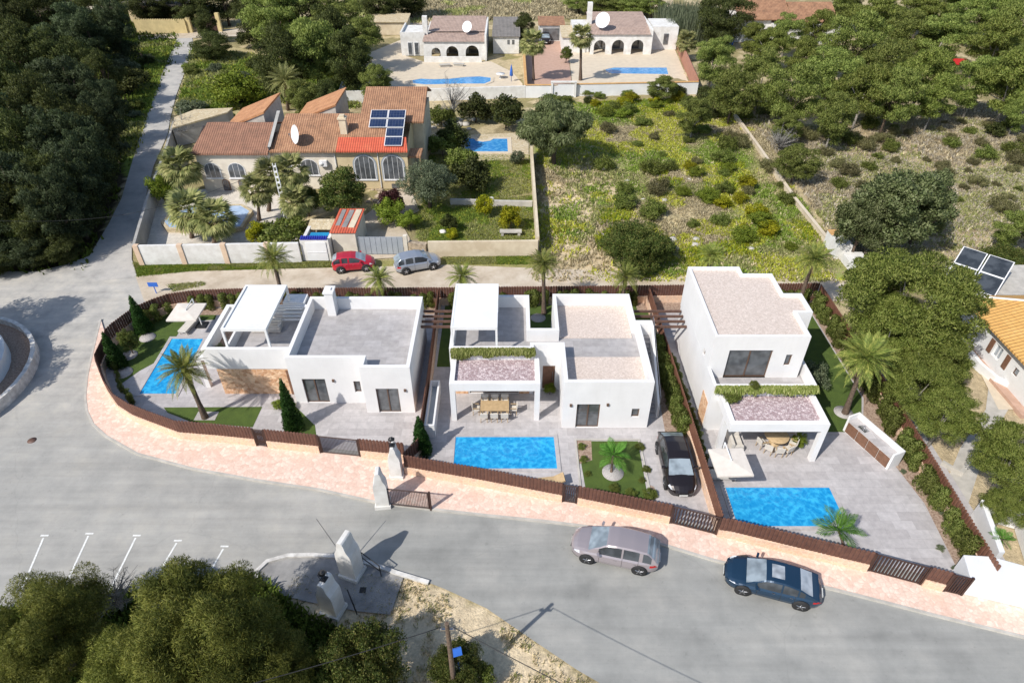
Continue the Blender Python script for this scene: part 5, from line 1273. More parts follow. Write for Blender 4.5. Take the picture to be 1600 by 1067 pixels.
place_car(c4, (572,425.5), (535,428.5), 1.66)
c5 = make_car('silver compact SUV parked on the dirt lane', 'paint_silver', 4.15, 1.78, SUVT(4.15), [(-2.0,1.02),(-1.85,1.25),(-1.5,1.50),(-.8,1.57),(-.1,1.57),(.3,1.5),(.8,1.25),(1.2,1.0)], (.35,-.4,-1.2,-1.45))
place_car(c5, (676,423), (637,430), 1.78)
c6 = dup(c3, (*G(852,66), .035), R(-90), 'black car standing on the red driveway in front of the top garage')

# ================================================================== OUTDOOR FURNITURE
def parasol(label, x, y, z, w, h, rz=0):
    t = T('parasol', label, 'parasol', (x, y, z), rz)
    mb = MB(); a = w/2; e = h-.13
    ring = []
    for cx_, cy_ in ((-a,-a),(0,-a),(a,-a),(a,0),(a,a),(0,a),(-a,a),(-a,0)): ring.append((cx_,cy_,e))
    top_ = (0,0,h); v = ring+[top_]+[(p[0],p[1],e-.12) for p in ring]+[(p[0]*.99,p[1]*.99,e-.005) for p in ring]+[(0,0,h-.03)]
    mb.add(v, [(i,(i+1)%8,8) for i in range(8)]+[(i,i+9,(i+1)%8+9,(i+1)%8) for i in range(8)]+[(17+(i+1)%8,17+i,25) for i in range(8)]); O('canopy', mb, MT['parasol_cloth'], t, True)
    mb = MB(); mb.tube((0,a+.25,0),(0,a+.25,h+.1),.05); mb.tube((0,a+.25,h+.1),(0,0,h+.05),.035); mb.tube((0,0,h-.02),(0,0,h+.1),.04); O('mast', mb, MT['alu_white'], t, True)
    mb = MB(); mb.rbox((0,a+.25,.05),(.8,.8,.09)); O('base', mb, MT['black_metal'], t, True)
    mb = MB()
    for p in ring: mb.tube((0,0,h-.06),(p[0]*.97,p[1]*.97,e-.03),.012,n=4)
    O('ribs', mb, MT['alu_white'], t, True); return t
M('parasol_cloth', (.68,.62,.55), (.62,.56,.49), 3, .9)
p = G(291,486,2.4); parasol('square cream parasol shading the lounger by the left villa pool', p[0], p[1], .03, 2.2, 2.45, R(0))
parasol('square cream parasol beside the pool of the right villa', 12.55, 25.05, .03, 2.05, 2.55, R(2))
def lounger(label, x, y, rz, mat='lounge_fabric', group=None, legs='lounge_fabric'):
    t = T('sun_lounger', label, 'sun lounger', (x, y, .03), rz, group)
    mb = MB(); mb.rbox((-.25,0,.36),(1.45,.66,.1)); O('mattress', mb, MT[mat], t, True)
    mb = MB(); mb.rbox((.72,0,.5),(.7,.66,.1),0,0,R(-28)); O('backrest', mb, MT[mat], t, True)
    mb = MB(); mb.rbox((0,.3,.27),(1.9,.05,.06)); mb.rbox((0,-.3,.27),(1.9,.05,.06)); O('frame', mb, MT[legs], t, True)
    for a in (-.85,.85):
        for b in (-.3,.3):
            mb = MB(); mb.rbox((a,b,.12),(.05,.05,.24)); O('leg', mb, MT[legs], t, True)
    return t
p = G(297,513); lounger('cream sun lounger standing below the parasol of the left villa', p[0], p[1], R(80))
lounger('wooden sun lounger just behind the street fence at the middle villa pool', 2.1, 25.3, R(8), 'wood_light', None, 'wood_light')
lounger('pale sun lounger between parasol and pool of the right villa', 12.6, 25.9, R(0), 'lounge_fabric')
def chair(label, group):
    t = T('garden_chair', label, 'chair', (0,0,0), 0, group)
    mb = MB(); mb.rbox((0,0,.45),(.48,.46,.06)); O('seat', mb, MT['lounge_fabric'], t, True)
    mb = MB(); mb.rbox((0,.23,.68),(.5,.05,.36),0,0,0,R(-8)); O('backrest', mb, MT['lounge_fabric'], t, True)
    for a in (-.21,.21):
        for b in (-.2,.2):
            mb = MB(); mb.tube((a,b,0),(a*.95,b*.95,.42),.022,.025,5); O('leg', mb, MT['wood_light'], t, True)
        mb = MB(); mb.rbox((a*1.1,.02,.64),(.05,.42,.03)); O('armrest', mb, MT['wood_light'], t, True)
    return t
ch0 = chair('beige garden chair at the long wooden dining table under the middle villa portico', 'chairs round the long dining table')
tt = T('dining_table', 'long light wooden dining table with eight chairs under the middle villa portico', 'table', (-1.15,31.4,.03))
mb = MB(); mb.rbox((0,0,.72),(1.9,.95,.06)); O('tabletop', mb, MT['wood_light'], tt, True)
for a in (-.8,.8):
    for b in (-.38,.38):
        mb = MB(); mb.rbox((a,b,.345),(.07,.07,.69)); O('leg', mb, MT['wood_light'], tt, True)
first = True
for i in range(8):
    if i < 3: pos = (-1.85+.68*i, 32.15, .03); rz = 0
    elif i < 6: pos = (-1.85+.68*(i-3), 30.75, .03); rz = math.pi
    elif i == 6: pos = (-2.4, 31.45, .03); rz = math.pi/2
    else: pos = (.1, 31.45, .03); rz = -math.pi/2
    if first: ch0.location = pos; ch0.rotation_euler = (0,0,rz); first = False
    else: dup(ch0, pos, rz)
tt = T('round_table', 'round light wooden table under the right villa portico', 'table', (16.8,28.75,.03))
mb = MB(); mb.lathe((0,0,.70),[(.75,0),(.77,.03),(.75,.05),(0,.05)],32); O('tabletop', mb, MT['wood_light'], tt, True)
mb = MB(); mb.lathe((0,0,0),[(.35,0),(.34,.04),(.07,.08),(.07,.69),(.2,.70)],16); O('pedestal', mb, MT['wood_light'], tt, True)
for i in range(6):
    a = R(200+i*32); dup(ch0, (16.8+1.05*math.cos(a), 28.75+1.05*math.sin(a), .03), a-math.pi/2, 'beige garden chair at the round table under the right villa portico', 'chairs round the round table')
sofa('outdoor_sofa', 'grey outdoor sofa beside the post of the right villa portico', 14.2, 28.6, .03, 1.3, R(90))
def planter_box(label, x0, x1, y0, y1, h):
    t = T('raised_planter', label, 'planter', ((x0+x1)/2,(y0+y1)/2,0))
    mb = MB(); w = .12
    mb.box(x0,x1,y0,y0+w,0,h); mb.box(x0,x1,y1-w,y1,0,h); mb.box(x0,x0+w,y0+w,y1-w,0,h); mb.box(x1-w,x1,y0+w,y1-w,0,h); mb.box(x0+w,x1-w,y0+w,y1-w,0,h*.55); O('planter_wall', mb, MT['white_render'], t)
    mb = MB(); mb.box(x0+w,x1-w,y0+w+.02,y1-w-.02,h*.55,h*.6); O('worktop', mb, MT['grey_sheet'], t)
planter_box('narrow white outdoor counter along the fence between left and middle villas', -5.6, -4.95, 29.2, 33.5, 1.15)
t = T('outdoor_kitchen', 'white outdoor kitchen counter with brown doors and sink at the right villa lawn', 'kitchen counter', (23.2,28,0), 0)
def rl(u, v): # local frame along the counter
    a = Vector((22.15,28.65)); d = (Vector((23.0,26.6))-a).normalized(); n = Vector((-d.y, d.x)); return a+d*u+n*v
def rprism(mb, u0, u1, v0, v1, z0, z1): mb.prism([tuple(rl(u0,v0)),tuple(rl(u1,v0)),tuple(rl(u1,v1)),tuple(rl(u0,v1))], z0, z1)
mb = MB(); rprism(mb,-1.2,2.2,.02,.75,.03,.95); rprism(mb,-1.2,2.2,.76,.9,.03,1.35); rprism(mb,2.201,2.32,0,.9,.03,1.35); rprism(mb,-1.32,-1.201,0,.9,.03,1.35); O('counter_body', mb, MT['white_render'], t)
mb = MB(); rprism(mb,-1.19,2.19,-.02,.75,.951,.99); O('worktop', mb, MT['terrace_tile'], t)
for k in range(4):
    mb = MB(); rprism(mb,-1.15+k*.84,-1.15+k*.84+.8,-.03,.015,.1,.9); O('cupboard_door', mb, MT['wood_brown'], t)
mb = MB(); p = rl(-.3,.4); mb.tube((p.x,p.y,.99),(p.x,p.y,1.25),.02); mb.tube((p.x,p.y,1.25),(p.x-.2,p.y-.05,1.25),.02); rprism(mb,-.6,0,.15,.55,.991,1.0); O('sink', mb, MT['steel'], t)
# ================================================================== FOLIAGE
def leaves(clumps, n, L_, W_, seed, up=.15, rnd_w=.8, out_w=.7, droop=0, shell_=.55, pad=0.0):
    """n small leaf faces spread through the given clumps [(centre, radii)]; returns co, faces"""
    rs = np.random.RandomState(seed); c = np.array([k[0] for k in clumps], float); r = np.array([k[1] for k in clumps], float)
    w = (r[:,0]*r[:,1]*r[:,2])**(2/3.); idx = rs.choice(len(c), n, p=w/w.sum())
    u = rs.normal(size=(n,3)); u /= np.linalg.norm(u, axis=1)[:,None]
    if pad: fl = (u[:,2] < 0) & (rs.rand(n) < pad); u[fl,2] *= -1
    rad = shell_+(1.08-shell_)*rs.rand(n)**.6
    p = c[idx]+u*r[idx]*rad[:,None]
    a = u*out_w+rs.normal(size=(n,3))*rnd_w*.6+np.array([0,0,up-droop]); a /= np.linalg.norm(a, axis=1)[:,None]
    b = np.cross(a, rs.normal(size=(n,3))); b /= np.linalg.norm(b, axis=1)[:,None]
    s = (.7+.6*rs.rand(n))[:,None]; a = a*L_*s; b = b*W_*s*.5
    gn = np.cross(a*.5+b, a*.5-b); flip = (gn*u).sum(1) < 0; b = np.where(flip[:,None], -b, b)
    co = np.stack([p, p+a*.5+b, p+a, p+a*.5-b], 1).reshape(-1,3)
    gn = np.cross(a*.5+b, a*.5-b); gn /= np.linalg.norm(gn, axis=1)[:,None]+1e-9
    cc = c.mean(0); big = p-cc; big /= np.linalg.norm(big, axis=1)[:,None]+1e-9
    nr = u*.85+big*.15+gn*.55; nr /= np.linalg.norm(nr, axis=1)[:,None]
    return co, np.arange(4*n).reshape(n,4), nr
def blob_clumps(R_, Hh, n, cr, seed, flat=.75, bottom=-.6, core=.5, base=None, sub=5, pf=.5):
    rs = random.Random(seed); out = []
    for i in range(n):
        while True:
            x, y, z = rs.uniform(-1,1), rs.uniform(-1,1), rs.uniform(bottom,1)
            d = math.sqrt(x*x+y*y+z*z)
            if core < d < 1: break
        k = R_*cr*rs.uniform(.7,1.35)
        c0 = (x*R_*.84, y*R_*.84, Hh+z*R_*flat*.84)
        out.append((c0, (k*.72, k*.72, k*pf)))
        for j in range(sub):
            v = Vector((rs.gauss(0,1)+x*.5, rs.gauss(0,1)+y*.5, rs.gauss(0,1)*.7+.25)).normalized(); q = k*rs.uniform(.32,.58)
            out.append(((c0[0]+v.x*k*.8, c0[1]+v.y*k*.8, c0[2]+v.z*k*pf*1.1), (q, q, q*pf*1.4)))
    return out
def crown_mesh(name, clumps, n, L_, W_, mat, seed, **kw):
    co, f, nr = leaves(clumps, n, L_, W_, seed, **kw)
    me = fast_mesh(name, co, f, MT[mat], True); me.normals_split_custom_set_from_vertices(np.repeat(nr, 4, axis=0)); return me
def limbs(H_, R_, seed, clumps, mat='bark', r0=.22, nl=9):
    rs = random.Random(seed); mb = MB(); zt = H_
    mb.path([(0,0,-.2),(rs.uniform(-.1,.1)*R_*.3,rs.uniform(-.1,.1),H_*.35),(rs.uniform(-.2,.2),rs.uniform(-.2,.2),H_*.7),(rs.uniform(-.3,.3),rs.uniform(-.3,.3),H_)], [r0*1.25,r0,r0*.7,r0*.35], 8)
    for c, r in rs.sample(clumps, min(nl, len(clumps))):
        z0 = H_*rs.uniform(.3,.75); mid = Vector((c[0]*.5, c[1]*.5, (z0+c[2])/2-.1*R_*.2))
        mb.path([(0,0,z0), mid, c], [r0*.5,r0*.32,r0*.12], 5)
    return mb.mesh('trunk', MT[mat])
PROTO = {}
def proto(key, R_, H_, nclump, cr, n, L_, W_, mat, seed, bark='bark', r0=.22, flat=.75, bottom=-.45, core=.5, sub=5, pf=.5, **kw):
    cl = blob_clumps(R_, H_, nclump, cr, seed, flat, bottom, core, sub=sub, pf=pf)
    PROTO[key] = (crown_mesh(key+'_crown', cl, n, L_, W_, mat, seed, **kw), limbs(H_*.95, R_, seed, cl, bark, r0), R_, H_)
# key, crown radius, crown centre height
proto('pineA', 4.5, 4.4, 46, .26, 36000, .26, .09, 'leaf_pine', 11, 'pale_bark', .2, .85, -.95, .4, sub=8, pf=.3, pad=.8)
proto('pineB', 4.5, 4.2, 40, .28, 36000, .27, .09, 'leaf_pine', 12, 'bark', .2, .8, -.95, .35, sub=7, pf=.32, pad=.8)
proto('pineC', 4.5, 4.6, 46, .25, 36000, .27, .09, 'leaf_pine_bright', 13, 'pale_bark', .2, .75, -.9, .35, sub=7, pf=.3, pad=.8)
proto('pineBig', 5.0, 4.6, 62, .21, 90000, .20, .055, 'leaf_pine_bright', 14, 'pale_bark', .22, .74, -.6, .45, sub=9, pf=.28, pad=.85)
proto('ivyTree', 4.5, 4.8, 60, .22, 42000, .24, .13, 'leaf_greygreen', 15, 'bark', .2, .85)
proto('darkA', 4.5, 4.8, 46, .28, 34000, .28, .10, 'leaf_dark', 16, 'bark', .25, 1.0, -.95, .4, sub=7, pf=.38, pad=.6)
proto('darkB', 4.5, 4.4, 44, .30, 34000, .26, .10, 'leaf_dark', 17, 'bark', .25, .9, -.95, .4, sub=7, pf=.38, pad=.6)
proto('darkC', 3.5, 4.8, 45, .27, 28000, .26, .09, 'leaf_darkblue', 18, 'bark', .25, 1.25, -.95, .4, pf=.45, pad=.5)
proto('olive', 2.6, 2.9, 50, .24, 26000, .16, .055, 'leaf_olive', 19, 'bark', .16, .8)
proto('roundTree', 2.4, 2.6, 40, .27, 22000, .17, .09, 'leaf_bush', 20, 'bark', .14, .8)
proto('pepper', 3.6, 3.6, 55, .22, 34000, .42, .07, 'leaf_greygreen', 21, 'bark', .2, .85, droop=1.1, out_w=.45)
proto('feather', 4.5, 4.0, 60, .23, 150000, .19, .032, 'leaf_feather', 22, 'bark', .25, .75, -.5, .5, sub=9, pf=.45, pad=.6, droop=.3)
proto('featherB', 4.5, 4.0, 52, .24, 130000, .19, .032, 'leaf_feather', 23, 'bark', .25, .75, -.5, .5, sub=9, pf=.45, pad=.6, droop=.3)
proto('bushBig', 3.0, 1.9, 70, .24, 50000, .13, .07, 'leaf_bush', 24, 'bark', .1, .75)
proto('bush', 1.0, .75, 22, .32, 5000, .13, .07, 'leaf_shrub', 25, 'bark', .04, .8)
proto('bushDark', 1.0, .75, 22, .32, 5000, .13, .07, 'leaf_dark', 26, 'bark', .04, .8)
proto('bushYellow', 1.0, .8, 20, .32, 5000, .12, .07, 'leaf_yellow', 27, 'bark', .04, .85)
proto('bushLime', 1.0, .8, 22, .34, 6000, .11, .06, 'leaf_lime', 28, 'bark', .04, .85)
proto('bushGrey', 1.0, .7, 20, .32, 4500, .13, .06, 'leaf_olive', 29, 'bark', .04, .75)
proto('bushPlum', 1.0, .9, 20, .32, 4500, .13, .08, 'leaf_plum', 30, 'bark', .04, .85)
proto('scrub', 1.0, .55, 18, .34, 3200, .20, .035, 'leaf_scrub', 33, 'bark', .04, .6, shell_=.2, up=.5)
proto('scrubGreen', 1.0, .55, 18, .34, 3200, .19, .045, 'leaf_shrub', 34, 'bark', .04, .55, shell_=.2, up=.4)
def plant(key, x, y, r, label, cat='tree', group=None, name='tree', h=None, rz=None, sq=1.0):
    """one tree or bush: crown radius r (m), crown centre height h"""
    cm, tm, R_, H_ = PROTO[key]; s = r/R_; h = H_*s if h is None else h
    t = T(name, label, cat, (x, y, 0), rnd.uniform(0,6.28) if rz is None else rz, group)
    k = h/(H_*s); t.scale = (s, s, s*min(1.45, max(.6, k))*sq)
    OM('crown', cm, t); OM('trunk', tm, t); return t
def tree_at(key, px, py, rpx, h, label, within=None, **kw):
    """crown seen at photo point (px,py), rpx photo pixels wide radius, centre height h metres"""
    if within:                       # keep the trunk on the wood's own ground
        while h > 1.6:
            x, y = G(px, py, h); bx, by = to_photo(x, y)
            if in_poly(np.array([bx]), np.array([by]), within)[0]: break
            h -= .3
    x, y = G(px, py, h); r = rpx*PXS(x, y, h); return plant(key, x, y, r, label, h=h, **kw)
g1 = 'olive-green pines of the wood at the upper right'; l1 = 'bushy olive-green pine in the wood at the upper right'
WR = [(1115,95,44),(1150,130,42),(1205,60,26),(1192,120,46),(1240,140,48),(1255,85,40),(1300,120,56),(1335,70,46),(1375,30,46),(1420,55,46),(1385,105,52),(1440,125,54),(1475,60,48),(1520,30,44),(1560,70,50),(1530,125,50),(1590,40,46),(1585,130,54),(1310,168,44),(1395,152,46),(1440,20,44),(1500,5,44),(1330,5,40),(1280,40,30),(1090,150,30),(1240,165,28),(1465,150,40),(1560,10,40),(1600,95,40),(1350,145,46),(1600,160,36)]
for i, (a, b, r) in enumerate(WR):
    tree_at(('pineA','pineB','pineC')[i % 3], a, b, r*(.78+.05*(i*7 % 5)), 4.2+(i*37 % 10)*.16, l1, group=g1, name='pine_tree')
tree_at('pineA', 1236, 30, 26, 6.0, 'dark slender pine standing before the faded terracotta far house', name='pine_tree')
tree_at('pineC', 1180, 60, 24, 4.0, 'low light green tree left of the faded terracotta far house', name='tree')
tree_at('darkB', 1130, 25, 40, 5, 'dark rounded tree behind the reeds at the top edge', name='tree')
g2 = 'dark evergreen trees of the wood left of the track'; l2 = 'dense dark evergreen in the wood left of the track'
WOODW = [(-400,-80),(230,-80),(240,60),(190,150),(172,240),(150,320),(112,398),(-400,412)]
WL_ = [(20,385,40),(60,385,40),(95,372,38),(120,345,36),(128,310,34),(-20,375,44),(10,30,46),(60,20,44),(110,50,42),(30,90,52),(85,100,50),(140,60,34),(10,150,50),(60,165,52),(110,140,50),(150,105,34),(20,220,54),(80,225,52),(130,195,40),(142,228,34),(20,300,58),(75,285,50),(125,270,46),(10,370,52),(65,345,46),(115,330,40),(40,395,36),(100,385,30),(-30,60,50),(-40,200,60),(-40,330,60),(140,20,34),(180,45,30),(-10,405,34)]
for i, (a, b, r) in enumerate(WL_):
    tree_at(('darkA','darkB','darkC')[i % 3], a, b, r, 5.0+(i*53 % 10)*.16, l2, within=WOODW, group=g2, name='evergreen_tree')
for i, (a, b, r, lab) in enumerate([(45,255,34,'yellowish green crown lit among the dark trees on the left, middle height'),(25,330,30,'olive lit crown at the left edge above the road'),(70,130,30,'mid green lit crown high in the left wood'),(105,300,30,'small lit olive crown near the lane edge of the left wood')]):
    tree_at('pineB', a, b, r, 6.2, lab, within=WOODW, name='tree')
for (bx_, by_, hh) in ((163,335,6.0),(174,298,6.6),(184,262,6.2),(192,228,6.0),(146,372,5.6),(125,395,5.0),(158,352,6.4),(168,318,6.0)):
    q_ = G(bx_, by_); plant('darkC', q_[0]-.6, q_[1], 2.3, l2, group=g2, name='evergreen_tree', h=hh*.9)
tree_at('bushGrey', 185,100, 26, 1.4, 'round dark bush in the grassy corner left of the track', cat='bush', name='bush')
tree_at('bushDark', 205,128, 30, 1.6, 'broad dark bush just left of the track', cat='bush', name='bush')
tree_at('darkB', 330,70, 32, 2.4, 'dark round bush right of the track near the yellow gateway', cat='bush', name='bush')
tree_at('bushLime', 366,141, 38, 2.1, 'big round yellow-green bush right of the track', cat='bush', name='bush')
tree_at('bushDark', 398,60, 26, 1.5, 'small dark bush between track and top middle trees', cat='bush', name='bush')
g3 = 'tall pines left of the top white houses'; l3 = 'tall dark pine in the cluster left of the top left white house'
for i, (a, b, r) in enumerate([(430,30,50),(480,20,50),(530,35,46),(440,95,44),(490,85,50),(540,90,38),(565,55,34),(400,15,36),(585,100,26),(515,60,40),(470,130,30),(510,130,28)]):
    tree_at(('pineB','darkA','pineA','darkB')[i % 4], a, b, r, 5.6, l3, group=g3, name='pine_tree')
g4 = 'dark trees along the top edge'; l4 = 'dark tree at the top edge left of the field'
for a, b, r in [(230,8,36),(290,10,34),(350,5,36),(590,5,34),(200,-5,30),(640,-5,30),(260,-12,36),(320,30,18)]: tree_at('darkA', a, b, r, 4, l4, group=g4, name='evergreen_tree')
g5 = 'green bushes of the hedge hill'; 
for i, (a, b, r) in enumerate([(905,2,26),(935,8,30),(965,5,30),(995,8,28),(1020,10,22),(950,-10,40)]): tree_at('pineB', a, b, r, 2.2, 'dark green bush on the hedge hill above the top right white house', group=g5, name='bush', cat='bush')
tree_at('darkA', 820,42, 16, 2.8, 'dark tree between grey-roofed outbuilding and open garage', name='tree')
tree_at('roundTree', 885,85, 10, 1.4, 'green shrub at the corner of the top right house terrace', cat='bush', name='bush')
# reeds
g6 = 'tall reeds behind the brick wall'
# mid-ground trees
tree_at('olive', 668,283, 45, 2.9, 'big round grey-green olive tree in the garden beside the old cream house', name='olive_tree')
tree_at('roundTree', 533,300, 38, 3.0, 'dense dark round tree in front of the old cream house', name='tree')
tree_at('roundTree', 478,312, 22, 1.8, 'dark shrub between fan palms and the round tree', name='bush', cat='bush')
tree_at('pepper', 868,202, 56, 4.2, 'large weeping green pepper tree over the tall garden wall', name='pepper_tree')
tree_at('bushBig', 990,386, 54, 1.9, 'wide dark green thicket in the field just behind the lane', name='bush', cat='bush')
tree_at('ivyTree', 1400,330, 78, 4.6, 'large grey-green ivy-covered tree above the big pine', name='tree')
tree_at('ivyTree', 1455,300, 46, 5.4, 'smaller grey-green tree crown to the right of the ivy-covered tree', name='tree')
tree_at('ivyTree', 1350,350, 46, 3.6, 'grey-green shrubby tree left of the ivy-covered tree', name='tree')
tree_at('pineBig', 1425,480, 108, 5.0, 'big bright olive pine with pale branches beside the right villa fence', name='pine_tree', rz=.5)
tree_at('pineC', 1370,440, 50, 4.2, 'low spreading pine between the rear fence corner and the big pine', name='pine_tree')
tree_at('pineBig', 1395,520, 62, 3.8, 'low pine crown tucked between date palm and big bright pine', name='pine_tree', rz=2.9)
tree_at('pineBig', 1468,552, 56, 4.2, 'spreading pine crown next to the yellow-roofed neighbour house', name='pine_tree', rz=2.2)
tree_at('pineBig', 1437,598, 54, 3.4, 'medium pine right behind the far right fence', name='pine_tree', rz=1.2)
tree_at('pineBig', 1475,652, 50, 2.6, 'low pine in front of the stone garden path', name='pine_tree', rz=3.0)
tree_at('pineBig', 1592,705, 62, 3.6, 'big pine at the right edge above the white corner walls', name='pine_tree', rz=4.0)
tree_at('pineBig', 1592,772, 38, 2.8, 'lower pine at the right edge beside the path', name='pine_tree', rz=5.0)
tree_at('pineA', 1592,350, 30, 3.0, 'dark green tree at the right edge above the solar collectors', name='tree')
tree_at('bushBig', 1570,408, 36, 1.2, 'flat green hedge behind the concrete annex roof', name='bush', cat='bush')
tree_at('pineB', 1245,255, 32, 2.4, 'small dark pine just right of the thin field wall', name='pine_tree')
tree_at('bushDark', 1555,205, 14, .8, 'small round dark bush alone in the brown scrub', name='bush', cat='bush')
tree_at('pineB', 1035,138, 22, 2.0, 'bluish green round tree in front of the orange-coped white wall', name='tree')
for a, b, r, h, k, lab in [(640,178,20,1.4,'bushDark','dark bush next to the rear gable of the old cream house'),(690,180,20,1.2,'bush','green bush left of the bare tree'),(742,172,26,1.6,'bushDark','dark green bush right of the bare tree'),(790,178,28,1.8,'bushDark','brownish dark bush between bare tree and pepper tree'),
    (690,225,22,1.4,'bush','green shrub left of the small garden pool'),(720,248,24,1.4,'bush','grey shrub below the small garden pool'),(735,275,30,1.6,'bushDark','dark shrub mass right of the olive tree'),(705,215,24,1.6,'bushDark','dark shrub above the olive tree'),
    (808,246,12,.8,'bushGrey','small grey-green shrub at the corner of the small garden pool'),(757,323,15,1.0,'bushYellow','round yellow-green lemon bush in the green garden, upper one'),(798,342,17,1.2,'bushYellow','larger yellow-green lemon bush above the stone bench'),(702,350,13,.8,'bushDark','small dark bush on the green garden lawn'),(706,366,10,.5,'bushYellow','tiny yellow bush beside the small dark bush'),
    (610,330,24,1.2,'bushLime','bright green low bush in the shaded garden corner'),(640,345,18,.9,'bushLime','bright low bush beside the rubble wall'),(612,312,18,1.8,'bushPlum','dark plum-coloured bush behind the bright garden corner'),
    (251,297,20,1.6,'bushLime','round yellow-green bush by the shaded track wall'),(440,362,36,1.3,'bush','long green hedge bush behind the white wall'),(400,365,16,1.2,'bushYellow','yellow bush at the left end of the hedge behind the white wall'),(300,170,26,1.0,'bushGrey','scrubby bush between track and lean-to roof'),
    (345,185,20,1.0,'bush','green bush behind the lean-to roof'),(1190,345,20,.8,'bushLime','bright lime bush near the thin field wall'),(1150,130,0,0,'',''),(1215,235,0,0,'','')]:
    if k: tree_at(k, a, b, r, h, lab, name='bush', cat='bush')
# foreground
tree_at('feather', 318,1005, 122, 4.2, 'big feathery yellow-green tree in the centre of the bottom left foreground', name='tree', rz=.3)
tree_at('featherB', 55,975, 100, 4.2, 'feathery yellow-green tree in the bottom left corner', name='tree', rz=2)
tree_at('featherB', 415,1050, 72, 2.8, 'lower feathery tree at the right flank of the big foreground tree', name='tree', rz=4)
tree_at('featherB', 215,1040, 80, 3.2, 'feathery tree low between the two big foreground trees', name='tree', rz=1)
tree_at('featherB', -20,1050, 90, 3.6, 'feathery tree cut by the bottom left corner of the frame', name='tree', rz=5)
tree_at('bushBig', 566,1045, 70, 1.9, 'dark glossy bush with reddish tips below the lantern pillar', name='bush', cat='bush')
tree_at('bushBig', 485,1085, 55, 1.6, 'dark bush at the bottom edge left of the glossy bush', name='bush', cat='bush')
tree_at('bushBig', 715,1040, 42, 1.4, 'green bush round the foot of the utility pole', name='bush', cat='bush')
tree_at('bush', 745,1050, 24, 1.0, 'small bush right of the utility pole', name='bush', cat='bush')
# tree standing outside the frame on the left: its shadow lies on the road
plant('darkA', -45.0, 35.4, 4.1, 'dark tree standing inside the round white wall at the left edge', name='tree', h=7.2)
plant('darkB', -39.6, 32.3, 2.9, 'smaller dark tree inside the round white wall nearest the parking bays', name='tree', h=6.0)
# hedge row shrubs of the field: scattered individual bushes
rr = random.Random(5)
def scatter(keys, poly, n, rmin, rmax, label, group, cat='bush', name='bush', mind=1.2):
    P = np.array(GP(poly)); x0, y0 = P.min(0); x1, y1 = P.max(0); pts = []; tries = 0
    while len(pts) < n and tries < 4000:
        tries += 1; x = rr.uniform(x0,x1); y = rr.uniform(y0,y1)
        if not in_poly(np.array([x]), np.array([y]), [tuple(p) for p in P])[0]: continue
        if any((x-a)**2+(y-b)**2 < mind**2 for a, b in pts): continue
        pts.append((x,y)); r = rr.uniform(rmin,rmax); plant(rr.choice(keys), x, y, r, label, cat, group, name, h=r*.55)
scatter(['scrubGreen','scrub','bush'], [(930,170),(1160,165),(1290,380),(1040,415),(940,300)], 34, .5, 1.4, 'low wild shrub in the open green field', 'wild shrubs of the open field', mind=2.2)
scatter(['bushYellow','bushLime','scrubGreen'], [(1035,262),(1150,262),(1265,350),(1270,395),(1180,395),(1040,300)], 16, .5, 1.3, 'bright yellow-green shrub in the open field', 'yellow-green shrubs of the open field', mind=1.6)
scatter(['bushYellow','bushLime'], [(925,158),(1060,158),(1050,185),(930,190)], 8, .6, 1.3, 'yellow-green shrub below the orange-coped wall', 'yellow-green shrubs below the orange-coped wall', mind=1.8)
scatter(['scrub','scrub','scrubGreen'], [(1200,200),(1600,185),(1600,330),(1500,330),(1310,300)], 55, .4, 1.3, 'low scrub bush in the dry brown scrub', 'scrub bushes of the dry ground', mind=2.0)
scatter(['bushDark','bushGrey','bush'], [(195,110),(235,90),(235,180),(205,260),(190,270)], 10, .7, 1.4, 'low bush in the rough verge left of the track', 'bushes on the verge left of the track', mind=1.8)
scatter(['bushDark','bushGrey','bush'], [(290,110),(410,100),(420,170),(300,165)], 9, .7, 1.4, 'low bush in the rough ground right of the track', 'bushes right of the track', mind=2)
scatter(['bush','bushDark'], [(1050,150),(1200,150),(1230,200),(1100,185)], 14, .9, 1.8, 'dark shrub at the foot of the upper right wood', 'shrubs at the foot of the upper right wood', mind=2)
scatter(['bushDark','bush'], [(850,140),(1000,150),(930,168),(850,160)], 8, .6, 1.2, 'low shrub along the foot of the white walls', 'shrubs along the foot of the white walls', mind=2)
# reeds
rs_ = np.random.RandomState(4)
def blades(n, xr, yr, h0, h1, w, seed, lean=.15):
    rs = np.random.RandomState(seed); x = rs.uniform(*xr, n); y = rs.uniform(*yr, n); h = rs.uniform(h0, h1, n); a = rs.uniform(0, 6.28, n)
    dx = np.cos(a)*w/2; dy = np.sin(a)*w/2; lx = rs.normal(0, lean, n)*h; ly = rs.normal(0, lean, n)*h
    co = np.stack([np.stack([x-dx,y-dy,x*0],1), np.stack([x+dx,y+dy,x*0],1), np.stack([x+lx+dx*.2,y+ly+dy*.2,h],1), np.stack([x+lx-dx*.2,y+ly-dy*.2,h],1)],1).reshape(-1,3)
    return co, np.arange(4*n).reshape(n,4)
p = G(1085,60)
co, f = blades(5000, (p[0]-6,p[0]+5), (p[1]-6,p[1]+8), 2.5, 5.0, .25, 3); OM('reeds', fast_mesh('reeds', co, f, MT['leaf_olive']), kind='stuff', label='tall grey-green reeds behind the brick wall', cat='reeds')

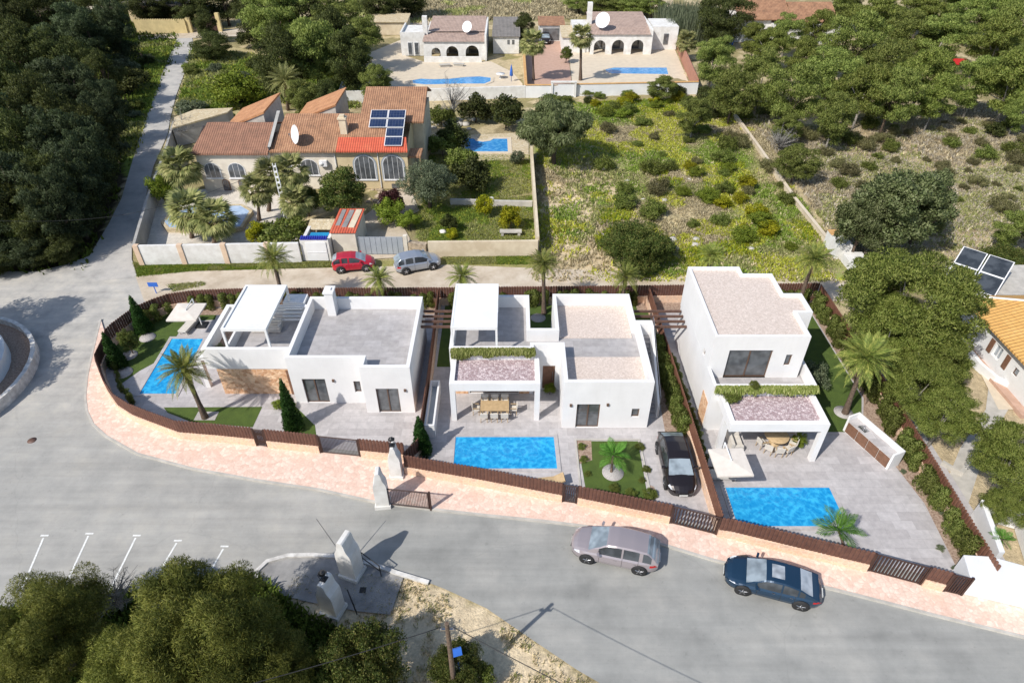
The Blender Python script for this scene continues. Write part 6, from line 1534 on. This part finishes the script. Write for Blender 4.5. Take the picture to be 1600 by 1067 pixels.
# bare trees
def bare_tree(label, x, y, h, r, seed, spread=.6, n=26, mat='twig_grey', name='bare_tree'):
    rs = random.Random(seed); t = T(name, label, 'tree', (x,y,0)); mb = MB()
    mb.path([(0,0,0),(.05,.03,h*.25),(0,.05,h*.5)], [r*.05,r*.04,r*.03], 6); O('trunk', mb, MT[mat], t, True)
    mb = MB()
    for i in range(n):
        a = rs.uniform(0,6.28); e = rs.uniform(.2,1.2); L_ = r*rs.uniform(.6,1.05); p0 = Vector((0,0,h*rs.uniform(.15,.5)))
        d = Vector((math.cos(a)*math.cos(e*spread*1.6), math.sin(a)*math.cos(e*spread*1.6), math.sin(e*spread*1.6)+.15)); p1 = p0+d*L_*.5; p2 = p0+d*L_+Vector((rs.uniform(-.2,.2),rs.uniform(-.2,.2),rs.uniform(-.1,.3)))*r*.3
        mb.path([p0,p1,p2],[r*.018,r*.012,r*.004],4)
        for k in range(6):
            s = rs.uniform(.35,1); q = p0.lerp(p2, s); w_ = Vector((rs.uniform(-1,1),rs.uniform(-1,1),rs.uniform(-.3,1)))*r*.28
            mb.path([q,q+w_*.5,q+w_],[r*.007,r*.005,r*.002],3)
    O('branches', mb, MT[mat], t, True); return t
p = G(708,190); bare_tree('leafless grey tree below the white plastered wall', p[0], p[1], 5.0, 3.2, 3, .7, 30)
p = G(1216,236); bare_tree('pale leafless grey bush against the thin field wall', p[0], p[1], 2.0, 2.2, 5, .6, 60, name='bare_bush')
p = G(290,222); bare_tree('leafless grey tree in front of the slanting lean-to roof', p[0], p[1], 3.0, 2.4, 6, .5, 40)
p = G(175,930,1.5); bare_tree('grey leafless branches between the two foreground trees', p[0], p[1], 3.0, 1.7, 7, .6, 45)
p = G(40,185,5); bare_tree('pale leafless twigs sticking out of the left wood', p[0], p[1], 7.5, 3.0, 8, .6, 30)

# ------------------------------------------------------------------ palms
def frond(rs, L_, pin, npin, arch, seed_w=.05):
    """points of a feather frond along +x; returns verts, faces"""
    v = []; f = []; n = 9; pts = []
    for i in range(n+1):
        s = i/n; pts.append(Vector((L_*(s-.12*arch*s*s), 0, L_*(arch*.32*s-arch*.75*s*s))))
    for i in range(n):
        a, b = pts[i], pts[i+1]; w = .035*(1-i/n)+.008; o = len(v)
        v += [a+Vector((0,-w,0)), a+Vector((0,w,0)), b+Vector((0,w*.8,0)), b+Vector((0,-w*.8,0))]; f.append((o,o+1,o+2,o+3))
    for k in range(npin):
        s = .1+.9*(k+.5)/npin; i = min(n-1, int(s*n)); p = pts[i].lerp(pts[i+1], s*n-i); d = (pts[i+1]-pts[i]).normalized()
        l = pin*math.sin(math.pi*min(1, .22+s*.8))*(1 if s < .9 else .7)
        for sd in (1,-1):
            dirn = (d*.9+Vector((0,sd*.85,0))+Vector((0,0,rs.uniform(-.05,.35)))).normalized(); tip = p+dirn*l; tip.z -= l*.30
            w = d*seed_w*.5; o = len(v); mid = p.lerp(tip,.5)
            v += [p-w*.5, mid-w, tip, mid+w]; f.append((o,o+1,o+2,o+3))
    return v, f
def feather_palm_mesh(seed, nf, L_, pin, npin, up0=-.35, up1=1.25, w=.046):
    rs = random.Random(seed); V = []; F_ = []
    for i in range(nf):
        a = i*2.39996+rs.uniform(-.2,.2); s = i/nf; el = up0+(up1-up0)*s+rs.uniform(-.12,.12); arch = .55+.45*(1-s)+rs.uniform(-.1,.1)
        v, f = frond(rs, L_*rs.uniform(.85,1.05)*(1-.25*s), pin, npin, arch, w)
        m = Matrix.Rotation(a, 4, 'Z') @ Matrix.Translation((.08,0,.12*s)) @ Matrix.Rotation(-el, 4, 'Y') @ Matrix.Rotation(rs.uniform(-.5,.5), 4, 'X'); o = len(V)
        V += [tuple(m @ p) for p in v]; F_ += [tuple(k+o for k in q_) for q_ in f]
    return np.array(V, float), np.array(F_)
def fan_palm_mesh(seed, nf, L_, dry=False):
    rs = random.Random(seed); V = []; F_ = []
    for i in range(nf):
        a = i*2.39996; s = i/nf; el = (-1.35+.8*s) if dry else (-.7+1.9*s+rs.uniform(-.15,.15)); pet = L_*rs.uniform(.5,.65)*(.6 if dry else 1)
        m = Matrix.Rotation(a, 4, 'Z') @ Matrix.Rotation(-el, 4, 'Y') @ Matrix.Rotation(rs.uniform(-.4,.4), 4, 'X'); v = []; f = []
        v += [Vector((0,-.02,0)),Vector((0,.02,0)),Vector((pet,.015,0)),Vector((pet,-.015,0))]; f.append((0,1,2,3))
        nb = 16
        for k in range(nb):
            t = -1.45+2.9*k/(nb-1); d = Vector((math.cos(t), math.sin(t), rs.uniform(-.12,.12))); l = L_*.55*(1-.12*abs(t)); p = Vector((pet,0,0)); mid = p+d*l*.55; tip = p+d*l-Vector((0,0,l*.30)); w = Vector((-d.y, d.x, 0))*.045*L_
            o = len(v); v += [p, mid-w, tip, mid+w]; f.append((o,o+1,o+2,o+3))
        o = len(V); V += [tuple(m @ p) for p in v]; F_ += [tuple(k+o for k in q_) for q_ in f]
    return np.array(V, float), np.array(F_)
PALM = {}
for key, (nf, L_, pin, npin, mat) in dict(date=(46,2.5,.42,40,'leaf_palm'), date2=(50,2.55,.42,42,'leaf_palm'), grey=(44,2.4,.40,34,'leaf_palm_grey'), cyc=(14,1.5,.46,22,'leaf_cycad')).items():
    co, f = feather_palm_mesh(len(key)+nf, nf, L_, pin, npin, up0=-.45 if key != 'cyc' else .1, up1=1.3); PALM[key] = (fast_mesh(key, co, f, MT[mat]), L_)
co, f = feather_palm_mesh(77, 11, 2.2, .32, 26, up0=-1.25, up1=-.55, w=.03); PALM['datedry'] = (fast_mesh('datedry', co, f, MT['leaf_dry']), 2.5)
co, f = fan_palm_mesh(5, 46, 1.5); PALM['fan'] = (fast_mesh('fan', co, f, MT['leaf_palm_grey']), 1.5)
co, f = fan_palm_mesh(6, 26, 1.3, True); PALM['dry'] = (fast_mesh('dry', co, f, MT['leaf_dry']), 1.3)
def palm(key, base, top, r, label, cat='palm', group=None, name='palm_tree', tr=.17, dry=False, rz=None):
    """base (x,y) on the ground, top (x,y,z) of the trunk"""
    t = T(name, label, cat, (base[0], base[1], 0), 0, group); b = Vector((0,0,0)); tp = Vector((top[0]-base[0], top[1]-base[1], top[2]))
    mb = MB(); n = max(4, int(tp.length/.16)); P = []; rs_ = []
    for i in range(2*n):
        s = i/(2*n-1); P.append(b.lerp(tp, s)+Vector((0,0,0))); rs_.append(tr*((1.35-.5*min(1,s*3)) if s < .33 else .85+.0*s)*(1.10 if i % 2 else .93)*(1+.35*max(0,(s-.85)/.15)))
    mb.path(P, rs_, 10); O('trunk', mb, MT['palm_bark'], t, True)
    me, L_ = PALM[key]; c = OM('fronds', me, t); c.location = tp; k = r/L_; c.scale = (k,k,k); c.rotation_euler = (0,0,rnd.uniform(0,6) if rz is None else rz)
    if key in ('date','date2','grey'): c2_ = OM('dry_fronds', PALM['datedry'][0], t); c2_.location = tp-Vector((0,0,.08)); c2_.scale = (k*.8,)*3; c2_.rotation_euler = (0,0,rnd.uniform(0,6))
    if dry: c = OM('dry_fronds', PALM['dry'][0], t); c.location = tp-Vector((0,0,.15)); c.scale = (k,)*3
    return t
def palm_px(key, bpx, cpx, h, rpx, label, yb=None, **kw):
    """trunk base seen at bpx (or hidden, standing yb metres off), crown heart seen at cpx; h=None lets the trunk stand plumb"""
    if h is None:
        v = (cpx[1]-533.5)/FF; yy = yb if yb else G(*bpx)[1]
        h = CH-yy*(math.sin(TH)+v*math.cos(TH))/(math.cos(TH)-v*math.sin(TH))
    c = G(cpx[0], cpx[1], h); b = (c[0]-.1, yb-.1) if yb else G(*bpx); r = rpx*PXS(c[0], c[1], h); return palm(key, b, (c[0], c[1], h), r, label, **kw)
palm_px('date2', (321,653), (288,578), None, 52, 'tall date palm beside the left villa pool, its shadow on the stone wall')
palm_px('date', (1320,646), (1352,560), None, 62, 'large date palm in a gravel ring on the lawn of the right villa')
gp = 'date palms behind the villas'
palm_px('date', (850,490), (849,412), None, 36, 'slim date palm rising from the notch at the back of the middle villa', group=gp)
palm_px('date', (440,452), (427,404), None, 40, 'date palm on the rear fence left behind the roof pergola', yb=43.0, group=gp)
palm_px('date', (592,470), (592,436), None, 34, 'short date palm behind the left villa chimney wall', yb=43.0, group=gp)
palm_px('date', (724,470), (722,432), None, 34, 'short date palm behind the solid white roof canopy', yb=43.0, group=gp)
palm_px('date', (978,470), (978,432), None, 34, 'short date palm behind the right rear corner of the middle villa', yb=43.0, group=gp)
palm_px('date', (1112,452), (1112,399), None, 32, 'date palm showing above the gravel roof of the right villa', yb=43.0, group=gp)
palm_px('date', (1262,470), (1272,405), None, 42, 'date palm with drooping fronds in the rear right corner', yb=42.6, group=gp)
palm_px('grey', (450,172), (446,128), 4.4, 42, 'pale grey-green date palm behind the old cream house roofs', tr=.2)
palm_px('cyc', (955,738), (958,712), 1.1, 36, 'small bright feather palm in the round gravel ring by the black car', tr=.07)
palm_px('cyc', (1318,852), (1310,828), 1.1, 46, 'small bright feather palm leaning over the street fence', tr=.07)
palm_px('cyc', (272,516), (256,478), 1.6, 0.1, 'small palm', tr=.07) if False else None
palm_px('cyc', (1562,862), (1566,842), 1.2, 24, 'small light green palm in the white planter walls', tr=.06)
gf = 'fan palms in the old house yard'
palm_px('fan', (285,305), (281,262), 3.3, 33, 'fan palm with brown skirt at the left corner of the old cream house', group=gf, dry=True)
palm_px('fan', (300,372), (296,330), 3.0, 36, 'left fan palm of the pair before the octagonal pool', group=gf, dry=True)
palm_px('fan', (335,380), (335,342), 2.7, 34, 'right fan palm of the pair before the octagonal pool', group=gf, dry=True)
palm_px('fan', (420,330), (425,275), 4.4, 30, 'left upper fan palm of the cluster by the white pylon', group=gf, dry=True)
palm_px('fan', (458,330), (455,268), 4.9, 30, 'right upper fan palm of the cluster by the white pylon', group=gf, dry=True)
palm_px('fan', (405,345), (402,296), 3.6, 28, 'lower left fan palm of the cluster by the white pylon', group=gf, dry=True)
palm_px('fan', (470,355), (462,315), 3.0, 28, 'lower right fan palm of the cluster by the white pylon', group=gf, dry=True)
palm_px('fan', (834,126), (832,68), 5.6, 22, 'fan palm beside the orange-coped dividing wall', dry=True)
palm_px('fan', (907,126), (908,58), 6.6, 20, 'tall thin fan palm by the top right terrace', dry=True, tr=.22)
palm_px('fan', (1073,90), (1073,66), 3.0, 18, 'fan palm right of the brick wall at the top')

# ------------------------------------------------------------------ conifers and hedges
def cone_mesh(name, mat, n, R_, H_, L_, W_, seed, top=.12, lobes=0):
    cl = []; rs = random.Random(seed); k = 16
    for i in range(k):
        s = (i+.5)/k; r = R_*((1-s)**.75*(1-top)+top*(1-s)); 
        for j in range(5):
            a = rs.uniform(0,6.28); rr_ = r*.45; cl.append(((math.cos(a)*rr_, math.sin(a)*rr_, .1+s*H_), (r*.62+.03, r*.62+.03, H_*.07+.06)))
    return crown_mesh(name, cl, n, L_, W_, mat, seed, up=.9, out_w=.6, rnd_w=.5, shell_=.7)
CYP = cone_mesh('cypress', 'leaf_cypress', 12000, .62, 3.9, .13, .05, 40)
THU = [crown_mesh('hedge%d' % k, [((rnd.uniform(-.14,.14), rnd.uniform(-.14,.14), .12+1.25*i/9), (.26,.26,.2)) for i in range(10)]+[((0,0,1.45),(.14,.14,.16))], 2600, .10, .045, 'leaf_thuja', 41+k, up=1.0, out_w=.5, rnd_w=.5, shell_=.7) for k in range(3)]
stem = MB(); stem.path([(0,0,-.05),(0,0,.5),(0,0,1.0)],[.04,.03,.015],5); STEM = stem.mesh('stem', MT['bark'])
def shrub(me, x, y, label, group=None, s=1.0, cat='shrub', name='hedge_shrub', sz=None):
    t = T(name, label, cat, (x,y,.02), rnd.uniform(0,6.28), group); t.scale = (s,s,sz or s); OM('foliage', me, t); OM('stem', STEM, t); return t
for bx, ty, h_, lab in (((461,670),598,4.0,'tall dark green cypress in the small lawn of the left villa'),((660,708),655,3.0,'cypress standing between left and middle villas by the street fence'),((227,518),472,3.1,'cypress nearest the cream parasol inside the curved fence of the left villa'),((186,573),527,2.9,'cypress just inside the curved fence of the left villa')):
    x, y = G(*bx); shrub(CYP, x, y, lab, None, 1.0, 'cypress', 'cypress', h_/3.9)
def row(pts, step, label, group, s0=.85, s1=1.1, skip=0):
    k = 0
    for a, b in zip(pts[:-1], pts[1:]):
        a = Vector(a); b = Vector(b); L_ = (b-a).length; n = int(L_/step)
        for i in range(n):
            k += 1
            if skip and k % skip == 0: continue
            p = a.lerp(b, (i+.5)/n); s = rnd.uniform(s0, s1); shrub(THU[k % 3], p.x+rnd.uniform(-.06,.06), p.y+rnd.uniform(-.06,.06), label, group, s)
row([(-28.9,40.9),(-28.0,42.2),(-27.0,42.8),(-25.5,43.3),(-22.3,43.5),(-15.4,43.6),(-6.3,43.6)], .62, 'small clipped conifer along the rear fence of the left villa', 'conifers along the rear fence of the left villa', .8, 1.0, 4)
row([(-5.2,43.6),(-.5,43.7)], .6, 'small clipped conifer along the rear fence of the middle villa', 'conifers along the rear fence of the middle villa', .8, 1.0)
row([(1.0,43.8),(11.0,44.0)], .6, 'small clipped conifer along the rear fence of the middle villa', 'conifers along the rear fence of the middle villa', .8, 1.0, 4)
row([(18.5,44.0),(24.4,44.2)], .65, 'small clipped conifer along the rear fence of the right villa', 'conifers along the rear fence of the right villa', .8, 1.0, 5)
row([(24.65,43.6),(24.65,31),(24.35,20.2)], .58, 'small clipped conifer along the far right fence', 'conifers along the far right fence', .9, 1.15, 5)
row([(10.75,38),(10.95,29.2)], .42, 'dense clipped hedge shrub left of the fence between middle and right villas', 'hedge shrubs left of the middle fence', .95, 1.1)
row([(11.75,37),(11.9,28),(11.95,26.8)], .55, 'low leafy shrub along the left wall of the right villa', 'low shrubs along the left wall of the right villa', .45, .6)
row([(-28.9,36.2),(-27.4,33.8),(-25.6,32.0)], .8, 'low shrub inside the curved fence of the left villa', 'low shrubs inside the curved fence', .4, .65)
row([(-23.6,30.7),(-21.2,29.6),(-16.6,28.95)], .75, 'low flowering shrub along the street fence of the left villa', 'low shrubs along the street fence of the left villa', .25, .4, 3)
# small clumps in the beds
lil = PROTO['bush'][0]
def small(px, py, r, label, key='bush', group=None, z=0):
    x, y = G(px, py, z); return plant(key, x, y, r, label, 'plant', group, 'small_plant', h=r*.6)
for px_, py_, r_ in ((1452,770,.25),(1470,800,.28),(1482,830,.3),(1436,758,.22),(1468,858,.22),(1410,738,.18),(1492,890,.2)): small(px_, py_, r_, 'small blue-green plant in the stony bed by the far right fence', 'bushGrey', 'small plants in the far right bed')
for px_, py_, r_ in ((909,700,.25),(912,720,.25),(918,742,.2),(1000,700,.28),(1010,735,.25),(1015,775,.4),(985,775,.35),(960,765,.3),(1003,752,.2)): small(px_, py_, r_, 'small leafy plant at the edge of the round-ring lawn', 'bush', 'small plants round the lawn by the black car')
for px_, py_ in ((452,640),(436,637)): small(px_, py_, .45, 'round green shrub beside the tall cypress of the left villa' if px_ > 440 else 'smaller green shrub left of the tall cypress', 'bushLime')
p = G(859,612); plant('bushLime', p[0], p[1]-.3, .42, 'potted green plant beside the entrance door of the middle villa', 'plant', None, 'potted_plant', h=.8)
plant('bushLime', 18.2, 28.6, .45, 'round green plant beside the post of the right villa portico', 'plant', None, 'potted_plant', h=.8)
plant('roundTree', *G(193,520,2.0), .75, 'small young tree with round gravel ring between two cypresses of the left villa', 'tree', None, 'young_tree', h=2.0)
plant('bushGrey', 21.2, 34.2, 1.0, 'small rounded olive shrub on the lawn behind the right villa', 'bush', None, 'bush', h=1.0)
plant('bushGrey', 10.1, 38.6, .9, 'green shrub beside the timber beams of the right gap', 'bush', None, 'bush', h=1.6)
plant('bushGrey', -19.7, 34.3, .35, 'small yellow-green shrub in the roof planter of the left villa', 'plant', None, 'planter_shrub', h=.5).location.z = 3.0
# trailing grass hanging from the terrace edges
def trailing(label, x0, x1, y, z, drop, n, seed):
    rs = np.random.RandomState(seed); x = rs.uniform(x0, x1, n); k = rs.rand(n); l = drop*(.15+1.15*vnoise(x, x*0+y, seed, 3, 1.8)**1.5*1.3)*rs.uniform(.5,1.1,n)
    yy = y-.02-.30*np.sin(k*3.1)*rs.rand(n); z0 = z+.12*rs.rand(n)-k*l*.75; a = rs.uniform(-.5,.5,n); w = .035
    L2 = .22*rs.uniform(.6,1.4,n)
    co = np.stack([np.stack([x-w,yy,z0],1), np.stack([x+w,yy,z0],1), np.stack([x+w*.5+a*L2,yy-.14*rs.rand(n),z0-L2],1), np.stack([x-w*.5+a*L2,yy-.10,z0-L2],1)],1).reshape(-1,3)
    o = OM('trailing_grass', fast_mesh('trailing', co-np.array([(x0+x1)/2,y,z]), np.arange(4*n).reshape(n,4), MT['leaf_trail'])); o.location = ((x0+x1)/2,y,z); tag(o, label, 'trailing plants')
trailing('yellow-green grass hanging over the terrace edge of the middle villa', -4.0, 1.5, 33.38, 4.08, .8, 5200, 3)
trailing('yellow-green grass hanging over the balcony edge of the right villa', 12.6, 18.9, 29.88, 3.93, .75, 5600, 4)
plant('bush', 13.6, 29.5, .5, 'dark fern-like plant at the left end of the right villa roof planter', 'plant', None, 'planter_shrub', h=.3).location.z = 3.1
plant('bush', 14.9, 29.8, .3, 'small spiky plant sticking up above the balcony edge grass', 'plant', None, 'planter_shrub', h=.2).location.z = 3.95

# rocks and white blobs in the old garden, rubble
def rock(label, x, y, r, seed, mat='concrete', name='rock', cat='rock', group=None):
    rs = random.Random(seed); mb = MB(); mb.lathe((0,0,-.1),[(r*.9,0),(r,r*.3),(r*.75,r*.62),(r*.3,r*.8),(0,r*.82)],9)
    mb.v = [(a*rs.uniform(.8,1.2), b*rs.uniform(.8,1.2), c*rs.uniform(.85,1.15)) for a, b, c in mb.v]; o = O(name, mb, MT[mat], None, True); o.location = (x,y,0); tag(o, label, cat, group); return o
for i, (a, b, r, lab) in enumerate([(725,316,.4,'white garden boulder left of the upper lemon bush'),(768,310,.3,'small white garden boulder above the upper lemon bush'),(692,362,.35,'white boulder beside the small dark bush')]): p = G(a,b); rock(lab, p[0], p[1], r, i, 'old_white')
for i in range(26): p = G(rr.uniform(575,625), rr.uniform(296,340)); rock('loose rubble stone on the heap before the old house', p[0], p[1], rr.uniform(.2,.5), 30+i, 'rubble', group='rubble heap before the old house')
for i in range(22): p = G(rr.uniform(660,745), rr.uniform(186,206)); rock('pale garden rock behind the small garden pool', p[0], p[1], rr.uniform(.25,.6), 60+i, 'concrete', group='garden rocks behind the small pool')
for i in range(30): p = G(rr.uniform(930,1240), rr.uniform(225,400)); rock('pale loose stone in the open field', p[0], p[1], rr.uniform(.12,.45), 90+i, 'concrete', group='loose stones of the open field')
t = T('stone_bench', 'grey stone slab bench below the larger lemon bush', 'bench', (*G(798,367), 0)); mb = MB(); mb.rbox((0,0,.4),(2.1,.6,.12)); O('seat', mb, MT['concrete'], t, True)
for s in (-.8,.8): mb = MB(); mb.rbox((s,0,.17),(.25,.5,.34)); O('leg', mb, MT['concrete'], t, True)
t = T('covered_loungers', 'grey garden furniture on the terrace of the top left house', 'furniture', (*G(705,105), .03)); mb = MB(); mb.rbox((-1,0,.35),(1.8,.7,.12),.2); mb.rbox((1.2,.4,.35),(1.8,.7,.12),-.2); mb.rbox((-1,0,.15),(1.5,.5,.28),.2); mb.rbox((1.2,.4,.15),(1.5,.5,.28),-.2); O('loungers', mb, MT['concrete'], t, True)
t = T('garden_table', 'white round plastic table on the terrace beside the curved pool', 'table', (*G(782,123), .03)); mb = MB(); mb.lathe((0,0,.65),[(.7,0),(.7,.05),(0,.05)],16); mb.lathe((0,0,0),[(.3,0),(.06,.05),(.06,.65)],10); O('tabletop', mb, MT['white_paint'], t, True)
o = T('closed_umbrella', 'closed blue parasol standing by the orange-coped dividing wall', 'parasol', (*G(799,128), 0)); mb = MB(); mb.lathe((0,0,0),[(.04,0),(.04,.8),(.28,.9),(.18,1.8),(.03,2.5),(0,2.6)],12); O('canopy', mb, MT['blue_plastic'], o, True)
# white minibus roof under the foreground tree
t = T('covered_car', 'pale blue curved roof of a vehicle half hidden by the big foreground tree', 'car', (*G(277,940), 0)); 
M('pale_blue', (.35,.48,.62), (.55,.62,.70), 1.5, .3)
mb = MB(); n_ = 12
prof = [(.95,.25),(1.0,.7),(.93,1.0),(.70,1.42),(.35,1.5),(0,1.52)]
for i in range(n_):
    pass
vs = []; 
for i in range(n_+1):
    s = -1+2*i/n_; k = (1-abs(s)**5)**.5 if abs(s) < 1 else .0
    row_ = [(-.9*a*(.6+.4*k), z*(.45+.55*k)) for a, z in prof]; row_ = row_+[(-a, z) for a, z in row_[::-1][1:]]
    vs += [(a, s*2.1, z) for a, z in row_]
m_ = len(prof)*2-1
mb.add(vs, [(i*m_+j, i*m_+j+1, (i+1)*m_+j+1, (i+1)*m_+j) for i in range(n_) for j in range(m_-1)]+[tuple(range(m_-1,-1,-1)), tuple(range(n_*m_, (n_+1)*m_))], 0, True); O('body', mb, MT['pale_blue'], t, True)
for sx in (-.88,.88):
    for sy in (-1.3,1.3):
        mb = MB(); mb.tube((sx-.1,sy,.32),(sx+.1,sy,.32),.32,n=16); O('wheel', mb, MT['dark_rubber'], t, True)
t.rotation_euler = (0,0,R(-12)); t.scale = (.75,.75,.8)

# ------------------------------------------------------------------ ground cover
def cover(name, n, poly_list, hh, ww, colfn, label, dens=None, seed=1, xr=(-80,130), yr=(10,165), blades_=4):
    rs = np.random.RandomState(seed); X = []; Y = []
    got = 0
    for _ in range(30):
        x = rs.uniform(*xr, n); y = rs.uniform(*yr, n); px, py = to_photo(x, y); m = np.zeros(n, bool)
        for p in poly_list: m |= in_poly(px, py, p)
        if dens is not None: m &= rs.rand(n) < dens(x, y, px, py)
        X.append(x[m]); Y.append(y[m]); got += m.sum()
        if got >= n: break
    x = np.concatenate(X)[:n]; y = np.concatenate(Y)[:n]; n = len(x)
    if n == 0: return
    px, py = to_photo(x, y); c = colfn(x, y, px, py, rs)
    sc = rs.uniform(.6,1.5,n)*(.7+.6*vnoise(x, y, 31, 3, .4)); co = []
    for k in range(blades_):
        a = rs.uniform(0,6.28,n); r = ww*sc*.5; ox = rs.normal(0,ww*.5,n); oy = rs.normal(0,ww*.5,n); h = hh*sc*rs.uniform(.6,1.2,n)
        dx = np.cos(a)*r*.45; dy = np.sin(a)*r*.45; lx = rs.normal(0,.45,n)*h; ly = rs.normal(0,.45,n)*h
        z = -.1
        co.append(np.stack([np.stack([x+ox-dx,y+oy-dy,x*0+z],1), np.stack([x+ox+dx,y+oy+dy,x*0+z],1), np.stack([x+ox+lx+dx*.8,y+oy+ly+dy*.8,h*.7],1), np.stack([x+ox+lx*1.3,y+oy+ly*1.3,h],1)],1))
    co = np.concatenate(co,0).reshape(-1,3); f = np.arange(len(co)).reshape(-1,4); me = fast_mesh(name, co, f, MT['tufts'])
    cc = np.concatenate([np.repeat(c,4,axis=0)]*blades_,0); a = me.color_attributes.new('Col','FLOAT_COLOR','POINT'); a.data.foreach_set('color', np.concatenate([cc,np.ones((len(cc),1))],1).astype(np.float32).ravel())
    OM(name, me, kind='stuff', label=label, cat='grass')
C_G = A_([.22,.30,.055]); C_Y = A_([.44,.45,.07]); C_T = A_([.56,.48,.31]); C_B = A_([.39,.33,.22]); C_O = A_([.32,.33,.13]); C_S = A_([.46,.41,.33])
def fieldcol(x, y, px, py, rs):
    n1 = vnoise(x,y,41,4,.12); n2 = vnoise(x,y,42,4,.3); k = rs.rand(len(x))
    c = np.where((n1 < .46)[:,None], C_G, np.where((n1 < .56)[:,None], C_O, C_T*.8)); c = np.where(((n2 > .55)&(k < .75))[:,None], C_Y, c); c = np.where((k > .88)[:,None], C_T, c); return c*rs.uniform(.8,1.25,(len(x),1))
def fielddens(x, y, px, py):
    d = .35+.65*(vnoise(x,y,43,4,.2) > .47); s = in_poly(px,py,SANDY); return np.where(s, .12+.25*(vnoise(x,y,44,3,.25) > .56), d)
cover('field_grass', 60000, [FIELD], .17, .28, fieldcol, 'rough green and straw-coloured grass of the open field', fielddens, 2, (-2,50), (46,96))
def scrubcol(x, y, px, py, rs):
    k = rs.rand(len(x)); n1 = vnoise(x,y,51,4,.15); c = np.where((n1 < .54)[:,None], C_O, C_B); c = np.where((k > .7)[:,None], C_S, c); c = np.where((k < .15)[:,None], C_T, c); return c*rs.uniform(.75,1.25,(len(x),1))
YP = [[(1115,258),(1160,255),(1168,278),(1125,284)],[(1030,278),(1065,282),(1062,296),(1030,294)],[(1095,285),(1150,287),(1148,300),(1105,300)],[(1185,355),(1215,358),(1210,378),(1180,372)],[(1238,345),(1275,350),(1295,375),(1255,378)],[(920,160),(1060,158),(1055,176),(930,180)],[(1010,255),(1050,262),(1040,275),(1005,270)],[(930,330),(975,325),(985,345),(940,352)],[(1060,395),(1160,370),(1180,395),(1080,412)],[(930,370),(965,355),(975,375),(935,392)]]
cover('yellow_weeds', 5200, YP, .26, .24, lambda x,y,px,py,rs: np.where((rs.rand(len(x)) > .4)[:,None], A_([.36,.38,.03]), A_([.18,.26,.03]))*rs.uniform(.8,1.2,(len(x),1)), 'bright yellow-green flowering weeds in patches of the open field', lambda x,y,px,py: .25+.75*(vnoise(x,y,46,3,.5) > .45), 22, (2,50), (46,96))
cover('scrub_cover', 50000, [SCRUBP, [(1290,200),(1600,150),(1600,420),(1480,420),(1290,380)]], .20, .30, scrubcol, 'low dry brown and olive scrub right of the field wall', lambda x,y,px,py: .25+.75*(vnoise(x,y,52,4,.22) > .48), 3, (25,110), (46,100))
def greencol(x, y, px, py, rs): k = rs.rand(len(x)); n = vnoise(x,y,61,3,.3); c = np.where((n < .5)[:,None], C_G*.9, C_O); return np.where((k > .85)[:,None], C_Y*.8, c)*rs.uniform(.8,1.2,(len(x),1))
cover('garden_grass', 16000, [GARDEN_R, GARDEN_M], .08, .18, greencol, 'green grass of the garden behind the cream wall', None, 4, (-10,4), (50,75))
cover('verge_grass', 12000, [[(208,410),(230,412),(400,409),(520,409),(520,417),(300,424),(215,433)],[(690,398),(860,396),(870,412),(700,412)],[(262,445),(320,440),(320,446),(270,456)]], .06, .14, greencol, 'grass verge between white wall and dirt lane', None, 5, (-36,6), (46,53))
cover('track_grass', 16000, [[(186,265),(200,170),(232,100),(220,66),(272,66),(250,120),(228,185),(205,255)],[(276,180),(302,75),(420,90),(560,115),(560,170),(420,160),(330,180)],[(205,115),(150,150),(160,60),(215,62)]], .35, .45, greencol, 'rough grass on both sides of the track', None, 6, (-75,-10), (75,135))
cover('far_grass', 9000, [TOPF], .4, .7, lambda x,y,px,py,rs: np.where((vnoise(x,y,71,4,.1) > .5)[:,None], C_O*1.2, C_T*.8)*rs.uniform(.8,1.2,(len(x),1)), 'straw and green grass of the field at the top edge', None, 7, (-60,40), (128,175))
cover('island_weeds', 3500, [ISLE], .07, .1, lambda x,y,px,py,rs: np.where((rs.rand(len(x)) > .6)[:,None], C_O, C_T*1.1)*rs.uniform(.7,1.2,(len(x),1)), 'thin dry weeds on the sandy island', lambda x,y,px,py: (vnoise(x,y,72,4,.8) > .55)*1.0, 8, (-12,8), (10,20))
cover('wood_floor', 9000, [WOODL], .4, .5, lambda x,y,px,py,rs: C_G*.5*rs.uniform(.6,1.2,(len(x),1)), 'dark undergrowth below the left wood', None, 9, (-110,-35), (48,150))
cover('foreground_weeds', 5000, [[(0,955),(140,935),(330,905),(395,900),(480,960),(560,1000),(620,1067),(0,1067)]], .25, .3, lambda x,y,px,py,rs: C_G*.6*rs.uniform(.6,1.3,(len(x),1)), 'dark weeds below the foreground trees', None, 10, (-32,-4), (9,21))
